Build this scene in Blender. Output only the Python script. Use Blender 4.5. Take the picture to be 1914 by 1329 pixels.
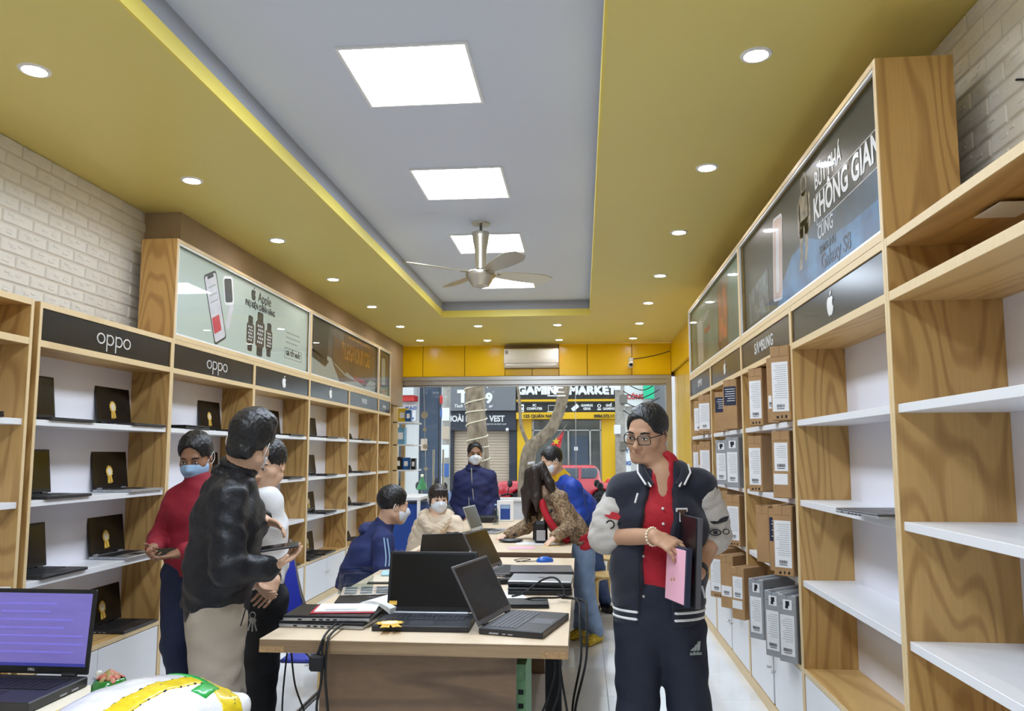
import bpy, bmesh, math, random
import numpy as np
from mathutils import Vector, Matrix
random.seed(7)
SC = bpy.context.scene
COL = SC.collection
for _o in list(bpy.data.objects): bpy.data.objects.remove(_o)
PI = math.pi
# ------------------------------------------------------------------ camera
F_PX, CX_PX, CY_PX, W_PX, H_PX = 1456.0, 957.0, 698.0, 1914.0, 1329.0
YAW, PITCH, CAM_H = math.radians(5.15), math.radians(5.92), 1.48
cam = bpy.data.cameras.new('camera')
cam.sensor_fit = 'HORIZONTAL'; cam.sensor_width = 36.0
cam.lens = 36.0 * F_PX / W_PX
cam.shift_x = (W_PX / 2 - CX_PX) / W_PX
cam.shift_y = (CY_PX - H_PX / 2) / W_PX
cam.clip_start = .05; cam.clip_end = 400
cam_o = bpy.data.objects.new('camera', cam); COL.objects.link(cam_o)
cam_o.location = (0, 0, CAM_H); cam_o.rotation_euler = (PI / 2 + PITCH, 0, YAW)
SC.camera = cam_o
# ------------------------------------------------------------------ world and exposure
SC.view_settings.view_transform = 'Standard'
SC.view_settings.look = 'None'
SC.view_settings.gamma = 1.0
SC.view_settings.use_curve_mapping = False
SC.view_settings.exposure = 1.32
world = bpy.data.worlds.new('overcast_sky'); SC.world = world
world.use_nodes = True
_bg = world.node_tree.nodes['Background']
_bg.inputs[0].default_value = (.86, .93, 1.0, 1); _bg.inputs[1].default_value = 0.85
SC.cycles.use_denoising = True
SC.cycles.use_adaptive_sampling = True
SC.cycles.adaptive_threshold = 0.04
SC.cycles.adaptive_min_samples = 12
SC.cycles.max_bounces = 6
SC.cycles.diffuse_bounces = 4
SC.cycles.glossy_bounces = 2
SC.cycles.transmission_bounces = 3
SC.cycles.transparent_max_bounces = 8
SC.cycles.sample_clamp_indirect = 6.0
SC.cycles.use_light_tree = False
SC.cycles.caustics_reflective = False
SC.cycles.caustics_refractive = False
PANEL_W = 13.0      # emission of the square ceiling panels
DOWN_W = 46.0       # emission of the round downlights

_fw = Vector((-math.sin(YAW) * math.cos(PITCH), math.cos(YAW) * math.cos(PITCH), math.sin(PITCH)))
_rt = Vector((math.cos(YAW), math.sin(YAW), 0)); _up = _rt.cross(_fw)
def at(x, y, X=None, Y=None, Z=None):
    """point of the place that the photograph shows at (x, y), on the plane X=, Y= or Z="""
    r = _fw + _rt * ((x - CX_PX) / F_PX) - _up * ((y - CY_PX) / F_PX)
    if X is not None: t = X / r.x
    elif Y is not None: t = Y / r.y
    else: t = (Z - CAM_H) / r.z
    return Vector((0, 0, CAM_H)) + r * t

# ------------------------------------------------------------------ mesh builder
class MB:
    def __init__(s): s.v = []; s.f = []
    def add(s, vs, fs, M=None):
        n = len(s.v)
        s.v += [tuple(M @ Vector(p)) for p in vs] if M is not None else [tuple(p) for p in vs]
        s.f += [tuple(i + n for i in f) for f in fs]; return s
    def box(s, x0, x1, y0, y1, z0, z1, M=None):
        return s.add([(x, y, z) for x in (x0, x1) for y in (y0, y1) for z in (z0, z1)],
                     [(0, 1, 3, 2), (4, 6, 7, 5), (0, 4, 5, 1), (2, 3, 7, 6), (0, 2, 6, 4), (1, 5, 7, 3)], M)
    def bbox(s, x0, x1, y0, y1, z0, z1, b=.004, M=None):
        X, Y, Z = (x0, x1), (y0, y1), (z0, z1)
        b = min(b, .49 * abs(x1 - x0), .49 * abs(y1 - y0), .49 * abs(z1 - z0))
        vs = []; ix = {}
        for i in (0, 1):
            for j in (0, 1):
                for k in (0, 1):
                    a = X[i] + (b if i == 0 else -b); c = Y[j] + (b if j == 0 else -b); e = Z[k] + (b if k == 0 else -b)
                    for ax, p in enumerate(((X[i], c, e), (a, Y[j], e), (a, c, Z[k]))):
                        ix[i, j, k, ax] = len(vs); vs.append(p)
        fs = []
        q = ((0, 0), (1, 0), (1, 1), (0, 1))
        for d in (0, 1):
            fs.append([ix[d, a, c, 0] for a, c in q]); fs.append([ix[a, d, c, 1] for a, c in q]); fs.append([ix[a, c, d, 2] for a, c in q])
        for a in (0, 1):
            for c in (0, 1):
                fs.append([ix[a, c, 0, 0], ix[a, c, 1, 0], ix[a, c, 1, 1], ix[a, c, 0, 1]])
                fs.append([ix[a, 0, c, 0], ix[a, 1, c, 0], ix[a, 1, c, 2], ix[a, 0, c, 2]])
                fs.append([ix[0, a, c, 1], ix[1, a, c, 1], ix[1, a, c, 2], ix[0, a, c, 2]])
                for k in (0, 1): fs.append([ix[a, c, k, 0], ix[a, c, k, 1], ix[a, c, k, 2]])
        ctr = Vector(((x0 + x1) / 2, (y0 + y1) / 2, (z0 + z1) / 2)); out = []
        for f in fs:
            p = [Vector(vs[i]) for i in f]; n = (p[1] - p[0]).cross(p[2] - p[0])
            out.append(tuple(f) if n.dot((p[0] + p[2]) / 2 - ctr) > 0 else tuple(reversed(f)))
        return s.add(vs, out, M)
    def tube(s, pts, r, n=8, closed=False, M=None):
        P = [Vector(p) for p in pts]; m = len(P); R = r if isinstance(r, (list, tuple)) else [r] * m
        vs = []; fs = []; prev = None
        for i in range(m):
            a = P[i - 1] if (i > 0 or closed) else P[i]; b = P[(i + 1) % m] if (i < m - 1 or closed) else P[i]
            t = (b - a); t = t.normalized() if t.length > 1e-9 else Vector((0, 0, 1))
            if prev is None:
                u = t.orthogonal().normalized()
            else:
                u = prev - t * prev.dot(t)
                u = u.normalized() if u.length > 1e-6 else t.orthogonal().normalized()
            prev = u; w = t.cross(u)
            for k in range(n):
                g = 2 * PI * k / n
                vs.append(P[i] + u * (R[i] * math.cos(g)) + w * (R[i] * math.sin(g)))
        for i in range(m if closed else m - 1):
            for k in range(n):
                j = (i + 1) % m
                fs.append((i * n + k, i * n + (k + 1) % n, j * n + (k + 1) % n, j * n + k))
        if not closed:
            fs.append(tuple(reversed(range(n)))); fs.append(tuple(range((m - 1) * n, m * n)))
        return s.add(vs, fs, M)
    def lathe(s, prof, n=24, M=None, c=(0, 0, 0)):
        vs = []; fs = []; m = len(prof)
        for r, z in prof:
            for k in range(n):
                g = 2 * PI * k / n; vs.append((c[0] + r * math.cos(g), c[1] + r * math.sin(g), c[2] + z))
        for i in range(m - 1):
            for k in range(n):
                fs.append((i * n + k, i * n + (k + 1) % n, (i + 1) * n + (k + 1) % n, (i + 1) * n + k))
        if prof[0][0] > 1e-6: fs.append(tuple(reversed(range(n))))
        if prof[-1][0] > 1e-6: fs.append(tuple(range((m - 1) * n, m * n)))
        return s.add(vs, fs, M)
    def prism(s, poly, z0, z1, M=None):
        n = len(poly)
        return s.add([(x, y, z0) for x, y in poly] + [(x, y, z1) for x, y in poly],
                     [tuple(reversed(range(n))), tuple(range(n, 2 * n))] + [(i, (i + 1) % n, n + (i + 1) % n, n + i) for i in range(n)], M)
    def cyl(s, a, b, r, n=16, r2=None): return s.tube([a, b], [r, r if r2 is None else r2], n)
    def sph(s, c, r, n=14, m=9, M=None):
        R = r if isinstance(r, (tuple, list)) else (r, r, r)
        vs = []; fs = []
        for i in range(m + 1):
            th = PI * i / m
            for k in range(n):
                g = 2 * PI * k / n
                vs.append((c[0] + R[0] * math.sin(th) * math.cos(g), c[1] + R[1] * math.sin(th) * math.sin(g), c[2] - R[2] * math.cos(th)))
        for i in range(m):
            for k in range(n): fs.append((i * n + k, i * n + (k + 1) % n, (i + 1) * n + (k + 1) % n, (i + 1) * n + k))
        return s.add(vs, fs, M)
    def mesh(s, name, mat, smooth=False, recalc=True):
        me = bpy.data.meshes.new(name); me.from_pydata(s.v, [], s.f)
        if recalc:
            bm = bmesh.new(); bm.from_mesh(me)
            bmesh.ops.remove_doubles(bm, verts=bm.verts, dist=1e-6)
            bmesh.ops.recalc_face_normals(bm, faces=bm.faces); bm.to_mesh(me); bm.free()
        if mat is not None: me.materials.append(mat if not isinstance(mat, str) else M_[mat])
        if smooth:
            me.polygons.foreach_set('use_smooth', [True] * len(me.polygons))
            if smooth != 'all':
                try: me.set_sharp_from_angle(angle=math.radians(40))
                except Exception: pass
        return me
def props(o, label=None, cat=None, group=None, kind=None):
    if label: o['label'] = label
    if cat: o['category'] = cat
    if group: o['group'] = group
    if kind: o['kind'] = kind
    return o
def link(name, data, parent=None):
    o = bpy.data.objects.new(name, data); COL.objects.link(o)
    if parent is not None: o.parent = parent
    return o
def thing(name, label, cat, loc=(0, 0, 0), rz=0.0, group=None):
    o = link(name, None); o.empty_display_size = .1
    o.location = loc; o.rotation_euler = (0, 0, rz)
    return props(o, label, cat, group)
def part(name, mb, mat, parent, smooth=False, label=None, kind=None):
    me = mb if isinstance(mb, bpy.types.Mesh) else mb.mesh(name, mat, smooth)
    return props(link(name, me, parent), label, None, None, kind)
def single(name, mb, mat, label, cat, group=None, loc=(0, 0, 0), rz=0.0, smooth=False, kind=None):
    me = mb if isinstance(mb, bpy.types.Mesh) else mb.mesh(name, mat, smooth)
    o = link(name, me); o.location = loc; o.rotation_euler = (0, 0, rz)
    return props(o, label, cat, group, kind)
def struct(name, mb, mat, smooth=False, label=None):
    return props(link(name, mb if isinstance(mb, bpy.types.Mesh) else mb.mesh(name, mat, smooth)), label, None, None, 'structure')
def copy_tree(o, parent=None):
    c = o.copy(); COL.objects.link(c); c.parent = parent
    for ch in list(o.children): copy_tree(ch, c)
    return c
def frame(o, xd, yd):
    """matrix with local x -> xd, local y -> yd, z the normal, origin o"""
    x = Vector(xd).normalized(); y = Vector(yd).normalized(); z = x.cross(y)
    return Matrix(((x.x, y.x, z.x, o[0]), (x.y, y.y, z.y, o[1]), (x.z, y.z, z.z, o[2]), (0, 0, 0, 1)))
ORD = ['first', 'second', 'third', 'fourth', 'fifth', 'sixth', 'seventh', 'eighth', 'ninth', 'tenth']
def spline(pts, n=6, closed=False):
    P = [Vector(p) for p in pts]; out = []; m = len(P)
    for i in range(m if closed else m - 1):
        if closed: a, b, c, d = P[i - 1], P[i], P[(i + 1) % m], P[(i + 2) % m]
        else: a, b, c, d = P[max(i - 1, 0)], P[i], P[i + 1], P[min(i + 2, m - 1)]
        for k in range(n):
            t = k / n
            out.append(.5 * ((2 * b) + (c - a) * t + (2 * a - 5 * b + 4 * c - d) * t * t + (3 * b - a - 3 * c + d) * t ** 3))
    if not closed: out.append(P[-1])
    return out

# ------------------------------------------------------------------ materials
M_ = {}
def lin(c):
    return tuple(((x / 255) / 12.92 if x / 255 <= .04045 else ((x / 255 + .055) / 1.055) ** 2.4) for x in c) + (1,)
def pm(name, col, rough=.5, metal=0, var=0., vscale=8., stretch=(1, 1, 1), bump=0., bscale=60., spec=.5, emit=None, es=1., coat=0., col2=None, sheen=0., trans=0., alpha=1.):
    m = bpy.data.materials.new(name); m.use_nodes = True; nt = m.node_tree; N = nt.nodes; L = nt.links
    b = N['Principled BSDF']; c = lin(col)
    b.inputs['Base Color'].default_value = c; b.inputs['Roughness'].default_value = rough; b.inputs['Metallic'].default_value = metal
    b.inputs['Specular IOR Level'].default_value = spec
    if coat: b.inputs['Coat Weight'].default_value = coat; b.inputs['Coat Roughness'].default_value = .04
    if sheen: b.inputs['Sheen Weight'].default_value = sheen
    if trans: b.inputs['Transmission Weight'].default_value = trans
    if alpha < 1: b.inputs['Alpha'].default_value = alpha
    if emit is not None: b.inputs['Emission Color'].default_value = lin(emit); b.inputs['Emission Strength'].default_value = es
    if var or bump:
        tc = N.new('ShaderNodeTexCoord'); mp = N.new('ShaderNodeMapping'); L.new(tc.outputs['Object'], mp.inputs[0])
        mp.inputs['Scale'].default_value = stretch
    if var:
        nz = N.new('ShaderNodeTexNoise'); nz.inputs['Scale'].default_value = vscale; nz.inputs['Detail'].default_value = 4
        L.new(mp.outputs[0], nz.inputs[0])
        mx = N.new('ShaderNodeMix'); mx.data_type = 'RGBA'
        d = lin(col2) if col2 else tuple(x * (1 - var) for x in c[:3]) + (1,)
        mx.inputs[6].default_value = c; mx.inputs[7].default_value = d
        rp = N.new('ShaderNodeMapRange'); rp.inputs[1].default_value = .35; rp.inputs[2].default_value = .65
        L.new(nz.outputs[0], rp.inputs[0]); L.new(rp.outputs[0], mx.inputs[0]); L.new(mx.outputs[2], b.inputs['Base Color'])
    if bump:
        n2 = N.new('ShaderNodeTexNoise'); n2.inputs['Scale'].default_value = bscale; n2.inputs['Detail'].default_value = 3
        L.new(mp.outputs[0], n2.inputs[0])
        bp = N.new('ShaderNodeBump'); bp.inputs['Strength'].default_value = bump; bp.inputs['Distance'].default_value = .01
        L.new(n2.outputs[0], bp.inputs['Height']); L.new(bp.outputs[0], b.inputs['Normal'])
    M_[name] = m; return m
def wood(name, c1, c2, scale=(5, 5, .55), freq=26., rough=.45, fine=.35):
    """veneer: contour lines of a stretched noise give the cathedral grain"""
    m = bpy.data.materials.new(name); m.use_nodes = True; nt = m.node_tree; N = nt.nodes; L = nt.links
    b = N['Principled BSDF']; b.inputs['Roughness'].default_value = rough
    tc = N.new('ShaderNodeTexCoord'); oi = N.new('ShaderNodeObjectInfo'); mp = N.new('ShaderNodeMapping')
    mp.inputs['Scale'].default_value = scale
    ad = N.new('ShaderNodeVectorMath'); ad.operation = 'ADD'
    mul = N.new('ShaderNodeVectorMath'); mul.operation = 'SCALE'; mul.inputs['Scale'].default_value = 7.3
    cb = N.new('ShaderNodeCombineXYZ'); L.new(oi.outputs['Random'], cb.inputs[0]); L.new(oi.outputs['Random'], cb.inputs[2])
    L.new(cb.outputs[0], mul.inputs[0]); L.new(tc.outputs['Object'], ad.inputs[0]); L.new(mul.outputs[0], ad.inputs[1])
    L.new(ad.outputs[0], mp.inputs[0])
    nz = N.new('ShaderNodeTexNoise'); nz.inputs['Scale'].default_value = 1.0; nz.inputs['Detail'].default_value = 1.0; nz.inputs['Roughness'].default_value = .3
    L.new(mp.outputs[0], nz.inputs[0])
    k = N.new('ShaderNodeMath'); k.operation = 'MULTIPLY'; k.inputs[1].default_value = freq * 2; L.new(nz.outputs[0], k.inputs[0])
    sn = N.new('ShaderNodeMath'); sn.operation = 'SINE'; L.new(k.outputs[0], sn.inputs[0])
    pw = N.new('ShaderNodeMapRange'); pw.inputs[1].default_value = .1; pw.inputs[2].default_value = 1.0; pw.inputs[3].default_value = 0; pw.inputs[4].default_value = .46
    L.new(sn.outputs[0], pw.inputs[0])
    mp2 = N.new('ShaderNodeMapping'); mp2.inputs['Scale'].default_value = (scale[0] * 30, scale[1] * 30, scale[2] * 6); L.new(ad.outputs[0], mp2.inputs[0])
    n2 = N.new('ShaderNodeTexNoise'); n2.inputs['Scale'].default_value = 1.0; L.new(mp2.outputs[0], n2.inputs[0])
    s2 = N.new('ShaderNodeMath'); s2.operation = 'MULTIPLY'; s2.inputs[1].default_value = fine; L.new(n2.outputs[0], s2.inputs[0])
    sm = N.new('ShaderNodeMath'); sm.operation = 'ADD'; sm.use_clamp = True; L.new(pw.outputs[0], sm.inputs[0]); L.new(s2.outputs[0], sm.inputs[1])
    mx = N.new('ShaderNodeMix'); mx.data_type = 'RGBA'; mx.inputs[6].default_value = lin(c1); mx.inputs[7].default_value = lin(c2)
    L.new(sm.outputs[0], mx.inputs[0]); L.new(mx.outputs[2], b.inputs['Base Color'])
    M_[name] = m; return m
def glass(name, tint=(255, 255, 255), rough=.0, base=.0, ior=1.45):
    """thin pane: transparent with a Fresnel reflection"""
    m = bpy.data.materials.new(name); m.use_nodes = True; nt = m.node_tree; N = nt.nodes; L = nt.links
    N.remove(N['Principled BSDF']); out = N['Material Output']
    t = N.new('ShaderNodeBsdfTransparent'); t.inputs[0].default_value = lin(tint)
    g = N.new('ShaderNodeBsdfGlossy'); g.inputs['Roughness'].default_value = rough
    fr = N.new('ShaderNodeFresnel'); fr.inputs[0].default_value = ior
    mx = N.new('ShaderNodeMixShader')
    ge = N.new('ShaderNodeNewGeometry')          # only the outer face reflects: no total reflection inside the thin pane
    a = N.new('ShaderNodeMath'); a.operation = 'ADD'; a.use_clamp = True; a.inputs[1].default_value = base; L.new(fr.outputs[0], a.inputs[0])
    iv = N.new('ShaderNodeMath'); iv.operation = 'SUBTRACT'; iv.inputs[0].default_value = 1; L.new(ge.outputs['Backfacing'], iv.inputs[1])
    mu = N.new('ShaderNodeMath'); mu.operation = 'MULTIPLY'; L.new(a.outputs[0], mu.inputs[0]); L.new(iv.outputs[0], mu.inputs[1]); L.new(mu.outputs[0], mx.inputs[0])
    L.new(t.outputs[0], mx.inputs[1]); L.new(g.outputs[0], mx.inputs[2]); L.new(mx.outputs[0], out.inputs[0])
    M_[name] = m; return m
def emitter(name, col, s):
    m = bpy.data.materials.new(name); m.use_nodes = True; N = m.node_tree.nodes; N.remove(N['Principled BSDF'])
    e = N.new('ShaderNodeEmission'); e.inputs[0].default_value = lin(col); e.inputs[1].default_value = s
    m.node_tree.links.new(e.outputs[0], N['Material Output'].inputs[0]); M_[name] = m; return m

wood('veneer', (206, 166, 102), (150, 108, 56), scale=(4.5, 4.5, .8), freq=44)
wood('veneer_flat', (212, 174, 112), (172, 130, 76), scale=(5, .55, 5))
wood('edge_band', (232, 206, 160), (214, 184, 134), scale=(3, 3, 3), freq=5, fine=.6)
wood('table_top', (232, 212, 184), (214, 190, 158), scale=(4, .5, 4), freq=8)
wood('table_edge', (166, 140, 106), (112, 88, 62), scale=(.4, 4, 22), freq=12)
wood('table_leg_wood', (132, 106, 80), (74, 56, 42), scale=(.5, 4, 9), freq=16)
wood('table_edge_dark', (112, 84, 62), (78, 56, 42), scale=(.5, 4, 9), freq=10)
wood('stool_wood', (226, 190, 120), (200, 160, 92), scale=(6, 1, 1), freq=8)
wood('desk_wood', (236, 226, 206), (220, 206, 180), scale=(4, .5, 4), freq=8)
pm('chipboard', (186, 150, 104), .8, var=.35, vscale=140)
pm('laminate_white', (236, 236, 238), .35)
pm('laminate_back', (232, 230, 236), .5)
pm('ceiling_yellow', (224, 208, 122), .42, bump=.02, bscale=20)
pm('lip_yellow', (236, 214, 96), .45)
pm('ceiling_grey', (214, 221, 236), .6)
pm('tray_grey', (170, 172, 180), .6)
pm('brick_white', (232, 228, 220), .6, bump=.5, bscale=22, var=.06, vscale=5)
pm('wall_cream', (216, 208, 196), .7)
pm('furring_tan', (172, 150, 122), .7, var=.06)
pm('panel_yellow', (250, 204, 0), .25, spec=.5)
pm('joint_brown', (92, 62, 16), .7)
pm('chrome', (205, 205, 205), .22, metal=1)
pm('steel', (190, 188, 184), .32, metal=1)
pm('steel_dark', (120, 116, 108), .4, metal=1)
pm('silver_paint', (196, 188, 172), .32, metal=.75)
pm('plastic_white', (242, 242, 242), .35)
pm('plastic_black', (22, 22, 24), .38)
pm('rubber', (18, 18, 19), .65)
pm('sign_black', (38, 37, 38), .22, spec=.4)
pm('letter_white', (245, 245, 245), .4)
pm('letter_chrome', (235, 235, 235), .25, metal=.3)
pm('lap_black', (24, 24, 27), .35, spec=.4)
pm('lap_dark', (38, 38, 42), .4)
pm('lap_grey', (96, 96, 100), .35, metal=.3)
pm('lap_silver', (178, 180, 184), .3, metal=.6)
pm('screen_off', (16, 16, 19), .18, spec=.5)
pm('key_black', (26, 26, 29), .5)
pm('key_grey', (86, 86, 92), .5)
pm('gold', (232, 178, 62), .4, var=.25, vscale=60, col2=(250, 214, 110))
pm('gold_pale', (250, 236, 206), .4)
pm('kraft', (178, 140, 96), .75, var=.12, vscale=10)
pm('kraft_dark', (150, 114, 76), .75, var=.12, vscale=10)
pm('box_grey', (158, 160, 164), .5, var=.08)
pm('box_grey_dark', (112, 113, 118), .5)
pm('label_white', (238, 238, 240), .5, var=.04, vscale=30)
pm('ink', (28, 28, 34), .6)
pm('ink_blue', (36, 42, 66), .6)
pm('ink_grey', (150, 152, 158), .6)
pm('paper', (240, 240, 238), .6)
pm('paper_pink', (246, 186, 204), .6)
pm('red_cover', (196, 40, 62), .5)
glass('poster_glass', ior=1.28)
glass('window_glass', (246, 250, 250), base=.01)
emitter('panel_light', (226, 239, 255), PANEL_W)
emitter('down_light', (252, 250, 250), DOWN_W)

# flat print and lettering ---------------------------------------------------------------
def text_mesh(body, size, mat, bold=0., align='CENTER', depth=.0015, shear=0., space=1., sx=1.):
    cu = bpy.data.curves.new('lettering', 'FONT'); cu.body = body; cu.size = size; cu.align_x = align; cu.align_y = 'CENTER'
    cu.extrude = depth; cu.offset = bold; cu.shear = shear; cu.space_character = space; cu.resolution_u = 3
    ob = bpy.data.objects.new('lettering', cu); COL.objects.link(ob)
    dg = bpy.context.evaluated_depsgraph_get(); me = bpy.data.meshes.new_from_object(ob.evaluated_get(dg))
    bpy.data.objects.remove(ob); bpy.data.curves.remove(cu)
    if sx != 1.: me.transform(Matrix.Diagonal((sx, 1, 1, 1)))
    me.materials.clear(); me.materials.append(M_[mat]); me.name = 'lettering'
    return me
def lettering(body, size, mat, parent, M, name='lettering', **k):
    me = text_mesh(body, size, mat, **k); me.transform(M); return link(name, me, parent)
def shape2d(name, polys, mat, parent, M, t=.0015, smooth=False):
    b = MB()
    for p in polys: b.prism(p, 0, t, M)
    return part(name, b, mat, parent, smooth)
def rrect(x0, x1, y0, y1, r, n=5):
    out = []
    for cx, cy, a in ((x1 - r, y1 - r, 0), (x0 + r, y1 - r, 90), (x0 + r, y0 + r, 180), (x1 - r, y0 + r, 270)):
        for k in range(n + 1):
            g = math.radians(a + 90 * k / n); out.append((cx + r * math.cos(g), cy + r * math.sin(g)))
    return out
def ring2d(rx, ry, w, c=(0, 0), n=28):
    """annulus as a list of quads"""
    out = []
    for k in range(n):
        a, b = 2 * PI * k / n, 2 * PI * (k + 1) / n
        out.append([(c[0] + (rx - w) * math.cos(a), c[1] + (ry - w) * math.sin(a)), (c[0] + rx * math.cos(a), c[1] + ry * math.sin(a)),
                    (c[0] + rx * math.cos(b), c[1] + ry * math.sin(b)), (c[0] + (rx - w) * math.cos(b), c[1] + (ry - w) * math.sin(b))])
    return out
def disc2d(rx, ry=None, c=(0, 0), n=24):
    ry = ry or rx
    return [(c[0] + rx * math.cos(2 * PI * k / n), c[1] + ry * math.sin(2 * PI * k / n)) for k in range(n)]
def rot2(poly, a, c=(0, 0)):
    ca, sa = math.cos(a), math.sin(a)
    return [(c[0] + x * ca - y * sa, c[1] + x * sa + y * ca) for x, y in poly]
def apple_polys(s):
    """bitten fruit emblem of height about s"""
    P = [(0, .30), (-.10, .335), (-.22, .34), (-.36, .25), (-.42, .08), (-.40, -.12), (-.32, -.32), (-.20, -.46), (-.10, -.48), (0, -.44),
         (.10, -.48), (.20, -.46), (.32, -.34), (.39, -.18), (.31, -.10), (.27, .02), (.29, .14), (.37, .22), (.26, .33), (.10, .335)]
    leaf = [(0, .38), (.02, .50), (.10, .58), (.17, .60), (.16, .50), (.09, .41)]
    return [[(x * s, y * s) for x, y in P], [(x * s, y * s) for x, y in leaf]]
def oppo_polys(h):
    """round letters o p p o in a thin line, height about h, centred"""
    r = h * .36; w = h * .085; out = []; x = -h * 1.45
    out += ring2d(r * 1.2, r, w, (x, 0)); x += h * .98
    for k in range(2):
        out.append([(x - r * 1.02, r), (x - r * 1.02, -h * .78), (x - r * 1.02 + w, -h * .78), (x - r * 1.02 + w, r)])
        out += [q for q in ring2d(r * 1.15, r, w, (x, 0)) if sum(p[0] for p in q) / 4 > x - r * .55]
        x += h * .98 if k == 0 else h * .96
    out += ring2d(r * 1.2, r, w, (x, 0))
    return out
# ================================================================== the room
XL, XR = -3.0, 1.466          # side walls
FL, FR = -2.65, 1.06          # shelf fronts
Y_NEAR, Y_FAR, ZC, ZT = -3.2, 11.72, 3.14, 3.33
TX0, TX1, TY0, TY1 = -1.69, .11, -2.6, 9.27
pm('tile_joint', (150, 150, 150), .6)
def floor_tile_mat():
    m = pm('floor_tile', (244, 246, 249), .09, var=.5, vscale=2.2, col2=(232, 235, 239), spec=.8)
    return m
floor_tile_mat()
fl = struct('floor', MB().box(XL - .1, XR + .1, Y_NEAR, 12.3, -.05, -.004), 'tile_joint', label='pale polished tile floor of the shop')
tile_me = MB().bbox(-.2985, .2985, -.2985, .2985, -.012, 0, .002).mesh('floor_tile', 'floor_tile')
for i in range(-6, 3):
    for j in range(-1, 19):
        cx, cy = .14 + .6 * i + .3, 1.1 + .6 * j
        if cx > XR or cx < XL - .2: continue
        t = link('floor_tile', tile_me, fl); t.location = (cx, cy, 0)
# ceiling with a raised grey tray
c = MB()
c.box(XL, TX0, Y_NEAR, Y_FAR, ZC, ZC + .3); c.box(TX1, XR, Y_NEAR, Y_FAR, ZC, ZC + .3)
c.box(TX0, TX1, TY1, Y_FAR, ZC, ZC + .3); c.box(TX0, TX1, Y_NEAR, TY0, ZC, ZC + .3)
struct('ceiling', c, 'ceiling_yellow', label='mustard yellow dropped ceiling around the grey tray')
c = MB(); e = .06
c.box(TX0 - e - .02, TX1 + e + .02, TY0 - e, TY1 + e, ZT, ZT + .1)
struct('ceiling_tray', c, 'ceiling_grey', label='grey raised ceiling field with four square lights')
c = MB()
c.box(TX0 - .004, TX0 + .004, TY0, TY1, ZC + .078, ZT); c.box(TX1 - .004, TX1 + .004, TY0, TY1, ZC + .078, ZT)
c.box(TX0, TX1, TY1 - .004, TY1 + .004, ZC + .078, ZT); c.box(TX0, TX1, TY0 - .004, TY0 + .004, ZC + .078, ZT)
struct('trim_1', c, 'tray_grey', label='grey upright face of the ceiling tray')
c = MB(); w = .012
c.box(TX0, TX0 + w, TY0, TY1, ZC - .002, ZC + .08); c.box(TX1 - w, TX1, TY0, TY1, ZC - .002, ZC + .08)
c.box(TX0 + w, TX1 - w, TY1 - w, TY1, ZC - .002, ZC + .08); c.box(TX0 + w, TX1 - w, TY0, TY0 + w, ZC - .002, ZC + .08)
struct('trim_2', c, 'lip_yellow', label='bright yellow lip around the ceiling tray')
# side walls with moulded brick relief
wl = struct('wall_left', MB().box(XL - .12, XL, Y_NEAR, 12.0, 0, ZC), 'wall_cream', label='left wall of white moulded brick relief')
wr = struct('wall_right', MB().box(XR, XR + .12, Y_NEAR, 12.0, 0, ZC), 'wall_cream', label='right wall of white moulded brick relief')
struct('wall_rear', MB().box(XL - .12, XR + .12, Y_NEAR - .12, Y_NEAR, 0, ZC), 'wall_cream')
bricks = []
for k in range(4):
    rnd = random.Random(k); b = MB(); w, h = .222, .066
    b.bbox(-.006, .007, -w / 2, w / 2, -h / 2, h / 2, .005)
    for q in range(3):
        y = rnd.uniform(-.08, .06); z = rnd.uniform(-.02, .02)
        b.bbox(.005, .0085 + .001 * q, y, y + rnd.uniform(.03, .06), z - .006, z + .008, .003)
    bricks.append(b.mesh('brick', 'brick_white'))
for wall, xw, sg, ya, yb in ((wl, XL, 1, 2.3, 4.99), (wr, XR, -1, 1.2, 3.1)):
    for r in range(13):
        z = 2.15 + .0385 + .0765 * r
        if z > ZC - .03: continue
        n = 0; y = ya + (.115 if r % 2 else 0)
        while y < yb:
            o = link('brick', bricks[(r * 3 + n) % 4], wall); o.location = (xw, y, z); o.rotation_euler = (0, 0, 0 if sg > 0 else PI)
            y += .232; n += 1
struct('trim_3', MB().box(XL, -2.74, 5.0, Y_FAR, 2.2, ZC), 'furring_tan', label='tan boxed-in strip between left poster cases and ceiling')
# shop front header of yellow panels
wb = struct('wall_back', MB().box(XL - .1, XR + .1, 11.74, 11.95, 2.655, ZC), 'joint_brown', label='yellow panelled header above the shop front')
jx = [-2.995, -2.431, -1.783, -1.165, -.343, .084, .748, 1.33]
def ypanel(x0, x1, z0, z1):
    part('panel', MB().bbox(x0 + .004, x1 - .004, 11.72, 11.742, z0, z1, .002), 'panel_yellow', wb)
for a, b in zip(jx[:-1], jx[1:]):
    if a == -1.165:
        ypanel(a, -.749, 2.66, 2.765); ypanel(-.749, b, 2.66, 2.765)
    else: ypanel(a, b, 2.66, ZC)
part('backing_board', MB().box(-1.16, -.348, 11.722, 11.742, 2.77, ZC), 'furring_tan', wb)
struct('trim_4', MB().box(-2.87, 1.27, 11.70, 11.96, 2.60, 2.655).box(-2.87, 1.27, 11.74, 11.9, 2.535, 2.60).box(-2.87, 1.27, 11.80, 11.84, 2.51, 2.535), 'steel', label='steel roller shutter box over the shop front')
struct('trim_5', MB().box(-2.96, -2.885, 11.70, 11.95, 0, 2.655).box(-2.885, -2.83, 11.74, 11.9, 0, 2.535), 'edge_band', label='pale wooden jamb left of the shop front')
struct('trim_6', MB().box(1.25, 1.33, 11.72, 11.95, 0, 2.655), 'steel', label='steel jamb right of the shop front')
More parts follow.
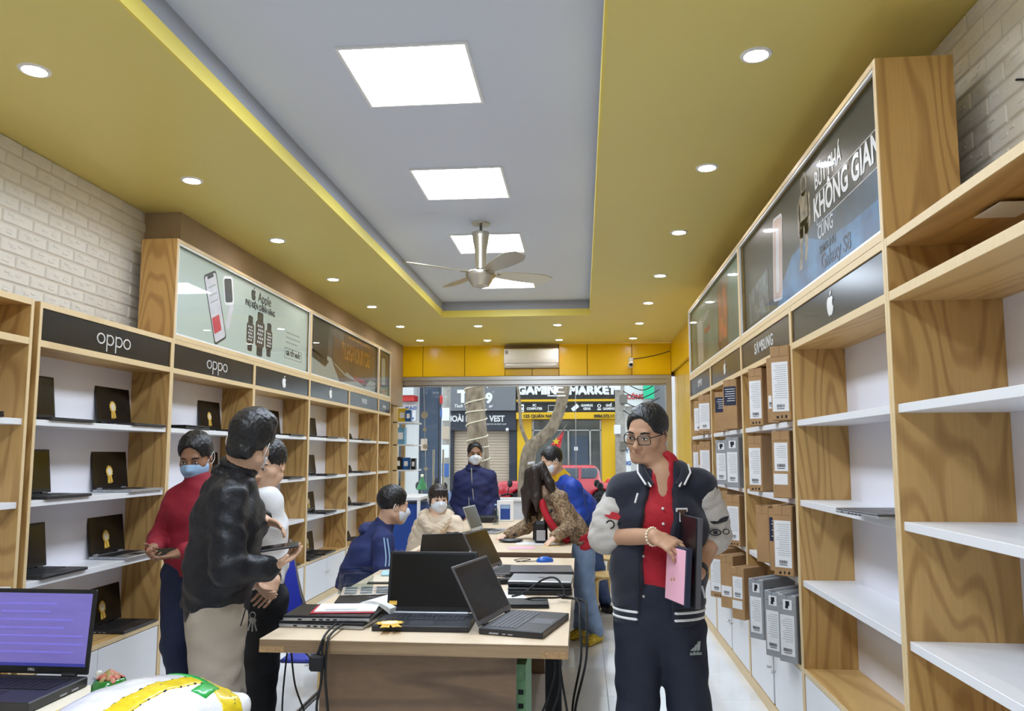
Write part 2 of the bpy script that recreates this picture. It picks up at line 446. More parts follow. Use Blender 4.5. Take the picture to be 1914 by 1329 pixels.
# yellow wall beyond the right shelves
yw = struct('wall_right_far', MB().box(1.40, XR, 7.84, 11.72, 0, ZC), 'joint_brown', label='yellow panelled wall beyond the right shelves')
for a, b in ((7.84, 8.9), (8.9, 9.9), (9.9, 10.6), (10.6, 11.28), (11.3, 11.42), (11.45, 11.7)):
    part('panel', MB().bbox(1.375, 1.402, a + .006, b - .006, 0, 2.69, .002), 'panel_yellow', yw)
part('beam', MB().bbox(1.33, 1.402, 7.84, 11.72, 2.7, ZC, .002), 'panel_yellow', yw)
# glazed shop front: frameless leaves
for i, (a, b) in enumerate(((-2.83, -2.19), (-2.18, -1.5), (-1.49, -.1), (-.09, 1.25))):
    g = struct('window_%d' % (i + 1), MB().box(a, b, 11.815, 11.825, .03, 2.53), 'window_glass',
               label=['left leaf of the glass shop door', 'right leaf of the glass shop door', 'middle fixed pane of the shop front', 'right fixed pane of the shop front'][i])
    part('edge_seal', MB().box(b - .004, b + .006, 11.81, 11.83, .03, 2.53), 'plastic_black' if i == 0 else 'steel', g)
    part('floor_rail', MB().box(a, b, 11.805, 11.835, 0, .03), 'steel', g)
    if i < 2:
        x = b - .07 if i == 0 else a + .07
        part('door_handle', MB().cyl((x, 11.77, .95), (x, 11.77, 1.55), .014, 10).cyl((x, 11.77, 1.05), (x, 11.82, 1.05), .008, 8).cyl((x, 11.77, 1.45), (x, 11.82, 1.45), .008, 8), 'chrome', g, True)
# ------------------------------------------------------------------ lights
for i, y in enumerate((3.6, 5.13, 6.66, 8.19, 2.07, .54, -1.0)):
    o = thing('ceiling_panel_light', ['square ceiling light nearest the camera, in front of the fan', 'second square ceiling light from the camera, just before the fan', 'square ceiling light behind the fan stem', 'farthest square ceiling light, partly behind a fan blade'][i] if i < 4
              else 'square ceiling light over the entrance end of the tray, number %s behind the view' % ORD[i - 4], 'ceiling light', (-.805, y, ZT), 0, 'square ceiling lights')
    f = MB()
    for q in ((-.305, .305, -.305, -.29), (-.305, .305, .29, .305), (-.305, -.29, -.29, .29), (.29, .305, -.29, .29)): f.box(*q, -.012, 0)
    part('frame', f, 'plastic_white', o); part('diffuser', MB().add([(-.29, -.29, -.006), (-.29, .29, -.006), (.29, .29, -.006), (.29, -.29, -.006)], [(0, 1, 2, 3)]).mesh('diffuser', 'panel_light', recalc=False), None, o)
dl_ring = MB().lathe([(.046, -.002), (.05, -.007), (.062, -.006), (.066, 0), (.046, 0)], 24).mesh('trim_ring', 'plastic_white', True)
dl_lens = MB().add([(x, y, -.0035) for x, y in disc2d(.046, n=12)], [tuple(reversed(range(12)))]).mesh('lens', 'down_light', recalc=False)
def downlight(x, y, label, group):
    o = thing('downlight', label, 'downlight', (x, y, ZC), 0, group); link('trim_ring', dl_ring, o); link('lens', dl_lens, o)
for i, y in enumerate((3.178, 4.47, 5.805, 7.238, 8.561, 9.905, 11.197)):
    downlight(.737, y, '%s downlight from the camera in the right row' % ORD[i], 'right row of downlights')
for i, y in enumerate((3.03, 4.405, 5.748, 7.117, 8.501, 9.878, 11.133)):
    downlight(-2.355, y, '%s downlight from the camera in the left row' % ORD[i], 'left row of downlights')
for x, y, l in ((-1.335, 9.93, 'downlight just beyond the tray end, left of the middle pair'), (-.307, 9.936, 'downlight just beyond the tray end, right of the middle pair'),
                (-1.373, 11.22, 'downlight by the yellow header, left above the air conditioner'), (-.326, 11.26, 'downlight by the yellow header, right above the air conditioner')):
    downlight(x, y, l, 'downlights near the shop front')
for i, y in enumerate((1.8, .45, -.9)):
    downlight(.737, y, 'right row downlight behind the view, place %s' % ORD[i], 'downlights behind the view'); downlight(-2.355, y, 'left row downlight behind the view, place %s' % ORD[i], 'downlights behind the view')
# ------------------------------------------------------------------ ceiling fan
fan = thing('ceiling_fan', 'silver four-bladed ceiling fan hanging in the grey tray', 'fan', (-.80, 6.08, ZT))
part('canopy', MB().lathe([(.001, 0), (.075, 0), (.07, -.012), (.02, -.022), (.001, -.022)], 28), 'silver_paint', fan, True)
part('rod', MB().cyl((0, 0, -.02), (0, 0, -.1), .011, 12), 'steel_dark', fan, True)
part('stem_cover', MB().lathe([(.001, -.075), (.07, -.075), (.074, -.082), (.068, -.12), (.05, -.22), (.042, -.34), (.042, -.375), (.001, -.375)], 32), 'silver_paint', fan, True)
part('motor', MB().lathe([(.001, -.37), (.03, -.37), (.034, -.385), (.1, -.395), (.118, -.405), (.122, -.425), (.112, -.445), (.1, -.455), (.09, -.48), (.078, -.495), (.07, -.512), (.03, -.525), (.001, -.527)], 36), 'silver_paint', fan, True)
def blade(a):
    b = MB(); n = 10; vs = []; fs = []
    for i in range(n + 1):
        t = i / n; r = .13 + .52 * t; w = (.045 + .04 * math.sin(PI * min(t * 1.15, 1) * .62)) * (1 - max(0, t - .85) * 3.2)
        tw = math.radians(13)
        for s in (-1, 1):
            for dz in (-.003, .003): vs.append((r, s * w * math.cos(tw), -.405 - s * w * math.sin(tw) + dz + .012 * t))
    for i in range(n):
        k = 4 * i; fs += [(k, k + 4, k + 6, k + 2), (k + 1, k + 3, k + 7, k + 5), (k, k + 1, k + 5, k + 4), (k + 2, k + 6, k + 7, k + 3)]
    fs += [(0, 2, 3, 1), (4 * n, 4 * n + 1, 4 * n + 3, 4 * n + 2)]
    b.add(vs, fs, Matrix.Rotation(a, 4, 'Z')); return b
for d in (30, 120, 210, 300):
    bl = part('blade', blade(math.radians(d + 4)), 'silver_paint', fan, True)
    part('bracket', MB().bbox(.09, .17, -.022, .022, -.412, -.398, .003, Matrix.Rotation(math.radians(d + 4), 4, 'Z')), 'silver_paint', bl)
# ------------------------------------------------------------------ air conditioner and camera
ac = thing('air_conditioner', 'white wall-mounted air conditioner on the yellow header', 'air conditioner', (-.752, 11.72, 2.78))
prof = [(0, 0), (-.15, .0), (-.19, .05), (-.2, .11), (-.2, .25), (-.185, .27), (0, .27)]
b = MB(); b.prism([(x, z) for x, z in prof], -.408, .408, Matrix(((0, 0, 1, 0), (1, 0, 0, 0), (0, 1, 0, 0), (0, 0, 0, 1))))
part('body', b, 'plastic_white', ac)
part('vent_flap', MB().bbox(-.38, .38, -.193, -.172, .012, .042, .004, Matrix.Rotation(.0, 4, 'X')), 'laminate_white', ac)
part('badge', MB().box(-.39, -.345, -.2015, -.2, .19, .245), 'ink_grey', ac)
part('seam', MB().box(-.405, .405, -.2012, -.1985, .058, .062), 'ink_grey', ac)
sc_ = thing('security_camera', 'small white security camera under the yellow header', 'security camera', (.735, 11.72, 2.86))
part('bracket', MB().bbox(-.035, .035, -.03, 0, -.02, .06, .005).cyl((0, -.02, 0), (0, -.08, -.01), .016, 10), 'plastic_white', sc_)
part('head', MB().lathe([(.001, -.07), (.036, -.07), (.042, -.055), (.042, .035), (.03, .055), (.001, .06)], 20, Matrix.Translation((-.01, -.1, -.055)) @ Matrix.Rotation(PI / 2.2, 4, 'X')), 'plastic_white', sc_, True)
part('camera_lens', MB().sph((-.01, -.165, -.062), .026, 12, 8), 'screen_off', sc_, True)
w = spline([(.77, 11.70, 2.9), (.95, 11.69, 2.92), (1.15, 11.66, 2.96), (1.3, 11.6, 3.0)], 6)
single('camera_cable', MB().tube(w, .006, 6), 'ink', 'thin cable running from the security camera to the right wall', 'cable', smooth=True)
w = spline([(1.45, 2.62, 2.72), (1.44, 2.45, 2.66), (1.44, 2.2, 2.70), (1.44, 1.9, 2.80), (1.44, 1.5, 2.92)], 8)
single('wall_cable', MB().tube(w, .004, 6), 'ink', 'thin black cable drooping across the right brick wall', 'cable', smooth=True)
for i, (q, s) in enumerate((((-2.9, 11.3, 2.2), 1),)):
    pass
# ================================================================== shelf units along both walls
Z_BASE, Z_SH, Z_RAIL, Z_SIGN, Z_TOP = .445, (.865, 1.255, 1.65), 2.04, 2.20, 2.23
def shelf_unit(y0, y1, s, depth, label, sign=None, xf=None, gap=.006, ajar=0.0, name='shelf_unit', knobs=True):
    """s = -1: against the left wall, front facing +X; s = +1: against the right wall"""
    xf = (FL if s < 0 else FR) if xf is None else xf
    u = thing(name, label, 'shelf unit', (xf, y0, 0), 0, 'left wall shelf units' if s < 0 else 'right wall shelf units'); w = y1 - y0; t = .02
    def bx(name, x0, x1, ya, yb, z0, z1, mat, b=.0015, parent=None):
        a, c = sorted((s * x0, s * x1)); return part(name, MB().bbox(a, c, ya, yb, z0, z1, b), mat, parent or u)
    for k, (ya, yb) in enumerate(((0.001, t), (w - t, w - .001))):
        p = bx('side_panel', .003, depth, ya, yb, 0, Z_TOP, 'veneer'); bx('edge_strip', 0, .003, ya, yb, 0, Z_TOP, 'edge_band', .0005, p)
    bx('back_panel', depth - .012, depth, t, w - t, .06, Z_TOP, 'laminate_back')
    for nm, z0, z1 in (('top_board', Z_SIGN, Z_TOP), ('rail_board', Z_RAIL - .033, Z_RAIL), ('base_board', Z_BASE - .025, Z_BASE), ('plinth', 0, .07)):
        d = depth - .012 if nm != 'plinth' else .02
        p = bx(nm, .004, d, t, w - t, z0, z1, 'veneer_flat'); bx('edge_strip', .001, .004, t, w - t, z0, z1, 'edge_band', .0005, p)
    for z in Z_SH: bx('shelf', .012, depth - .012, t, w - t, z - .03, z, 'laminate_white')
    h = (w - 2 * t) / 2
    for k in (0, 1):
        ya = t + k * h + (gap / 2 if k else .003); yb = t + (k + 1) * h - (.003 if k else gap / 2)
        d = bx('cabinet_door', .004, .022, ya, yb, .075, Z_BASE - .03, 'laminate_white')
        if knobs:
            ky = (yb - .03) if k == 0 else (ya + .03)
            part('knob', MB().lathe([(.001, 0), (.006, 0), (.005, .012), (.011, .018), (.009, .025), (.001, .026)], 12, Matrix.Translation((s * .004, ky, .27)) @ Matrix.Rotation(-s * PI / 2, 4, 'Y')), 'chrome', d, True)
    if sign:
        sb = bx('sign_board', .008, .02, t, w - t, Z_RAIL, Z_SIGN, 'sign_black', .0005)
        zc = (Z_RAIL + Z_SIGN) / 2
        M = frame((s * .0078, w / 2, zc), (0, 1 if s < 0 else -1, 0), (0, 0, 1))
        if sign == 'oppo': shape2d('oppo_lettering', oppo_polys(.085), 'letter_chrome', sb, M, .003)
        elif sign == 'apple': shape2d('apple_emblem', apple_polys(.105), 'letter_white', sb, M, .003)
        elif sign == 'silver_apple': shape2d('apple_emblem', apple_polys(.10), 'letter_chrome', sb, M, .003)
        elif sign == 'green_apple':
            shape2d('apple_emblem', apple_polys(.10), 'letter_white', sb, M, .003)
        elif sign == 'SAMSUNG':
            me = text_mesh('S\u039bMSUNG', .095, 'letter_chrome', bold=.001, depth=.002, space=1.12); me.transform(M); link('samsung_lettering', me, sb)
        else:
            me = text_mesh(sign, .09, 'letter_chrome', bold=.0005, depth=.002, space=1.1); me.transform(M); link('lettering', me, sb)
    return u
LY = [2.255, 3.54, 4.81, 6.09, 7.385, 8.69, 9.98, 10.62]
LN = ['left shelf unit nearest the camera, cut off by the frame', 'left shelf unit with the nearer OPPO sign', 'left shelf unit with the farther OPPO sign', 'left shelf unit with the nearer apple emblem sign',
      'left shelf unit with the farther apple emblem sign', 'left shelf unit with the VAIO sign', 'narrow last shelf unit on the left by the shop front']
LS = [None, 'oppo', 'oppo', 'green_apple', 'apple', 'V\u039bIO', 'vivo']
for i in range(7):
    a, b = LY[i], LY[i + 1]
    if i == 0: b = 3.515
    if i == 1: a = 3.555
    shelf_unit(a, b, -1, .27, LN[i], LS[i])
RY = [1.52, 2.78, 4.04, 5.29, 6.55, 7.80]
RN = ['right open shelf unit nearest the camera, with empty white shelves', 'right shelf unit with the large apple emblem sign and one laptop', 'right shelf unit with the SAMSUNG sign, full of cartons',
      'right shelf unit with the small apple sign, full of cartons', 'last right shelf unit before the yellow wall']
RS = [None, 'silver_apple', 'SAMSUNG', 'silver_apple', 'OPPO']
for i in range(5):
    shelf_unit(RY[i], RY[i + 1], 1, .385 if i < 1 else .27, RN[i], RS[i], gap=.04 if i in (2, 3) else .006)
# ------------------------------------------------------------------ poster cases above the units
pm('poster_mint', (190, 205, 194), .35)
pm('poster_dark', (44, 44, 46), .35, var=.35, vscale=2.5, col2=(30, 31, 34))
pm('poster_teal', (96, 128, 112), .35, var=.4, vscale=3, col2=(60, 92, 88))
pm('poster_gun', (58, 54, 54), .35, var=.3, vscale=4, col2=(92, 88, 86))
pm('sky_blue', (70, 130, 176), .35, var=.5, vscale=6, col2=(40, 80, 120))
pm('deep_blue', (46, 78, 108), .35, var=.5, vscale=6, col2=(40, 52, 70))
pm('print_black', (30, 30, 32), .35)
pm('print_white', (240, 240, 242), .35)
pm('print_grey', (150, 160, 156), .35)
pm('print_red', (206, 44, 66), .35)
pm('print_gold', (196, 140, 52), .35, var=.4, vscale=14, col2=(120, 76, 26))
pm('print_brown', (92, 66, 48), .35, var=.3, vscale=10)
pm('print_suit', (168, 150, 126), .35, var=.5, vscale=24, col2=(84, 76, 68))
pm('print_screen', (222, 222, 228), .35, var=.12, vscale=18)
pm('print_blue_dark', (30, 40, 66), .35)
pm('print_city', (120, 134, 142), .35, var=.5, vscale=14, col2=(58, 66, 72))
pm('print_orange', (196, 92, 40), .35, var=.4, vscale=8, col2=(110, 60, 36))
pm('print_skin', (210, 180, 170), .35, var=.2, vscale=12)
def poster_case(y0, y1, s, depth, label, bg):
    xf = FL if s < 0 else FR
    u = thing('poster_case', label, 'display case', (xf, y0, Z_TOP), 0, 'poster cases above the shelves'); w = y1 - y0; H = .67; t = .024
    def bx(name, x0, x1, ya, yb, z0, z1, mat, b=.0015, parent=None):
        a, c = sorted((s * x0, s * x1)); return part(name, MB().bbox(a, c, ya, yb, z0, z1, b), mat, parent or u)
    for nm, ya, yb, z0, z1, m in (('side_panel', 0, t, 0, H, 'veneer'), ('side_panel', w - t, w, 0, H, 'veneer'), ('top_board', t, w - t, H - t, H, 'veneer_flat'), ('bottom_board', t, w - t, 0.001, t + .008, 'veneer_flat')):
        p = bx(nm, .003, depth, ya, yb, z0, z1, m); bx('edge_strip', 0, .003, ya, yb, z0, z1, 'edge_band', .0005, p)
    bx('back_board', depth - .01, depth, t, w - t, t, H - t, 'laminate_back')
    f = MB(); a, c = sorted((s * .004, s * .014)); g = .012; zb = t + .008
    for ya, yb, z0, z1 in ((t, t + g, zb, H - t), (w - t - g, w - t, zb, H - t), (t + g, w - t - g, zb, zb + g), (t + g, w - t - g, H - t - g, H - t)): f.box(a, c, ya, yb, z0, z1)
    part('aluminium_bead', f, 'plastic_white', u)
    po = bx('poster', .03, .034, t + .001, w - t - .001, zb, H - t, bg, .0002)
    bx('glass_pane', .010, .013, t + .004, w - t - .004, zb + .003, H - t - .003, 'poster_glass', .0002)
    pw, ph = w - 2 * t, H - 2 * t - .008
    if s < 0: M = frame((s * .0298, t, zb), (0, 1, 0), (0, 0, 1))
    else: M = frame((s * .0298, w - t, zb), (0, -1, 0), (0, 0, 1))
    return u, po, M, pw, ph
def phone(po, M, c, w, h, a, mats=('print_black', 'print_screen')):
    shape2d('printed_phone', [rot2(rrect(-w / 2, w / 2, -h / 2, h / 2, w * .14), a, c)], mats[0], po, M, .0006)
    shape2d('printed_screen', [rot2(rrect(-w * .44, w * .44, -h * .47, h * .47, w * .1), a, c)], mats[1], po, M, .0009)
def txt(po, M, body, u, v, size, mat, rot=0, **k):
    me = text_mesh(body, size, mat, depth=.0005, **k); me.transform(M @ Matrix.Translation((u, v, .0012)) @ Matrix.Rotation(rot, 4, 'Z')); link('printed_text', me, po)
# left case 1: accessories poster
u, po, M, pw, ph = poster_case(4.81, 7.385, -1, .25, 'pale green poster case with phone and watches, above left shelves', 'poster_mint')
pc = (.595, .29); pa = .42
phone(po, M, pc, .20, .52, pa)
q_ = lambda x, y: rot2([(x, y)], pa, pc)[0]
shape2d('printed_tile', [rot2(rrect(-.06, .06, -.06, .06, .01), pa, q_(-.02, -.12))], 'print_red', po, M, .0012)
shape2d('printed_notch', [rot2(rrect(-.05, .05, -.012, .012, .011), pa, q_(0, .232))], 'print_black', po, M, .0012)
shape2d('printed_lines', [rot2(rrect(-.06, .06, -.004, .004, .003), pa, q_(0, v)) for v in (.16, .1, .05)], 'print_grey', po, M, .0012)
shape2d('printed_watch', [rot2(rrect(-.08, .08, -.11, .11, .03), .22, (.80, .46))], 'print_white', po, M, .0006)
shape2d('printed_watch_face', [rot2(rrect(-.062, .062, -.09, .09, .02), .22, (.795, .46))], 'print_black', po, M, .0009)
shape2d('printed_strap', [rot2(rrect(-.03, .03, -.11, .11, .02), -.35, (.83, .27))], 'print_screen', po, M, .0004)
shape2d('apple_emblem', [[(x + 1.25, y + .525) for x, y in p] for p in apple_polys(.105)], 'print_black', po, M, .001)
txt(po, M, 'Apple', 1.34, .52, .115, 'print_black', align='LEFT', bold=.001)
txt(po, M, 'PH\u1ee4 KI\u1ec6N CH\u00cdNH H\u00c3NG', 1.40, .432, .066, 'print_black', bold=.0018, sx=.82)
for k, (cx, sc, dy) in enumerate(((1.21, .88, -.02), (1.59, .88, -.02), (1.40, 1.12, 0))):
    cy = .215 + dy
    shape2d('printed_strap', [rrect(cx - .05 * sc, cx + .05 * sc, cy - .165 * sc, cy + .165 * sc, .02)], 'print_black', po, M, .0005 + .0005 * k)
    shape2d('printed_watch', [rrect(cx - .078 * sc, cx + .078 * sc, cy - .095 * sc, cy + .095 * sc, .025)], 'print_brown', po, M, .0008 + .0005 * k)
    shape2d('printed_watch_face', [rrect(cx - .068 * sc, cx + .068 * sc, cy - .085 * sc, cy + .085 * sc, .022)], 'print_black', po, M, .001 + .0005 * k)
    shape2d('printed_icons', [disc2d(.011 * sc, c=(cx + .034 * i * sc + (.015 * sc if j % 2 else 0) - .005, cy + .03 * j * sc), n=8) for i in (-1, 0, 1) for j in (-2, -1, 0, 1, 2)], 'print_white', po, M, .0012 + .0005 * k)
shape2d('printed_lines', [[(1.98, .32 - .045 * k), (1.98 + (.33, .36, .28)[k], .32 - .045 * k), (1.98 + (.33, .36, .28)[k], .333 - .045 * k), (1.98, .333 - .045 * k)] for k in range(3)], 'print_grey', po, M, .0006)
txt(po, M, 'GI\u00c1 T\u1ed0T NH\u1ea4T', 2.165, .135, .058, 'print_black', bold=.0016, sx=.9)
bxs = [(1.95, 2.38, .09, .094), (1.95, 2.38, .18, .184), (1.95, 1.954, .09, .184), (2.376, 2.38, .09, .184)]
shape2d('printed_border', [[(a, c_), (b_, c_), (b_, d_), (a, d_)] for a, b_, c_, d_ in bxs], 'print_black', po, M, .0006)
# left case 2: dark laptop poster
u, po, M, pw, ph = poster_case(7.385, 9.98, -1, .25, 'dark poster case with laptops and gold lettering, above left shelves', 'poster_gun')
shape2d('printed_floor', [[(0, 0), (2.5, 0), (2.5, .14), (1.2, .2), (0, .3)]], 'print_grey', po, M, .0004)
shape2d('printed_laptop', [[(.1, .25), (.55, .20), (.62, .62), (.12, .62)], [(.0, .2), (.5, .13), (.62, .2), (.1, .27)]], 'print_black', po, M, .0007)
shape2d('printed_laptop', [[(.72, .22), (1.22, .12), (1.3, .45), (.75, .5)], [(.72, .21), (1.22, .1), (1.6, .08), (1.0, .02)]], 'print_brown', po, M, .0009)
shape2d('printed_banner', [[(1.05, .18), (2.0, .04), (2.4, .24), (2.4, .6), (1.15, .6)]], 'print_brown', po, M, .0008)
txt(po, M, 'TLEGROUNDS', 1.62, .375, .26, 'print_gold', bold=.006, sx=.70)
shape2d('printed_lines', [[(1.3, .55), (2.2, .55), (2.2, .575), (1.3, .575)]], 'print_gold', po, M, .001)
txt(po, M, 'GET GAMING', 1.75, .1, .075, 'print_red', bold=.001)
# left case 3: narrow end case
u, po, M, pw, ph = poster_case(9.98, 10.62, -1, .25, 'narrow poster case at the far end above left shelves', 'poster_gun')
shape2d('printed_phone', [rot2(rrect(-.13, .13, -.22, .22, .05), .05, (.3, .33))], 'print_black', po, M, .0006)
shape2d('printed_screen', [rot2(rrect(-.1, .1, -.18, .18, .04), .05, (.3, .33))], 'print_grey', po, M, .0009)
shape2d('printed_floor', [[(0, 0), (.59, 0), (.59, .12), (0, .16)]], 'print_orange', po, M, .0005)
# right case 1: space poster
u, po, M, pw, ph = poster_case(2.78, 5.29, 1, .27, 'dark blue space poster case with white slogan, above right shelves', 'poster_dark')
shape2d('printed_planet', [[(.85, 0), (pw, 0), (pw, .15), (2.1, .15), (1.75, .17), (1.5, .25), (1.2, .24), (.95, .12)]], 'sky_blue', po, M, .0004)
shape2d('printed_planet_rim', [[(1.2, .24), (1.5, .25), (1.75, .17), (2.1, .15), (pw, .15), (pw, .27), (2.0, .26), (1.6, .30)]], 'deep_blue', po, M, .0003)
ax_ = 1.42
ast = [disc2d(.055, .06, (ax_ + .03, .535)), rrect(ax_ - .06, ax_ + .10, .33, .50, .05), rrect(ax_ - .09, ax_ - .045, .30, .47, .02), rrect(ax_ + .085, ax_ + .13, .30, .47, .02), rrect(ax_ - .06, ax_ + .09, .28, .36, .02),
       [(ax_ - .06, .33), (ax_ + .01, .33), (ax_ - .02, .2), (ax_ - .04, .13), (ax_ - .09, .13), (ax_ - .07, .2)], [(ax_ + .02, .33), (ax_ + .09, .33), (ax_ + .075, .22), (ax_ + .04, .15), (ax_, .16), (ax_ + .03, .24)]]
shape2d('printed_astronaut', ast, 'print_suit', po, M, .0007)
shape2d('printed_visor', [disc2d(.034, .036, (ax_ + .035, .53))], 'print_black', po, M, .001)
phone(po, M, (.91, .30), .20, .47, -.1, ('print_screen', 'print_skin'))
shape2d('printed_tower', [rot2(rrect(-.035, .035, -.19, .17, .02), -.1, (.91, .30))], 'print_screen', po, M, .0012)
shape2d('printed_picture', [[(.16, .05), (.68, .05), (.68, .31), (.16, .25)]], 'print_city', po, M, .0007)
txt(po, M, 'B\u1ee8T PH\u00c1', 1.82, .475, .115, 'print_white', bold=.0015, sx=.8)
txt(po, M, 'KH\u00d4NG GIAN', 2.015, .345, .15, 'print_white', bold=.004, sx=.86)
shape2d('printed_rule', [[(1.64, .412), (pw, .412), (pw, .415), (1.64, .415)], [(1.64, .268), (pw, .268), (pw, .271), (1.64, .271)], [(1.64, .268), (1.644, .268), (1.644, .415), (1.64, .415)]], 'print_white', po, M, .0006)
txt(po, M, 'C\u00d9NG', 1.76, .225, .09, 'print_screen', bold=.001, sx=.85)
txt(po, M, 'SAMSUNG', 1.78, .142, .05, 'print_blue_dark', bold=.0015)
txt(po, M, 'Galaxy S8', 1.88, .08, .10, 'print_blue_dark', bold=.0014)
# right case 2
u, po, M, pw, ph = poster_case(5.29, 7.80, 1, .27, 'greenish poster case with brown phones, above far right shelves', 'poster_teal')
shape2d('printed_phone', [rot2(rrect(-.22, .22, -.28, .28, .04), -.06, (1.7, .29))], 'print_brown', po, M, .0006)
shape2d('printed_flame', [[(1.55, .1), (1.85, .1), (1.9, .35), (1.78, .52), (1.66, .42), (1.58, .5), (1.52, .3)]], 'print_orange', po, M, .0009)
shape2d('printed_phone', [rot2(rrect(-.16, .16, -.2, .2, .03), .05, (.55, .25))], 'print_grey', po, M, .0006)
txt(po, M, 'GALAXY', .9, .42, .09, 'print_screen')
txt(po, M, 'New A8', .95, .30, .08, 'print_red')
# small sensor by the right unit
single('paper_tag', MB().bbox(1.18, 1.30, 2.25, 2.40, 2.186, 2.1895, .001), 'label_white', 'small white tag under the top board of the nearest right unit', 'tag')
# ================================================================== laptops
def key_grid(w, d, mb, y0, y1, x0, x1, z, cols=15, rows=6, M=None):
    kx = (x1 - x0) / cols; ky = (y1 - y0) / rows
    for r in range(rows):
        c = 0
        while c < cols:
            n = 5 if (r == 0 and c == 4) else 1
            mb.box(x0 + c * kx + .0012, x0 + (c + n) * kx - .0012, y0 + r * ky + .0012, y0 + (r + 1) * ky - .0012, z, z + .0018, M); c += n
ROS = {}
def rosette_meshes():
    if ROS: return ROS
    n = 36; sc = [((.032 + .0035 * math.cos(12 * 2 * PI * k / n)) * math.cos(2 * PI * k / n), (.032 + .0035 * math.cos(12 * 2 * PI * k / n)) * 1.12 * math.sin(2 * PI * k / n)) for k in range(n)]
    b = MB(); b.prism([(-.018, -.02), (.0, -.02), (-.004, -.075), (-.014, -.066), (-.026, -.072)], 0, .0012); b.prism([(.0, -.02), (.018, -.02), (.026, -.072), (.014, -.066), (.004, -.075)], 0, .0012)
    b.prism(sc, .0012, .003)
    ROS['ros'] = b.mesh('rosette', 'gold'); ROS['mid'] = MB().prism(disc2d(.021, .024, n=20), .003, .0038).mesh('rosette_centre', 'gold_pale'); return ROS
def rosette(parent, M, s=1.0):
    r = rosette_meshes(); o = link('rosette', r['ros'], parent); o.matrix_local = M @ Matrix.Scale(s, 4); o['label'] = 'gold paper rosette sticker'
    link('rosette_centre', r['mid'], o); return o
LAPM = {}
def laptop(label, loc, rz, w=.36, d=.245, lid=100, mats=('lap_black', 'lap_black', 'screen_off', 'key_black'), h=.017, ros=True, group=None, keys=True, name='laptop', roll=0, edge=None, rs=1.0, logo=None):
    k = (w, d, mats, h, keys, edge)
    if k not in LAPM:
        r = {}
        r['base'] = MB().bbox(-w / 2, w / 2, -d / 2, d / 2, 0, h, .003).mesh('base', mats[0])
        b = MB()
        if keys: key_grid(w, d, b, -.015, d / 2 - .035, -w * .42, w * .42, h)
        r['keys'] = b.mesh('keys', mats[3], recalc=False) if keys else None
        r['pad'] = MB().box(-.05, .05, -d / 2 + .012, -.03, h, h + .0006).mesh('touchpad', mats[3])
        r['lid'] = MB().bbox(-w / 2, w / 2, 0, d * .97, -.008, 0, .003).mesh('lid', mats[1])
        r['screen'] = MB().box(-w / 2 + .012, w / 2 - .012, .022, d * .97 - .012, 0, .0008).mesh('screen', mats[2])
        r['hinge'] = MB().cyl((-w * .06, 0, 0), (w * .06, 0, 0), .006, 8).mesh('hinge', mats[0], True)
        r['ports'] = MB().box(-w / 2 - .0008, -w / 2, .02, .035, .005, .01).box(-w / 2 - .0008, -w / 2, -.01, .01, .005, .01).box(-w / 2 - .0008, -w / 2, .05, .09, .004, .011).box(w / 2, w / 2 + .0008, .0, .03, .005, .01).box(w / 2, w / 2 + .0008, .05, .08, .005, .01).mesh('ports', 'ink_grey')
        LAPM[k] = r
    r = LAPM[k]
    o = thing(name, label, 'laptop', loc, rz, group)
    link('base', r['base'], o)
    if r['keys']:
        q = link('keys', r['keys'], o); q['kind'] = 'stuff'
    link('touchpad', r['pad'], o); link('ports', r['ports'], o)
    a = math.radians(lid)
    M = Matrix.Translation((0, d / 2 - .004, h + .004)) @ Matrix(((1, 0, 0, 0), (0, -math.cos(a), -math.sin(a), 0), (0, math.sin(a), -math.cos(a), 0), (0, 0, 0, 1)))
    for sx in (-1, 1): hg = link('hinge', r['hinge'], o); hg.matrix_local = Matrix.Translation((sx * w * .34, d / 2 - .004, h + .003))
    ld = link('lid', r['lid'], o); ld.matrix_local = M
    link('screen', r['screen'], ld)
    if ros: rosette(ld, Matrix.Translation((-.015 * w / .36, .10, .0012)) @ Matrix.Rotation(.12, 4, 'Z'), rs)
    if logo:
        me = text_mesh(logo, .010, 'letter_chrome', depth=.0004); me.transform(Matrix.Translation((0, .012, .0004))); link('lettering', me, ld)
    return o
def closed_laptop(label, loc, rz, w=.36, d=.245, mats=('lap_black', 'lap_black'), h=.026, group=None, emblem=True):
    o = thing('closed_laptop', label, 'laptop', loc, rz, group)
    part('base', MB().bbox(-w / 2, w / 2, -d / 2, d / 2, 0, h * .62, .003), mats[0], o)
    ld = part('lid', MB().bbox(-w / 2, w / 2, -d / 2, d / 2, h * .66, h, .003), mats[1], o)
    part('hinge', MB().box(-w * .42, w * .42, d / 2 - .008, d / 2 - .002, h * .3, h * .9), 'plastic_black', o)
    b = MB()
    for x in (-.12, -.06, -.03, 0, .03): b.box(x, x + .016, -d / 2 - .0008, -d / 2, h * .2, h * .45)
    part('ports', b, 'ink', o)
    if emblem: part('emblem', MB().prism(disc2d(.018), h, h + .0006), 'lap_grey', ld)
    return o
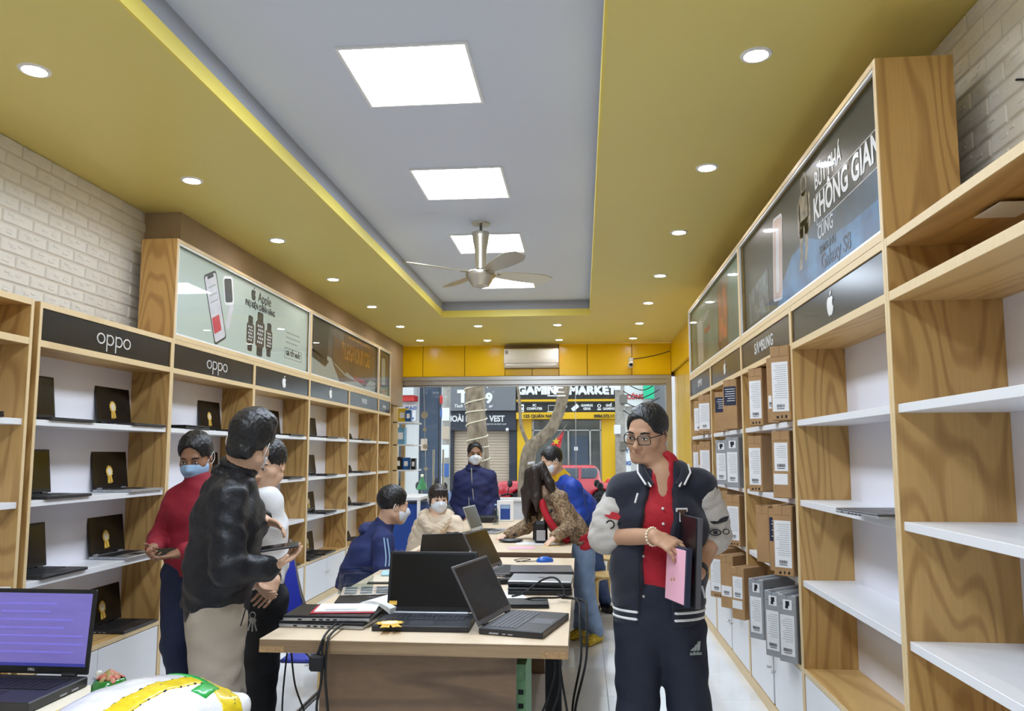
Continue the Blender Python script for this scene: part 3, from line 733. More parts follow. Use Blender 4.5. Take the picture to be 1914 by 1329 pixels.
# ------------------------------------------------------------------ laptops on the left shelves
SHZ = [Z_SH[2], Z_SH[1], Z_SH[0], Z_BASE]
rown = ['top row', 'second row', 'third row', 'bottom row']
def shelf_laptop(y, row, label, lid=99, w=.36, mats=None, ros=True, dx=0, rz=0):
    laptop(label, (FL - .115 + dx, y, SHZ[row] + .001), PI / 2 + rz, w, .24, lid, mats or ('lap_black', 'lap_black', 'screen_off', 'key_black'), .015, ros, 'laptops on the left shelves')
U = ['in the nearer OPPO unit', 'in the farther OPPO unit', 'in the nearer apple unit', 'in the farther apple unit', 'in the VAIO unit']
sil = ('lap_silver', 'lap_black', 'screen_off', 'key_black'); drk = ('lap_dark', 'lap_black', 'screen_off', 'key_black')
for r in range(4):
    shelf_laptop(4.585, r, 'open black laptop with gold rosette, right side of %s %s' % (rown[r], U[0]), lid=97, mats=sil if r in (1, 2) else drk)
    if r < 3: shelf_laptop(3.86, r, 'open black laptop at the left of %s %s' % (rown[r], U[0]), lid=96, ros=(r == 0), mats=drk)
shelf_laptop(5.845, 0, 'open black laptop with gold rosette, right of top row %s' % U[1], lid=97)
closed_laptop('black closed laptop at the left of top row %s' % U[1], (FL - .12, 5.2, SHZ[0] + .001), PI / 2, .34, .23, group='laptops on the left shelves')
shelf_laptop(5.845, 1, 'open black laptop on second row %s behind the men' % U[1], lid=97)
for r in (0, 1, 3): shelf_laptop(7.08, r, 'open black laptop on %s %s' % (rown[r], U[2]), lid=97, ros=r > 0)
for r in range(4):
    shelf_laptop(8.12, r, 'open black laptop with screen seen edge-on, %s %s' % (rown[r], U[3]), lid=98, ros=r > 1)
shelf_laptop(7.68, 3, 'nearer dark laptop on bottom row %s' % U[3], lid=97, ros=False)
closed_laptop('thin silver closed laptop on top row %s' % U[3], (FL - .12, 8.46, SHZ[0] + .001), PI / 2, .3, .21, ('lap_silver', 'lap_silver'), .016, 'laptops on the left shelves')
for r in range(4): shelf_laptop(9.45, r, 'open black laptop on %s %s' % (rown[r], U[4]), lid=112, ros=r in (1, 3))
closed_laptop('dark closed laptop on second row of the nearest left unit', (FL - .12, 3.2, SHZ[0] + .001), PI / 2, .34, .23, group='laptops on the left shelves')
# laptop lying on the right shelf
closed_laptop('silver closed laptop lying on the right shelf, poking over its edge', (FR + .05, 3.0, Z_SH[1] + .001), -PI / 2 + .1, .34, .24, ('lap_silver', 'lap_grey'), .018)
# ------------------------------------------------------------------ cartons on the right shelves
CARM = {}
def carton(label, px, ybase, z, w=.10, h=.36, dp=.30, phi=40, mat='kraft', lab='white', xr=1.07, lean=0):
    """px: where its right front edge stands along the shelf"""
    key = (w, h, dp, mat, lab)
    if key not in CARM:
        r = {}; r['body'] = MB().bbox(0, dp, 0, w, 0, h, .004).mesh('carton_body', mat)
        r['tape'] = MB().box(-.0006, dp + .0006, w / 2 - .022, w / 2 + .022, h, h + .0008).mesh('tape', 'kraft_dark' if mat == 'kraft' else 'box_grey_dark')
        r['flap'] = MB().box(-.0006, 0, w * .5 - .0015, w * .5 + .0015, h * .86, h).box(-.0008, 0, .01, w - .01, h * .855, h * .862).mesh('flap_line', 'kraft_dark' if mat == 'kraft' else 'box_grey_dark')
        if lab == 'white': la = (.008, w - .008, .12, .78)
        elif lab == 'dark': la = (.006, w - .006, .48, .86)
        elif lab == 'grey': la = (.012, w - .012, .10, .70)
        elif lab == 'small': la = (.012, w - .01, .22, .42)
        elif lab == 'two': la = (.012, w - .014, .40, .82)
        else: la = None
        if la:
            y0, y1, z0, z1 = la[0], la[1], la[2] * h, la[3] * h
            r['label'] = MB().box(-.0014, -.0002, y0, y1, z0, z1).mesh('paper_label', 'ink_blue' if lab == 'dark' else 'label_white')
            b = MB(); rn = random.Random(int(w * 1000 + h * 100)); ym = (y0 + y1) / 2
            if lab != 'dark':
                yy = ym - .022
                while yy < ym + .022:
                    ww = rn.choice((.001, .002, .003)); b.box(-.002, -.0014, yy, yy + ww, z0 + .02, z0 + .036); yy += ww + .0018
                b.box(-.002, -.0014, ym - .02, ym + .02, z0 + .012, z0 + .0155)
                r['print'] = b.mesh('barcode', 'ink')
                b = MB(); zz = z1 - .02
                while zz > z0 + .06: b.box(-.0018, -.0014, y0 + .008, y1 - .008 - rn.uniform(0, .02), zz, zz + .002); zz -= .011
                r['lines'] = b.mesh('print_lines', 'ink_grey')
            else:
                zz = z1 - .02
                while zz > z0 + .015: b.box(-.002, -.0014, y0 + .008, y1 - .01 - rn.uniform(0, .03), zz, zz + .004); zz -= .016
                r['print'] = b.mesh('print_lines', 'label_white')
        if lab == 'two': r['label2'] = MB().box(-.0014, -.0002, .016, w - .008, h * .2, h * .36).mesh('paper_label', 'label_white')
        if lab == 'grey':
            r['label2'] = MB().box(-.0014, -.0002, .022, w - .03, h * .78, h * .93).mesh('paper_label', 'label_white')
            r['icon'] = MB().box(-.002, -.0014, .035, w - .044, h * .84, h * .91).box(-.002, -.0014, w / 2 - .008, w / 2 + .008, h * .80, h * .84).mesh('laptop_icon', 'ink')
            r['side'] = MB().box(dp * .2, dp * .34, -.0014, -.0002, h * .6, h * .85).box(dp * .5, dp * .62, -.0014, -.0002, h * .62, h * .8).mesh('side_print', 'ink')
        elif lab == 'white': r['icon'] = MB().box(-.001, 0, .02, .03, h * .03, h * .07).box(-.001, 0, .045, .052, h * .03, h * .07).box(-.001, 0, .065, .078, h * .03, h * .06).mesh('handling_icons', 'ink')
        CARM[key] = r
    r = CARM[key]; xr_ = xr; y = ybase or at(px, 849 - (z + h / 2 - CAM_H) * 300, X=xr_).y
    f = math.radians(phi)
    o = thing('carton', label, 'carton', (xr_, y, z), f, 'cartons on the right shelves')
    b = link('carton_body', r['body'], o)
    for nm in ('tape', 'flap'):
        link('tape' if nm == 'tape' else 'flap_line', r[nm], o)
    for nm, n2 in (('label', 'paper_label'), ('label2', 'paper_label')):
        if nm in r:
            l = link(n2, r[nm], o)
            if nm == 'label':
                for k, n3 in (('print', 'barcode'), ('lines', 'print_lines')):
                    if k in r: link(n3, r[k], l)
    for nm, n2 in (('icon', 'printed_icons'), ('side', 'side_print')):
        if nm in r: link(n2, r[nm], o)
    return o
S1, S2, S3, S4 = Z_SH[2] + .001, Z_SH[1] + .001, Z_SH[0] + .001, Z_BASE + .001
ss, sa, sl = 'in the SAMSUNG unit', 'in the small apple unit', 'in the last right unit'
carton('carton with white label, left on the top row ' + ss, 1425, 0, S1, .1, .345, lab='white')
carton('slim carton between two taller ones on the top row ' + ss, 1455, 0, S1, .075, .36, lab='small')
carton('tall carton with white label, right on the top row ' + ss, 1477, 0, S1, .105, .385, dp=.22, lab='white', xr=1.05, phi=48)
carton('wide carton with white label, left on the second row ' + ss, 1424, 0, S2, .1, .335, dp=.3, lab='white')
carton('carton with two white stickers, right on the second row ' + ss, 1477, 0, S2, .1, .345, dp=.22, lab='two', xr=1.05, phi=48)
carton('plain unlabelled carton, left on the third row ' + ss, 1437, 0, S3, .09, .32, lab='none', xr=1.05)
carton('carton with dark printed block, middle of the third row ' + ss, 1462, 0, S3, .085, .325, lab='dark', xr=1.04)
carton('carton with large white label, right on the third row ' + ss, 1487, 4.10, S3, .105, .355, dp=.22, lab='white', xr=1.05, phi=50)
carton('grey laptop box, left on the bottom row ' + ss, 1426, 0, S4, .1, .33, mat='box_grey', lab='grey', xr=1.0)
carton('grey laptop box, middle of the bottom row ' + ss, 1458, 0, S4, .1, .33, mat='box_grey', lab='grey', xr=1.0)
carton('grey laptop box, right on the bottom row by the divider ' + ss, 1493, 4.085, S4, .1, .33, dp=.24, mat='box_grey', lab='grey', xr=1.05, phi=46)
carton('carton with dark block, left on the top row ' + sa, 1355, 0, S1, .1, .30, lab='dark')
carton('very slim carton in the middle of the top row ' + sa, 1360.5, 0, S1, .05, .32, lab='none')
carton('carton with dark block, right on the top row ' + sa, 1377, 0, S1, .115, .34, dp=.24, lab='dark', xr=1.05)
carton('grey box, left on the second row ' + sa, 1359, 0, S2, .11, .33, mat='box_grey', lab='grey')
carton('grey box, right on the second row ' + sa, 1381, 0, S2, .11, .34, dp=.24, mat='box_grey', lab='grey', xr=1.05)
carton('carton with white label, left on the third row ' + sa, 1361, 0, S3, .12, .34, lab='small')
carton('carton with white label, right on the third row ' + sa, 1383, 0, S3, .11, .34, dp=.24, lab='white', xr=1.04)
carton('carton with white label, left on the bottom row ' + sa, 1352, 0, S4, .12, .35, lab='white', xr=1.0)
carton('carton with a small white sticker, middle of the bottom row ' + sa, 1371, 0, S4, .11, .35, lab='small', xr=1.0)
carton('carton with two stickers, right on the bottom row ' + sa, 1391, 0, S4, .1, .32, dp=.24, lab='two', xr=1.0)
carton('carton with white label, left on the top row ' + sl, 1317, 0, S1, .13, .30, lab='white')
carton('carton with white label, right on the top row ' + sl, 1327, 0, S1, .13, .33, dp=.22, lab='white')
carton('carton with white label, left on the second row ' + sl, 1311, 0, S2, .10, .31, lab='white')
carton('slim carton with a low sticker, middle of the second row ' + sl, 1318, 0, S2, .08, .31, lab='small')
carton('carton with white label, right on the second row ' + sl, 1328, 0, S2, .12, .33, dp=.22, lab='white')
# ================================================================== the two work tables
TZ = .757; T1 = (-1.275, -.062, 3.06, 5.57); T2 = (-1.24, -.085, 5.60, 8.35); TZ2 = .79
t1 = thing('work_table', 'oak-look table nearest the camera with thick top and panel legs', 'table', ((T1[0] + T1[1]) / 2, (T1[2] + T1[3]) / 2, 0), 0, 'work tables')
hx, hy = (T1[1] - T1[0]) / 2, (T1[3] - T1[2]) / 2
part('table_top', MB().bbox(-hx, hx, -hy, hy, TZ - .004, TZ, .001), 'table_top', t1)
ed = part('edge_board', MB().box(-hx, hx, -hy, -hy + .02, TZ - .052, TZ - .004).box(-hx, hx, hy - .02, hy, TZ - .052, TZ - .004).box(-hx, -hx + .02, -hy + .02, hy - .02, TZ - .052, TZ - .004).box(hx - .02, hx, -hy + .02, hy - .02, TZ - .052, TZ - .004), 'table_edge', t1)
part('worn_corner', MB().box(-hx - .0005, -hx + .1, -hy - .0006, -hy, TZ - .052, TZ - .028), 'chipboard', ed); part('worn_corner', MB().box(hx - .1, hx + .0005, -hy - .0006, -hy, TZ - .052, TZ - .026), 'chipboard', ed)
part('underside', MB().box(-hx + .02, hx - .02, -hy + .02, hy - .02, TZ - .052, TZ - .03), 'table_edge', t1)
part('end_panel', MB().bbox(-.39, .40, -hy + .09, -hy + .12, 0, TZ - .052, .001), 'table_leg_wood', t1)
part('end_panel', MB().bbox(-.39, .40, hy - .12, hy - .09, 0, TZ - .052, .001), 'table_leg_wood', t1)
part('spine_panel', MB().bbox(-.35, -.32, -hy + .12, hy - .12, .1, TZ - .052, .001), 'table_leg_wood', t1)
t2 = thing('work_table', 'farther light-topped table with dark edge where the woman leans', 'table', ((T2[0] + T2[1]) / 2, (T2[2] + T2[3]) / 2, 0), 0, 'work tables')
hx, hy = (T2[1] - T2[0]) / 2, (T2[3] - T2[2]) / 2
part('table_top', MB().bbox(-hx, hx, -hy, hy, TZ2 - .004, TZ2, .001), 'table_top', t2)
part('edge_board', MB().bbox(-hx + .001, hx - .001, -hy + .001, hy - .001, TZ2 - .075, TZ2 - .004, .001), 'table_edge_dark', t2)
for sx in (-1, 1):
    for sy in (-1, 1): part('leg', MB().bbox(sx * (hx - .1) - .03, sx * (hx - .1) + .03, sy * (hy - .1) - .03, sy * (hy - .1) + .03, 0, TZ2 - .075, .002), 'table_edge_dark', t2)
# ------------------------------------------------------------------ things on the near table
pm('lap_rog', (30, 32, 38), .42); pm('key_mid', (46, 48, 56), .45)
z = TZ + .001
big = laptop('big black open laptop facing the camera, centre of the near table', (-.672, 3.36, z), math.radians(1), .40, .27, 103, ('lap_rog', 'lap_black', 'screen_off', 'key_mid'), .024, False)
part('hinge_bar', MB().bbox(-.17, .17, .115, .133, .02, .03, .003), 'lap_silver', big)
part('sticker', MB().box(-.19, -.155, .028, .045, .0009, .0014), 'gold', [c for c in big.children if c.name.startswith('lid')][0])
o = single('paper_rosette', rosette_meshes()['ros'], None, 'gold paper rosette lying on the big laptop keyboard', 'rosette', loc=(-.80, 3.25, z + .027), rz=.3)
o.scale = (1.7, 1.1, 1.0); link('rosette_centre', rosette_meshes()['mid'], o)
l2 = laptop('open grey-black laptop turned sideways at the near table corner', (-.245, 3.37, z), math.radians(76), .40, .27, 118, ('lap_dark', 'lap_grey', 'screen_off', 'key_grey'), .026, False)
l3 = laptop('open laptop turned sideways in the middle of the near table', (-.44, 4.86, z), math.radians(76), .38, .26, 118, ('lap_grey', 'lap_grey', 'screen_off', 'key_black'), .02, False)
l4 = laptop('small tilted-back laptop at the far end of the near table', (-.97, 5.3, z), math.radians(205), .34, .22, 118, ('lap_black', 'lap_black', 'screen_off', 'key_black'), .016, False)
cl = ('lap_silver', 'lap_black')
closed_laptop('lower closed laptop of the pair at the left table edge', (-1.085, 3.38, z), math.radians(-4), .37, .26, cl, .024)
closed_laptop('upper closed laptop of the pair, under the red notebook', (-1.08, 3.39, z + .025), math.radians(2), .37, .25, cl, .024)
closed_laptop('black closed laptop under the magazines, left on the near table', (-1.04, 3.86, z), math.radians(10), .34, .24, ('lap_black', 'lap_black'), .02)
closed_laptop('lower laptop of the right-hand rear pair on the near table', (-.27, 4.74, z), math.radians(-4), .36, .25, ('lap_black', 'lap_black'), .026)
closed_laptop('blue-grey laptop on top of the right-hand rear pair', (-.25, 4.72, z + .027), math.radians(4), .37, .26, ('lap_dark', 'lap_grey'), .022)
closed_laptop('lower black laptop of the right-hand front pair', (-.23, 4.22, z), math.radians(2), .33, .24, ('lap_black', 'lap_black'), .036)
closed_laptop('bronze-grey laptop on top of the right-hand front pair', (-.225, 4.25, z + .037), math.radians(-2), .33, .25, ('lap_black', 'lap_silver'), .03)
closed_laptop('black laptop battery tray beside the sideways laptop', (-.36, 3.82, z), math.radians(5), .38, .16, ('lap_black', 'lap_black'), .02, emblem=False)
# notebook, pen, open book
nb = thing('notebook', 'open white notebook with red cover on the laptop pair', 'notebook', (-1.02, 3.40, z + .05), math.radians(8))
part('cover', MB().bbox(-.15, .12, -.085, .085, 0, .003, .001), 'red_cover', nb)
part('pages', MB().bbox(-.135, .125, -.075, .09, .003, .009, .001), 'paper', nb)
ob = thing('open_book', 'thick white open book curling beside the big laptop', 'book', (-.895, 3.58, z), math.radians(-20))
b = MB(); n = 14
for L_ in range(5):
    vs = []; fs = []
    for i in range(n + 1):
        t = i / n; a = t * PI * .95; x = -.10 + .19 * t; zz = .012 + .006 * L_ + (.055 - .004 * L_) * math.sin(a) ** .8 * (1 - .25 * t)
        for y in (-.11, .11):
            vs.append((x, y, zz)); vs.append((x, y, zz + .004))
    for i in range(n):
        k = 4 * i; fs += [(k, k + 4, k + 6, k + 2), (k + 1, k + 3, k + 7, k + 5), (k, k + 1, k + 5, k + 4), (k + 2, k + 6, k + 7, k + 3)]
    fs += [(0, 2, 3, 1), (4 * n, 4 * n + 1, 4 * n + 3, 4 * n + 2)]
    b.add(vs, fs)
part('pages', b, 'paper', ob, True); part('cover', MB().bbox(-.11, .12, -.115, .115, 0, .010, .002), 'lap_dark', ob)
single('pen', MB().tube([(-.07, 0, .004), (.055, 0, .004), (.07, 0, .004)], [.004, .004, .0012], 8), 'plastic_white', 'white pen lying along the red notebook', 'pen', loc=(-1.03, 3.335, z + .0605), rz=.14, smooth=True)
pm('magazine_print', (222, 212, 196), .4, var=.5, vscale=22, col2=(150, 130, 116))
mg = thing('magazine', 'printed leaflet sheet on the left of the near table', 'magazine', (-1.07, 4.03, z + .021), math.radians(14))
part('sheet', MB().bbox(-.17, .17, -.12, .12, 0, .004, .001), 'magazine_print', mg)
b = MB()
for i in range(4):
    for j in range(3): b.box(-.155 + .08 * i, -.155 + .08 * i + .06, -.1 + .075 * j, -.1 + .075 * j + .055, .004, .0046)
part('printed_pictures', b, 'print_city', mg)
glass('acrylic', (235, 240, 240), base=.03)
rk = thing('card_rack', 'clear acrylic card rack at the left table edge', 'card rack', (-1.2, 4.12, z), .25)
part('back_plate', MB().box(-.09, .09, .045, .049, 0, .12), 'acrylic', rk); part('front_lip', MB().box(-.09, .09, -.06, -.056, 0, .05), 'acrylic', rk); part('base_plate', MB().box(-.09, .09, -.06, .049, 0, .004), 'acrylic', rk)
fd = thing('folder', 'cream folder with black edge under the face mask', 'folder', (-1.06, 4.5, z), .1)
part('cover', MB().bbox(-.15, .15, -.11, .11, .006, .014, .002), 'desk_wood', fd); part('backing', MB().bbox(-.16, .15, -.125, .1, 0, .006, .001), 'plastic_black', fd)
pm('mask_blue', (176, 212, 226), .7, bump=.3, bscale=90)
mk = thing('face_mask', 'light blue face mask lying left on the near table', 'face mask', (-1.10, 4.62, z + .016), .2)
b = MB()
for k in range(4): b.bbox(-.09, .09, -.055 + .028 * k, -.025 + .028 * k, .002 * (k % 2), .012 + .004 * (k % 2), .004)
part('cloth', b, 'mask_blue', mk); part('ear_loop', MB().tube(spline([(.09, -.05, .006), (.13, -.03, .004), (.13, .03, .004), (.09, .05, .006)], 6), .002, 6), 'paper', mk, True)
single('paper_sheet', MB().bbox(-.1, .1, -.14, .14, 0, .0015, .0003), 'paper', 'white paper sheet behind the sideways front laptop', 'paper', loc=(-.40, 4.05, z), rz=.3)
pm('mouse_blue', (40, 96, 190), .3)
ms = thing('computer_mouse', 'glossy blue computer mouse at the far end of the near table', 'mouse', (-.26, 5.36, z), math.radians(-70))
part('shell', MB().sph((0, 0, .006), (.033, .06, .030), 18, 10), 'mouse_blue', ms, True); part('base', MB().lathe([(.001, 0), (.03, 0), (.031, .005), (.001, .006)], 18, Matrix.Diagonal((1, 1.7, 1, 1))), 'plastic_black', ms, True)
part('wheel', MB().cyl((-.004, .03, .031), (.004, .03, .031), .008, 12), 'plastic_black', ms, True)
def cable(label, pts, r=.004, mat='rubber', name='cable', n=7):
    return single(name, MB().tube(spline(pts, n), r, 6), mat, label, 'cable', smooth=True)
cable('thin mouse cable coiling on the near table', [(-.30, 5.37, z + .004), (-.40, 5.33, z + .004), (-.47, 5.40, z + .004), (-.42, 5.45, z + .006), (-.36, 5.40, z + .008), (-.45, 5.30, z + .004)], .0025)
cable('black power cable looping over the right-hand laptops', [(-.36, 4.0, z + .01), (-.30, 3.96, z + .035), (-.20, 4.05, z + .09), (-.13, 3.98, z + .1), (-.10, 3.92, z + .03), (-.24, 3.86, z + .03), (-.30, 3.9, z + .01)], .005)
adp = lambda label, loc, rz: (lambda o: (part('brick_case', MB().bbox(-.06, .06, -.026, .026, 0, .03, .006), 'plastic_black', o), part('lead', MB().tube(spline([(.06, 0, .015), (.09, .01, .008), (.12, .0, .004)], 5), .004, 6), 'rubber', o, True)))(thing('power_adapter', label, 'power adapter', loc, rz))
adp('black power adapter next to the lower sideways laptop', (-.42, 4.45, z), .3)
# far table
z2 = TZ2 + .001
l5 = laptop('silver open laptop seen edge-on on the far table', (-.83, 7.0, z2), math.radians(80), .34, .23, 112, ('lap_silver', 'lap_silver', 'screen_off', 'key_black'), .016, False)
b = MB(); rn = random.Random(3)
pts = [(rn.uniform(-.13, .13), rn.uniform(-.09, .09), rn.uniform(.01, .06)) for _ in range(22)]
single('cable_heap', MB().tube(spline(pts, 5), .006, 6), 'rubber', 'heap of tangled black charger cables on the far table', 'cables', loc=(-1.02, 6.35, z2), smooth=True)
adp('black power adapter in front of the cable heap', (-1.0, 6.15, z2), .5)
pch = thing('pouch', 'flat dark grey pouch near the leaning woman hand', 'pouch', (-.57, 6.22, z2), .1)
part('body', MB().sph((0, 0, .014), (.1, .06, .014), 20, 8), 'lap_dark', pch, True); part('strap', MB().tube(spline([(.02, .05, .02), (.05, .12, .05), (.0, .18, .02), (-.05, .1, .02)], 6), .005, 6), 'rubber', pch, True)
single('paper_sheet', MB().bbox(-.15, .15, -.1, .1, 0, .0012, .0003), 'paper', 'white paper sheet under the leaning woman arm', 'paper', loc=(-.37, 6.15, z2), rz=.1)
single('paper_sheet', MB().bbox(-.1, .1, -.07, .07, 0, .0012, .0003), 'paper_pink', 'pinkish paper slip near the front edge of the far table', 'paper', loc=(-.46, 5.85, z2), rz=.2)
pm('sticky_yellow', (244, 222, 150), .6)
single('sticky_note', MB().bbox(-.06, .06, -.04, .04, 0, .0012, .0003), 'sticky_yellow', 'pale yellow note on the right of the far table', 'paper', loc=(-.24, 5.98, z2), rz=.1)
single('phone', MB().bbox(-.035, .035, -.012, .012, 0, .01, .003), 'plastic_black', 'small black phone lying on the right of the far table', 'phone', loc=(-.30, 6.3, z2), rz=.2)
single('phone', MB().bbox(-.05, .05, -.02, .02, 0, .025, .004), 'plastic_black', 'black box-like device beside the leaning woman elbow', 'device', loc=(-.19, 6.6, z2), rz=.2)
# charger cables hanging from the near table
x0 = T1[0]; yf = T1[2]
cable('left charger cable bundle hanging over the table front edge', [(-1.03, 3.30, z + .02), (-1.015, 3.10, z + .02), (-1.01, yf - .03, z - .01), (-1.01, yf - .03, .62), (-1.03, yf - .02, .50), (-1.0, yf - .01, .38), (-1.02, yf, .2), (-1.03, yf, .01)], .005)
cable('second cable beside the left hanging bundle', [(-1.0, 3.30, z + .02), (-.995, 3.10, z + .018), (-.99, yf - .035, z - .01), (-.995, yf - .03, .62), (-.98, yf - .03, .45), (-1.0, yf - .02, .25), (-1.06, yf - .02, .01)], .005)
pl = thing('power_plug', 'black plug hanging from the table front edge', 'plug', (-1.02, yf - .035, .68))
part('plug_body', MB().bbox(-.035, .02, -.022, .02, -.03, .03, .008), 'rubber', pl); part('plug_lead', MB().cyl((-.01, 0, .02), (.015, 0, .09), .006, 8), 'rubber', pl, True); part('pins', MB().cyl((-.04, -.008, -.01), (-.055, -.008, -.01), .003, 6).cyl((-.04, .008, -.01), (-.055, .008, -.01), .003, 6), 'steel', pl)
cable('thin black cable hanging by the folding chair', [(-1.20, 3.2, .70), (-1.17, 3.18, .55), (-1.12, 3.18, .42), (-1.09, 3.18, .25), (-1.07, 3.18, .01)], .004)
cable('another thin cable left of the folding chair leg', [(-1.23, 3.25, .70), (-1.24, 3.23, .45), (-1.22, 3.22, .2), (-1.20, 3.22, .01)], .004)
X = -.05
k1 = [(-.13, 3.95, z + .03), (X + .02, 3.85, z + .02), (X + .03, 3.65, .72), (X + .035, 3.5, .60), (X + .0, 3.35, .45), (X + .01, 3.3, .36), (X + .06, 3.3, .32), (X + .1, 3.3, .37), (X + .12, 3.3, .33), (X + .09, 3.3, .28), (X + .05, 3.3, .2), (X + .06, 3.3, .1), (X + .05, 3.3, .005)]
cable('looped black cable hanging off the right table edge', k1, .0055)
cable('twin of the looped cable hanging off the right table edge', [(p[0] + .02 + .012 * math.sin(i), p[1] - .012, max(p[2] - .012 * math.cos(i * 1.7), .006)) for i, p in enumerate(k1)], .0055)
cable('cable knot ring dangling right of the near table', [(X + .09, 3.28, .30), (X + .15, 3.28, .315), (X + .16, 3.28, .295), (X + .11, 3.28, .28), (X + .07, 3.28, .32), (X + .05, 3.28, .35)], .005)
cable('cable hanging under the right front table corner', [(-.12, 3.2, .70), (-.12, 3.22, .6), (-.17, 3.25, .45), (-.24, 3.3, .33), (-.29, 3.35, .22)], .005)
cable('middle cable hanging under the right table end', [(-.10, 3.2, .70), (-.10, 3.2, .56), (-.14, 3.2, .42), (-.12, 3.2, .32), (-.07, 3.2, .18), (-.06, 3.2, .005)], .005)
cable('right-hand cable hanging under the right table end', [(-.105, 3.22, .70), (-.09, 3.22, .58), (-.07, 3.22, .46), (-.06, 3.22, .36), (-.02, 3.22, .25), (.0, 3.22, .005)], .005)
pm('print_green', (136, 190, 140), .6, var=.25, vscale=30)
gb = thing('flyer_box', 'green printed box standing under the near table', 'box', (-.27, 3.3, 0))
part('carton_body', MB().bbox(-.01, .03, 0, .35, 0, .62, .002), 'print_green', gb)
for k in range(9): part('printed_letter', MB().box(-.002, .02, -.001, 0, .06 + .055 * k, .08 + .055 * k), 'ink', gb)
ps = thing('power_strip', 'black socket cube hanging under the right table end', 'power strip', (-.28, 3.4, .12))
part('socket_body', MB().bbox(-.06, .05, -.05, .05, 0, .1, .01), 'plastic_black', ps); part('handle', MB().tube(spline([(.05, 0, .08), (.09, 0, .085), (.095, 0, .03), (.05, 0, .02)], 6), .006, 6), 'plastic_black', ps, True); part('socket_lead', MB().tube(spline([(-.03, 0, .1), (-.02, 0, .2), (.0, .05, .35), (.02, .1, .59)], 6), .006, 6), 'rubber', ps, True)
single('post', MB().bbox(-.195, -.115, 4.0, 4.08, 0, TZ - .053, .002), 'ink', 'dark upright post under the right side of the near table', 'post')
# ------------------------------------------------------------------ folding chair
pm('chair_blue', (34, 52, 172), .45); pm('chair_seat', (70, 82, 190), .5, bump=.2, bscale=200)
ch = thing('folding_chair', 'blue folding chair with grey tube legs left of the near table', 'chair', (-1.35, 4.16, 0), math.radians(92))
part('seat', MB().bbox(-.2, .2, -.2, .2, .425, .445, .012), 'chair_seat', ch)
bk = Matrix.Translation((0, .22, .62)) @ Matrix.Rotation(math.radians(-12), 4, 'X')
part('backrest', MB().bbox(-.2, .2, -.01, .01, -.05, .33, .012, bk), 'chair_blue', ch)
for sx in (-1, 1):
    part('leg', MB().tube(spline([(sx * .21, .30, 1.0), (sx * .21, .2, .62), (sx * .21, 0, .43), (sx * .21, -.26, .012)], 5), .012, 10), 'steel', ch, True)
    part('leg', MB().tube([(sx * .185, -.16, .42), (sx * .185, .28, .012)], .012, 10), 'steel', ch, True)
part('crossbar', MB().cyl((-.21, -.2, .11), (.21, -.2, .11), .009, 8), 'steel', ch, True); part('crossbar', MB().cyl((-.185, .2, .09), (.185, .2, .09), .009, 8), 'steel', ch, True); part('seat_rail', MB().cyl((-.21, -.19, .42), (.21, -.19, .42), .01, 8), 'steel', ch, True)
# ------------------------------------------------------------------ round wooden stools
def stool(label, x, y, h=.45, rz=0):
    s = thing('wooden_stool', label, 'stool', (x, y, 0), rz, 'round wooden stools')
    part('seat', MB().lathe([(.001, h - .026), (.155, h - .026), (.165, h - .018), (.165, h - .006), (.158, h), (.001, h)], 32), 'stool_wood', s, True)
    for k in range(4):
        a = PI / 4 + k * PI / 2; c_, n_ = math.cos(a), math.sin(a)
        part('leg', MB().tube(spline([(c_ * .03, n_ * .03, h - .032), (c_ * .12, n_ * .12, h - .036), (c_ * .145, n_ * .145, h - .08), (c_ * .15, n_ * .15, h * .5), (c_ * .155, n_ * .155, 0)], 5), .016, 8), 'stool_wood', s, True)
stool('round wooden stool nearest the camera in the right aisle', .215, 6.95, .45)
stool('round wooden stool half hidden behind the nearer stool', .30, 8.0, .46, .4)
stool('wooden stool under the seated man in blue', -1.55, 5.0, .44, .2)
stool('wooden stool under the woman in the cream coat', -1.42, 6.75, .44, .5)
# ------------------------------------------------------------------ front desk corner with laptop, plant jar and parcel
dk = thing('front_desk', 'pale counter desk at the lower left corner', 'desk', (-1.65, 1.65, 0))
part('desk_top', MB().bbox(-.7, .56, -.85, .62, .77, .80, .003), 'desk_wood', dk); part('front_panel', MB().bbox(-.68, .52, .56, .58, 0, .77, .002), 'laminate_white', dk); part('side_panel', MB().bbox(.5, .52, -.8, .56, 0, .77, .002), 'laminate_white', dk)
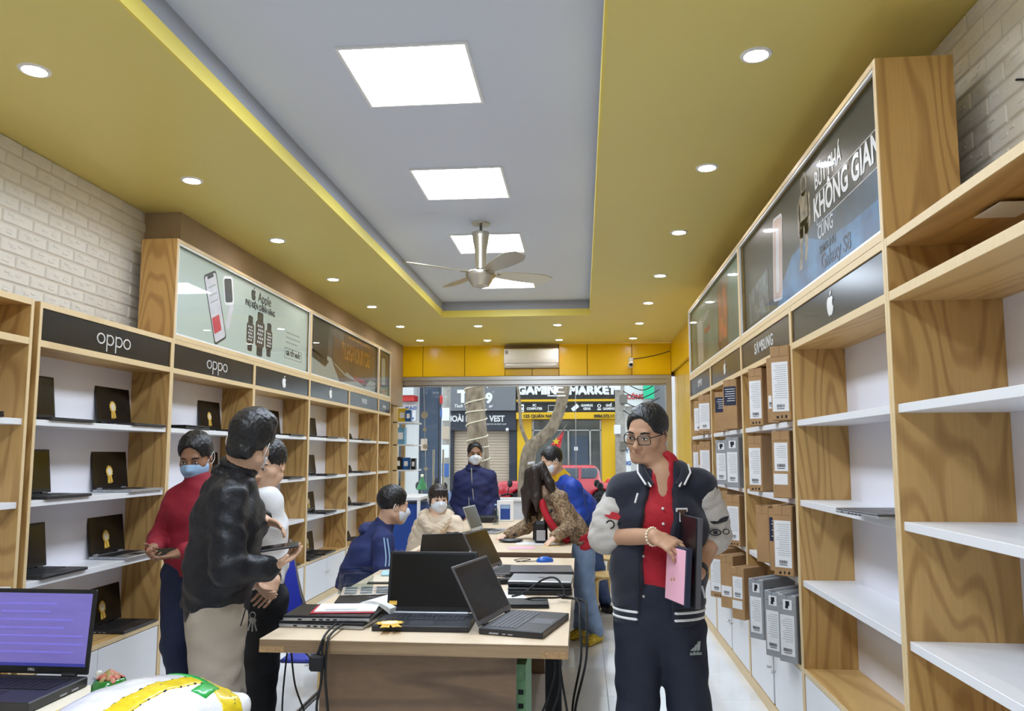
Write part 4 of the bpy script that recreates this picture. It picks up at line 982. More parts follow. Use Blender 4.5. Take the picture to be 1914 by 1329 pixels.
# ================================================================== smooth solids: distance fields turned into one closed mesh
class Field:
    BIG = .25
    def __init__(s, lo, hi, h):
        s.h = h; s.lo = np.array(lo, float) - 3 * h; n = np.ceil((np.array(hi, float) + 3 * h - s.lo) / h).astype(int) + 1
        s.ax = [s.lo[i] + h * np.arange(n[i]) for i in range(3)]; s.d = np.full(n, s.BIG, np.float32)
    def _sub(s, lo, hi, m):
        sl = []
        for i in range(3):
            a = int(np.floor((lo[i] - m - s.lo[i]) / s.h)); b = int(np.ceil((hi[i] + m - s.lo[i]) / s.h)) + 1
            sl.append(slice(max(a, 0), max(min(b, len(s.ax[i])), 0)))
        X = s.ax[0][sl[0]][:, None, None]; Y = s.ax[1][sl[1]][None, :, None]; Z = s.ax[2][sl[2]][None, None, :]
        return tuple(sl), X, Y, Z
    def _mix(s, sl, v, k, op):
        a = s.d[sl]
        if a.size == 0: return
        v = v.astype(np.float32)
        if op == 'sub':
            v = -v; h = np.maximum(k - np.abs(a - v), 0) / max(k, 1e-6); s.d[sl] = np.maximum(a, v) + h * h * k * .25
        else:
            h = np.maximum(k - np.abs(a - v), 0) / max(k, 1e-6); s.d[sl] = np.minimum(a, v) - h * h * k * .25
    def cone(s, a, b, ra, rb=None, k=.015, op='add'):
        rb = ra if rb is None else rb; a = np.array(a, float); b = np.array(b, float); m = max(ra, rb) + k + 4 * s.h
        sl, X, Y, Z = s._sub(np.minimum(a, b), np.maximum(a, b), m); ab = b - a; L2 = max(ab @ ab, 1e-9)
        px, py, pz = X - a[0], Y - a[1], Z - a[2]
        t = np.clip((px * ab[0] + py * ab[1] + pz * ab[2]) / L2, 0, 1)
        v = np.sqrt((px - t * ab[0]) ** 2 + (py - t * ab[1]) ** 2 + (pz - t * ab[2]) ** 2) - (ra + (rb - ra) * t)
        s._mix(sl, v, k, op); return s
    def path(s, pts, rs, k=.012, op='add'):
        for i in range(len(pts) - 1): s.cone(pts[i], pts[i + 1], rs[i], rs[i + 1], k, op)
        return s
    def econe(s, a, b, lat, ra, rb, k=.02, op='add'):
        """limb of elliptic section: ra, rb = (half width along lat, half depth across)"""
        a = np.array(a, float); b = np.array(b, float); w = b - a; L = np.linalg.norm(w); w = w / L
        u = np.array(lat, float); u = u - w * (u @ w); u = u / np.linalg.norm(u); v3 = np.cross(w, u)
        m = max(*ra, *rb) + k + 4 * s.h
        sl, X, Y, Z = s._sub(np.minimum(a, b), np.maximum(a, b), m)
        px, py, pz = X - a[0], Y - a[1], Z - a[2]
        zz = px * w[0] + py * w[1] + pz * w[2]; t = np.clip(zz / L, 0, 1)
        rx = ra[0] + (rb[0] - ra[0]) * t; ry = ra[1] + (rb[1] - ra[1]) * t; rm = np.minimum(rx, ry)
        x = (px * u[0] + py * u[1] + pz * u[2]) / rx; y = (px * v3[0] + py * v3[1] + pz * v3[2]) / ry
        q = np.sqrt(x * x + y * y) ; dz = (zz - t * L) / rm
        v = (np.sqrt(q * q + dz * dz) - 1) * rm
        s._mix(sl, v, k, op); return s
    def ell(s, c, r, R=None, k=.015, op='add'):
        """ellipsoid; R columns are its axes"""
        c = np.array(c, float); r = np.array(r, float); m = k + 4 * s.h; e = max(r) * np.ones(3)
        sl, X, Y, Z = s._sub(c - e, c + e, m); px, py, pz = X - c[0], Y - c[1], Z - c[2]
        R = np.eye(3) if R is None else R
        q = [(px * R[0, i] + py * R[1, i] + pz * R[2, i]) / r[i] for i in range(3)]
        k0 = np.sqrt(q[0] ** 2 + q[1] ** 2 + q[2] ** 2); k1 = np.sqrt((q[0] / r[0]) ** 2 + (q[1] / r[1]) ** 2 + (q[2] / r[2]) ** 2)
        v = np.where(k1 > 1e-6, k0 * (k0 - 1) / np.maximum(k1, 1e-6), -min(r))
        s._mix(sl, v, k, op); return s
    def rbox(s, c, half, R=None, rad=.01, k=.01, op='add'):
        c = np.array(c, float); hb = np.array(half, float); R = np.eye(3) if R is None else R
        e = np.abs(R) @ hb; sl, X, Y, Z = s._sub(c - e, c + e, k + 4 * s.h); px, py, pz = X - c[0], Y - c[1], Z - c[2]
        q = [np.abs(px * R[0, i] + py * R[1, i] + pz * R[2, i]) - hb[i] + rad for i in range(3)]
        v = np.sqrt(sum(np.maximum(t, 0) ** 2 for t in q)) + np.minimum(np.maximum(np.maximum(q[0], q[1]), q[2]), 0) - rad
        s._mix(sl, v, k, op); return s
    def half(s, p, n, k=.004):
        """keep only the side of the plane that n points away from"""
        p = np.array(p, float); n = np.array(n, float); n = n / np.linalg.norm(n)
        v = (s.ax[0][:, None, None] - p[0]) * n[0] + (s.ax[1][None, :, None] - p[1]) * n[1] + (s.ax[2][None, None, :] - p[2]) * n[2]
        s.d = np.maximum(s.d, v.astype(np.float32)); return s
    def inter(s, other): s.d = np.maximum(s.d, other.d); return s
    def clone(s, grow=0.):
        o = object.__new__(Field); o.h, o.lo, o.ax = s.h, s.lo, s.ax; o.d = s.d - np.float32(grow); return o
    def like(s):
        o = object.__new__(Field); o.h, o.lo, o.ax = s.h, s.lo, s.ax; o.d = np.full(s.d.shape, s.BIG, np.float32); return o
    def wrinkle(s, amp, f, seed=0):
        X = s.ax[0][:, None, None]; Y = s.ax[1][None, :, None]; Z = s.ax[2][None, None, :]
        m = np.abs(s.d) < .04
        w = np.sin(X * f + 3 * np.sin(Z * f * .6 + seed) + seed) * np.sin(Z * f * 1.3 + 2 * np.sin(Y * f * .8 + seed * 2)) + .5 * np.sin(Y * f * 1.7 + X * f + 2.2 * np.sin(Z * f) + seed)
        s.d = np.where(m, s.d + (amp * w).astype(np.float32), s.d); return s
    def mesh(s, name, mat, org=(0, 0, 0), smooth=True):
        d = s.d.copy()
        for i in range(3):
            ix = [slice(None)] * 3
            for e in (0, -1): ix[i] = e; d[tuple(ix)] = np.maximum(d[tuple(ix)], s.h)
        N = np.array(d.shape); cn = N - 1; ids = []; pos = []; quads = []; base = 0
        neg = d < 0
        for ax in range(3):
            a = [slice(None)] * 3; b = [slice(None)] * 3; a[ax] = slice(0, -1); b[ax] = slice(1, None)
            cr = neg[tuple(a)] != neg[tuple(b)]; idx = np.argwhere(cr)
            if len(idx) == 0: continue
            da = d[tuple(a)][cr]; db = d[tuple(b)][cr]; p = idx.astype(float); p[:, ax] += da / (da - db)
            o1, o2 = (ax + 1) % 3, (ax + 2) % 3; q = []
            for s1, s2 in ((-1, -1), (0, -1), (0, 0), (-1, 0)):
                cell = idx.copy(); cell[:, o1] += s1; cell[:, o2] += s2
                q.append((cell[:, 0] * cn[1] + cell[:, 1]) * cn[2] + cell[:, 2]); ids.append(q[-1]); pos.append(p)
            q = np.stack(q, 1); fl = da > 0; q[fl] = q[fl][:, ::-1]; quads.append(q)
        if not ids: return MB().box(0, .001, 0, .001, 0, .001).mesh(name, mat)
        ids = np.concatenate(ids); pos = np.concatenate(pos); un, inv = np.unique(ids, return_inverse=True); inv = inv.ravel()
        cnt = np.bincount(inv); V = np.stack([np.bincount(inv, pos[:, i]) / cnt for i in range(3)], 1)
        V = s.lo + V * s.h - np.array(org, float); Q = np.searchsorted(un, np.concatenate(quads))
        me = bpy.data.meshes.new(name); me.vertices.add(len(V)); me.vertices.foreach_set('co', V.astype(np.float32).ravel())
        me.loops.add(Q.size); me.loops.foreach_set('vertex_index', Q.astype(np.int32).ravel())
        me.polygons.add(len(Q)); me.polygons.foreach_set('loop_start', (np.arange(len(Q)) * 4).astype(np.int32)); me.polygons.foreach_set('loop_total', np.full(len(Q), 4, np.int32))
        me.update(calc_edges=True); me.validate()
        if smooth: me.polygons.foreach_set('use_smooth', [True] * len(Q))
        if mat: me.materials.append(M_[mat] if isinstance(mat, str) else mat)
        return me
# ------------------------------------------------------------------ things on the front desk
DZ = .80
pm('screen_lit', (100, 92, 158), .3, var=.2, vscale=3, stretch=(1, 9, 1), emit=(112, 102, 176), es=.24)
pm('taskbar', (40, 44, 110), .3, emit=(40, 44, 120), es=.4)
dl = laptop('black open laptop with lit purple screen on the front desk', (-1.635, 2.13, DZ + .001), 0, .355, .25, 96, ('lap_dark', 'lap_black', 'screen_lit', 'key_black'), .028, False, logo='DELL')
ld = [c for c in dl.children if c.name.startswith('lid')][0]
part('taskbar', MB().box(-.165, .165, .022, .031, .0008, .0012), 'taskbar', ld)
b = MB(); rn = random.Random(5)
for k in range(7): b.box(-.165 + rn.uniform(0, .05), .02 + rn.uniform(0, .14), .06 + .023 * k, .064 + .023 * k, .0008, .0011)
pm('ui_line', (92, 86, 160), .3, emit=(92, 86, 170), es=.5)
part('window_rows', b, 'ui_line', ld)
glass('green_glass', (60, 160, 70), base=.05)
pm('jar_green', (40, 128, 52), .12, var=.3, vscale=30, coat=.6); pm('succulent', (200, 90, 96), .5, var=.5, vscale=60, col2=(120, 130, 60)); pm('shell_grey', (214, 210, 200), .4, var=.2, vscale=40)
jar = thing('succulent_jar', 'small green glass jar with reddish succulent on the front desk', 'plant', (-1.295, 2.10, DZ))
part('jar', MB().lathe([(.001, 0), (.032, 0), (.042, .012), (.046, .035), (.044, .055), (.038, .068), (.034, .07), (.03, .06), (.001, .058)], 24), 'jar_green', jar, True)
pl_ = part('succulent', MB().sph((0, 0, .066), (.026, .026, .012), 12, 7), 'succulent', jar, True)
for k in range(20):
    a = k * 2.4; r = .008 + .0013 * k; M = Matrix.Translation((r * math.cos(a), r * math.sin(a), .085 - .0008 * k)) @ Matrix.Rotation(a, 4, 'Z') @ Matrix.Rotation(.9 - .02 * k, 4, 'Y')
    part('leaf', MB().sph((0, 0, 0), (.012, .008, .004), 8, 5, M), 'succulent', pl_, True)
for k in range(5): part('ornament', MB().sph((-.05 + .006 * (k % 2), -.01 + .01 * k, .02 + .013 * k), (.01, .008, .01), 10, 6), 'shell_grey', jar, True)
pm('wrap_white', (238, 238, 240), .18, bump=.35, bscale=26, coat=.4); pm('tape_yellow', (238, 208, 20), .3, var=.2, vscale=50, coat=.3); pm('tape_green', (34, 172, 74), .25, coat=.4)
P0 = np.array((-1.085, 1.82, DZ)); PA = -.22; Rz = np.array([[math.cos(PA), -math.sin(PA), 0], [math.sin(PA), math.cos(PA), 0], [0, 0, 1]])
f = Field(P0 - (.4, .42, 0), P0 + (.4, .42, .16), .006)
f.rbox(P0 + (0, 0, .034), (.185, .26, .034), Rz, .033, .03).ell(P0 + (.02, .03, .06), (.155, .215, .072), Rz, .05)
f.wrinkle(.0016, 34, 1.3)
par = thing('parcel', 'white plastic-wrapped parcel with yellow and green tape on the front desk', 'parcel', tuple(P0))
part('wrapping', f.mesh('wrapping', 'wrap_white', P0), None, par)
def band(name, c, half, mat, ang=0., grow=.0022):
    q = f.clone(grow); r = f.like(); a = PA + ang; R = np.array([[math.cos(a), -math.sin(a), 0], [math.sin(a), math.cos(a), 0], [0, 0, 1]])
    r.rbox(P0 + Rz @ np.array(c), half, R, .001, 0); q.inter(r); return part(name, q.mesh(name, mat, P0), None, par)
band('yellow_tape', (.07, -.07, .07), (.027, .28, .12), 'tape_yellow'); band('yellow_tape', (-.165, -.0, .07), (.017, .22, .12), 'tape_yellow'); band('yellow_tape', (.15, .18, .07), (.07, .034, .12), 'tape_yellow', -.5)
band('green_tape', (-.01, .19, .07), (.13, .016, .12), 'tape_green', -.12, .0034); band('green_tape', (.12, .14, .07), (.019, .05, .12), 'tape_green', .3, .0038)
dsh = f.clone(.0032); r = f.like()
for sgn in (-1, 1):
    for k in range(21): r.rbox(P0 + Rz @ np.array((.07 + sgn * .0235, -.33 + .0255 * k, .1)), (.0045, .0065, .12), Rz, .0005, 0)
dsh.inter(r); part('tape_border', dsh.mesh('tape_border', 'ink', P0), None, par, kind='stuff')
pr_ = f.clone(.0030); r = f.like(); rn = random.Random(2)
for k in range(26): r.rbox(P0 + Rz @ np.array((.07 + rn.uniform(-.012, .012), -.32 + .0165 * k, .1)), (.004, .005, .12), Rz, .0005, 0)
for k in range(10): r.rbox(P0 + Rz @ np.array((.125 + .011 * k, .215 - .006 * k + rn.uniform(-.012, .012), .1)), (.0035, .006, .12), Rz, .0005, 0)
pr_.inter(r); part('tape_print', pr_.mesh('tape_print', 'print_brown', P0), None, par, kind='stuff')
# ================================================================== people: builder
class GField(Field):
    """field on a grid that is fine inside given boxes and coarse elsewhere"""
    def __init__(s, lo, hi, h, fine=()):
        lo = np.array(lo, float) - 2 * h; hi = np.array(hi, float) + 2 * h; s.h = h; s.lo = lo; s.ax = []
        for i in range(3):
            a = [lo[i]]
            while a[-1] < hi[i]:
                st = h
                for fl, fh, fs in fine:
                    if fl[i] - .012 <= a[-1] + 1e-9 <= fh[i] + .004: st = min(st, fs)
                    elif a[-1] < fl[i] - .012 < a[-1] + st: st = max(fl[i] - .012 - a[-1], fs)
                a.append(a[-1] + st)
            s.ax.append(np.array(a))
        s.d = np.full([len(a) for a in s.ax], s.BIG, np.float32)
    def _sub(s, lo, hi, m):
        sl = tuple(slice(max(int(np.searchsorted(s.ax[i], lo[i] - m)) - 1, 0), int(np.searchsorted(s.ax[i], hi[i] + m)) + 1) for i in range(3))
        return sl, s.ax[0][sl[0]][:, None, None], s.ax[1][sl[1]][None, :, None], s.ax[2][sl[2]][None, None, :]
    def mesh(s, name, mat, org=(0, 0, 0), smooth=True):
        lo, h = s.lo, s.h; s.lo = np.zeros(3); s.h = 1.0
        me = Field.mesh(s, name, mat, (0, 0, 0), smooth); s.lo, s.h = lo, h
        n = len(me.vertices); co = np.empty(n * 3, np.float32); me.vertices.foreach_get('co', co); co = co.reshape(-1, 3)
        out = np.stack([np.interp(co[:, i], np.arange(len(s.ax[i])), s.ax[i]) for i in range(3)], 1) - np.array(org, float)
        me.vertices.foreach_set('co', out.astype(np.float32).ravel()); me.update(); return me
def V3(p): return np.array(p, float)
def nrm(v): v = V3(v); return v / np.linalg.norm(v)
for nm, c in (('skin_a', (196, 152, 122)), ('skin_b', (214, 174, 146)), ('skin_c', (150, 110, 84)), ('skin_d', (236, 200, 176))):
    pm(nm, c, .5, var=.10, vscale=14, spec=.35)
pm('hair_black', (20, 19, 20), .42, bump=.5, bscale=90, stretch=(1, 1, .35)); pm('hair_brown', (44, 34, 30), .4, bump=.5, bscale=90, stretch=(1, 1, .25))
pm('eye_white', (232, 228, 222), .25); pm('iris', (34, 24, 20), .2); pm('lip', (188, 118, 104), .45); pm('brow', (28, 24, 22), .7)
pm('mask_white', (222, 228, 236), .75, bump=.2, bscale=60); pm('mask_sky', (150, 182, 214), .75, bump=.2, bscale=60)
def head_axes(f, up=(0, 0, 1)):
    f = nrm(f); r = nrm(np.cross(f, up)); u = np.cross(r, f); return np.stack([r, f, u], 1)
class Head:
    def __init__(s, c, f, up=(0, 0, 1), k=1.0): s.c = V3(c); s.R = head_axes(f, up); s.k = k
    def p(s, x, y, z): return s.c + s.R @ (np.array((x, y, z)) * s.k)
def add_head(F, H, neck, neck_r=.054):
    k = H.k; e = lambda c, r, kk=.02, op='add': F.ell(H.p(*c), np.array(r) * k, H.R, kk, op); cn = lambda a, b, ra, rb, kk=.01, op='add': F.cone(H.p(*a), H.p(*b), ra * k, rb * k, kk, op)
    e((0, -.014, .032), (.078, .096, .084)); e((0, .018, -.025), (.068, .074, .075), .03); e((0, .034, -.066), (.053, .054, .050), .03)
    e((0, .070, -.098), (.026, .020, .019), .025)
    for s in (-1, 1):
        e((s * .048, .054, -.028), (.022, .024, .024), .02); cn((s * .060, .0, -.062), (s * .034, .055, -.1), .020, .018, .03)
    cn((-.036, .078, .022), (.036, .078, .022), .011, .011, .014)
    for s in (-1, 1): e((s * .032, .099, .0), (.019, .017, .012), .008, 'sub')
    for s in (-1, 1): e((s * .032, .0765, .0), (.0165, .0150, .0125), .004)
    cn((0, .088, .008), (0, .112, -.03), .0075, .011, .010); e((0, .112, -.033), (.0125, .012, .0105), .006)
    for s in (-1, 1): e((s * .0125, .099, -.036), (.0085, .010, .008), .006)
    cn((-.019, .088, -.062), (.019, .088, -.062), .0075, .0075, .008); cn((-.014, .087, -.0735), (.014, .087, -.0735), .008, .008, .008)
    for s in (-1, 1):
        e((s * .079, -.008, -.008), (.009, .019, .031), .004); e((s * .083, -.006, -.006), (.008, .011, .02), .004, 'sub')
    cn((0, -.02, -.05), tuple(H.R.T @ (V3(neck) - H.c) / k), neck_r, neck_r * 1.06, .03)
def add_hand(F, wrist, d, n, side, curl=(.5, .5, .5, .5), k=1.0, thumb=(.75, .6, .25), spread=.08):
    """fingers along d, palm facing n; side +1 right hand, -1 left hand"""
    d = nrm(d); n = V3(n); n = nrm(n - d * (n @ d)); t = np.cross(d, n) * side; w = V3(wrist); k = k * .95
    kn = w + d * .088 * k
    F.econe(w - d * .01, w + d * .03 * k, t, (.026 * k, .020 * k), (.034 * k, .017 * k), .01)
    F.econe(w + d * .025 * k, kn, t, (.034 * k, .017 * k), (.040 * k, .0125 * k), .01)
    for i, (o, L) in enumerate(((.031, .072), (.0105, .08), (-.0105, .074), (-.031, .058))):
        p = kn + t * o * k - d * .004; a = 0.0; dd = nrm(d + t * spread * o / .03); r = .0082 * k
        for j, fr in enumerate((.45, .31, .24)):
            a += curl[i] * (.8, 1.1, .8)[j]
            v = dd * math.cos(a) + n * math.sin(a); q = p + v * L * fr * k
            F.cone(p, q, r, r * .93, .0035 if j else .006); p = q; r *= .93
    b = w + d * .028 * k + t * .026 * k; v1 = nrm(t * thumb[0] + d * thumb[1] + n * thumb[2]); p1 = b + v1 * .042 * k; v2 = nrm(v1 * .7 + d * .6 + n * .15); p2 = p1 + v2 * .032 * k
    F.cone(w + d * .015 * k + t * .012 * k, b, .016 * k, .0135 * k, .01); F.cone(b, p1, .0125 * k, .0100 * k, .005); F.cone(p1, p2, .0098 * k, .0082 * k, .003)
class Person:
    def __init__(s, label, base, skin, h=.010):
        s.o = thing('person', label, 'person', tuple(base)); s.base = V3(base); s.skin = skin; s.h = h; s.fine = []; s.ops = []
    def body(s, head, neck, parts, fine_h=.0045, hands=(), top=None):
        """parts: list of callables that add limbs to the field; hands: dicts for add_hand"""
        pts = [head.c + .2, head.c - .2] + [V3(q) for q in parts.get('pts', [])] + [V3(h['wrist']) for h in hands]
        lo = np.min(pts, 0) - .12; hi = np.max(pts, 0) + .12; lo[2] = max(lo[2], 0)
        fine = [(head.c - .135, head.c + .135, fine_h)]
        for h in hands:
            c = V3(h['wrist']) + nrm(h['d']) * .08; fine.append((c - .105, c + .105, fine_h))
        F = GField(lo, hi, s.h * 1.25, fine)
        for a, b, ra, rb in parts['cones']: F.cone(a, b, ra, rb, .03)
        for h in hands: add_hand(F, **h)
        add_head(F, head, neck)
        s.bo = link('body', F.mesh('body', s.skin, s.base), s.o); s.head = head
        return s
    def put(s, name, F, mat, parent=None, label=None):
        o = link(name, F.mesh(name, mat, s.base), parent or s.o)
        if label: o['label'] = label
        return o
    def mesh(s, name, mb, mat, parent=None, smooth=True):
        me = mb.mesh(name, mat, smooth); me.transform(Matrix.Translation(Vector(-s.base))); return link(name, me, parent or s.o)
    def hair(s, style='short', mat='hair_black', h=.006, vol=0., extra=None):
        H = s.head; F = Field(H.c - .2 - vol, H.c + .2 + vol, h) if style != 'long' else Field(H.c - (.22, .22, .34), H.c + .22, h)
        k = H.k; A = H.R
        F.ell(H.p(0, -.016, .036 + vol * .5), np.array((.084 + vol * .6, .101 + vol * .6, .091 + vol * .8)) * k, A, .01)
        if style == 'quiff':
            for x, y, z, r in ((0, .06, .10, .035), (-.03, .05, .10, .035), (.03, .055, .10, .035), (0, 0, .115, .04), (.045, .0, .10, .035), (-.045, 0, .10, .035), (0, -.07, .08, .04)): F.ell(H.p(x, y, z + vol * .4), np.array((r, r, r * .8)) * k, A, .02)
        if style == 'quiff': F.ell(H.p(0, -.07, -.045), np.array((.062, .036, .05)) * k, A, .02)
        F.half(H.p(0, -.09, -.068 if style != 'quiff' else -.088), A @ np.array((0, .40, -1.0)))
        F.ell(H.p(0, .112, -.022), np.array((.084, .080, .122)) * k, A, .012, 'sub')
        for sx in (-1, 1): F.ell(H.p(sx * .086, -.004, -.035), np.array((.022, .024, .034)) * k, A, .006, 'sub'); F.ell(H.p(sx * .075, .05, -.03), np.array((.03, .036, .045)) * k, A, .008, 'sub')
        if extra: extra(F, H)
        F.wrinkle(.0016, 120, .7)
        return s.put('hair', F, mat)
    def eyes(s, brows=True, white='eye_white'):
        H = s.head
        for sx in (-1, 1):
            e = s.mesh('eye', MB().sph((0, 0, 0), (.0125 * H.k, .004, .0042 * H.k), 12, 8, frame(tuple(H.p(sx * .032, .0895 - .000, -.001)), H.R[:, 0], H.R[:, 1])), white); s.mesh('iris', MB().sph((0, 0, 0), (.0052, .003, .0040), 10, 6, frame(tuple(H.p(sx * .032, .0917, -.0015)), H.R[:, 0], H.R[:, 1])), 'iris', e)
            s.mesh('eyelid', MB().tube([H.p(sx * .018, .0895, .0005), H.p(sx * .026, .0915, .0045), H.p(sx * .036, .0915, .0045), H.p(sx * .047, .0865, .0005)], [.0014, .0022, .0022, .0012], 6), 'brow', e)
        if brows:
            for sx in (-1, 1): s.mesh('eyebrow', MB().tube([H.p(sx * .016, .0905, .021), H.p(sx * .034, .0905, .0265), H.p(sx * .052, .078, .021)], [.0035, .004, .002], 6), 'brow')
    def mask(s, mat='mask_white', low=0., loops=True):
        H = s.head; k = H.k; F = Field(H.c - .16, H.c + .16, .005); A = H.R
        F.ell(H.p(0, .026, -.052), np.array((.078, .086, .072)) * k, A, .01); F.cone(H.p(0, .092, .0), H.p(0, .116, -.035), .012 * k, .015 * k, .03); F.ell(H.p(0, .062, -.092), np.array((.036, .036, .032)) * k, A, .02)
        F.half(H.p(0, .1, -.008 - low), A @ np.array((0, -.35, 1.))); F.half(H.p(0, .012, 0), A @ np.array((0, -1., -.25))); F.half(H.p(0, 0, -.116), A @ np.array((0, 0, -1.)))
        m = s.put('face_mask', F, mat)
        if loops:
            for sx in (-1, 1): s.mesh('ear_loop', MB().tube(spline([H.p(sx * .068, .03, -.03), H.p(sx * .08, .0, -.012), H.p(sx * .092, -.022, .012), H.p(sx * .09, -.026, -.03), H.p(sx * .078, .0, -.055), H.p(sx * .064, .028, -.085)], 4), .0018, 5), 'paper', m)
        return m
def between(a, b, t): return V3(a) + (V3(b) - V3(a)) * t
def torso(F, hem, waist, chest, neck, shR, shL, w=((.16, .11), (.155, .105), (.175, .115)), sh_r=.06, k=.04, cut=True, front=None):
    lat = V3(shL) - V3(shR)
    F.econe(hem, waist, lat, w[0], w[1], k); F.econe(waist, chest, lat, w[1], w[2], k)
    F.econe(chest, between(chest, neck, .6), lat, w[2], (w[2][0] * .7, w[2][1] * .75), k)
    F.cone(shR, between(shR, neck, .75), sh_r, sh_r * .85, k); F.cone(shL, between(shL, neck, .75), sh_r, sh_r * .85, k)
    return F
def legs(F, hipR, hipL, knR, knL, anR, anL, r=(.095, .07, .06), pel=None, lat=None, pw=(.165, .115), k=.03, flare=None):
    if pel is not None:
        F.econe(pel[0], pel[1], lat, pw, pw, k)
    for hp, kn, an in ((hipR, knR, anR), (hipL, knL, anL)):
        F.cone(hp, kn, r[0], r[1], k); F.cone(kn, an, r[1], r[2], .02)
    return F
def bounds(*pts, m=.16):
    a = np.array([V3(p) for p in pts]); return a.min(0) - m, a.max(0) + m
def shoes(P, an, d, mat='plastic_black', L=.26, name='shoe'):
    for a in an:
        a = V3(a); d_ = nrm((d[0], d[1], 0)); F = Field((a[0] - .25, a[1] - .25, -.01), (a[0] + .25, a[1] + .25, .14), .009); g = V3((a[0], a[1], 0))
        F.econe(g - d_ * .04 + (0, 0, .04), g + d_ * (L - .1) + (0, 0, .036), np.cross(d_, (0, 0, 1)), (.042, .045), (.046, .036), .02); F.cone(g + (0, 0, .05), g + (0, 0, .1), .045, .04, .02)
        F.half((0, 0, .004), (0, 0, -1)); P.put(name, F, mat)
# ================================================================== the man in the varsity jacket
pm('cloth_navy', (20, 24, 42), .8, bump=.25, bscale=300, sheen=.2); pm('cloth_navy_trouser', (22, 28, 46), .75, bump=.2, bscale=300)
pm('cloth_sleeve', (196, 190, 182), .7, bump=.2, bscale=120); pm('cloth_red', (178, 16, 36), .7, bump=.2, bscale=200); pm('cloth_white', (232, 232, 232), .7)
pm('cloth_black', (16, 17, 22), .75); pm('patch_red', (190, 40, 50), .7)
def varsity():
    Y = 3.3; A = lambda x, y, yy=Y: V3(at(x, y, Y=yy))
    base = V3((at(1230, 900, Y=Y).x, Y, 0)); P = Person('man in navy varsity jacket with pale sleeves holding notebooks', base, 'skin_a', .009)
    neck = A(1238, 890); H = Head(A(1209, 810), (-.50, -.82, -.26), (.06, -.05, 1), .97)
    shR, shL = A(1168, 918), A(1306, 908); elR, elL = A(1133, 1003, 3.33), A(1334, 1000, 3.36); wrR, wrL = A(1224, 1003, 3.11), A(1304, 1072, 3.14)
    hipR, hipL = A(1196, 1155), A(1268, 1155); knR = V3((hipR[0] - .02, Y - .02, .46)); knL = V3((hipL[0] + .035, Y - .02, .46)); anR = V3((hipR[0] - .03, Y + .03, .09)); anL = V3((hipL[0] + .06, Y + .03, .09))
    pel = A(1231, 1130); waist = A(1231, 1060); chest = A(1236, 970)
    cones = [(neck, chest, .07, .1), (chest, pel, .1, .1), (shR, neck, .04, .05), (shL, neck, .04, .05), (shR, elR, .045, .041), (shL, elL, .045, .041), (elR, wrR, .042, .029), (elL, wrL, .042, .029),
             (pel, hipR, .08, .07), (pel, hipL, .08, .07), (hipR, knR, .07, .05), (hipL, knL, .07, .05), (knR, anR, .05, .04), (knL, anL, .05, .04)]
    hR = dict(wrist=wrR, d=A(1258, 1018, 3.06) - A(1224, 1000, 3.11), n=(.25, .35, -.9), side=1, curl=(.35, .4, .45, .5), thumb=(.6, .9, .3))
    hL = dict(wrist=wrL, d=A(1272, 1108, 3.07) - A(1302, 1078, 3.14), n=(-.5, -.1, .8), side=-1, curl=(.5, .55, .6, .65), thumb=(.7, .7, .4))
    P.body(H, neck, dict(pts=[anR, anL, elR, elL, shR, shL], cones=cones), hands=(hR, hL), fine_h=.004)
    P.hair('short', h=.005, vol=.004); P.eyes()
    P.mesh('lips', MB().sph((0, 0, 0), (.025, .006, .0042), 14, 6, frame(tuple(H.p(0, .0915, -.0632)), H.R[:, 0], H.R[:, 1])).sph((0, 0, 0), (.020, .006, .0052), 14, 6, frame(tuple(H.p(0, .0905, -.0725)), H.R[:, 0], H.R[:, 1])), 'lip')
    # spectacles
    g = MB(); gl = MB()
    for sx in (-1, 1):
        lp = [H.p(sx * .034 + x, .104 - .25 * max(abs(sx * .034 + x) - .02, 0), -.004 + y) for x, y in rrect(-.027, .027, -.019, .019, .011, 3)]
        g.tube(lp, .0018, 6, True); gl.add([tuple(q) for q in lp], [tuple(range(len(lp)))])
        g.tube([H.p(sx * .060, .092, .006), H.p(sx * .078, .05, .006), H.p(sx * .084, -.004, .004), H.p(sx * .083, -.02, -.012)], .002, 6)
    g.tube([H.p(-.008, .106, .0), H.p(0, .108, .004), H.p(.008, .106, .0)], .0018, 6)
    go = P.mesh('glasses', g, 'plastic_black'); P.mesh('lenses', gl, 'window_glass', go, False)
    # red polo shirt
    lo, hi = bounds(A(1231, 1145), neck, shR, shL); F = Field(lo, hi, .008)
    torso(F, A(1231, 1128), waist, chest, neck, shR + (.03, 0, 0), shL - (.03, 0, 0), ((.135, .10), (.135, .10), (.15, .108)), .05); F.half(A(1231, 1142), (0, 0, -1))
    F.cone(neck - (0, 0, .03), neck + (0, .008, .04), .080, .072, .02); F.ell(H.p(0, .01, -.05), (.060, .072, .085), H.R, .005, 'sub')
    F.cone(neck + (-.008, -.10, -.09), neck + (-.012, -.06, .06), .010, .036, .004, 'sub'); F.wrinkle(.002, 30, 2)
    sh = P.put('shirt', F, 'cloth_red')
    for k in range(2): P.mesh('button', MB().sph(tuple(neck + (-.012, -.118 - .004 * k, -.125 - .06 * k)), .006, 8, 6), 'cloth_white', sh)
    # jacket body, open at the front
    F = Field(lo - (.08, .02, .02), hi + (.08, .02, .02), .008)
    torso(F, A(1231, 1138), waist, chest, neck, shR, shL, ((.190, .132), (.188, .13), (.186, .128)), .068)
    F.cone(shR, between(shR, elR, .12), .068, .066, .03); F.cone(shL, between(shL, elL, .12), .068, .066, .03); F.half(A(1231, 1128), (0, 0, -1))
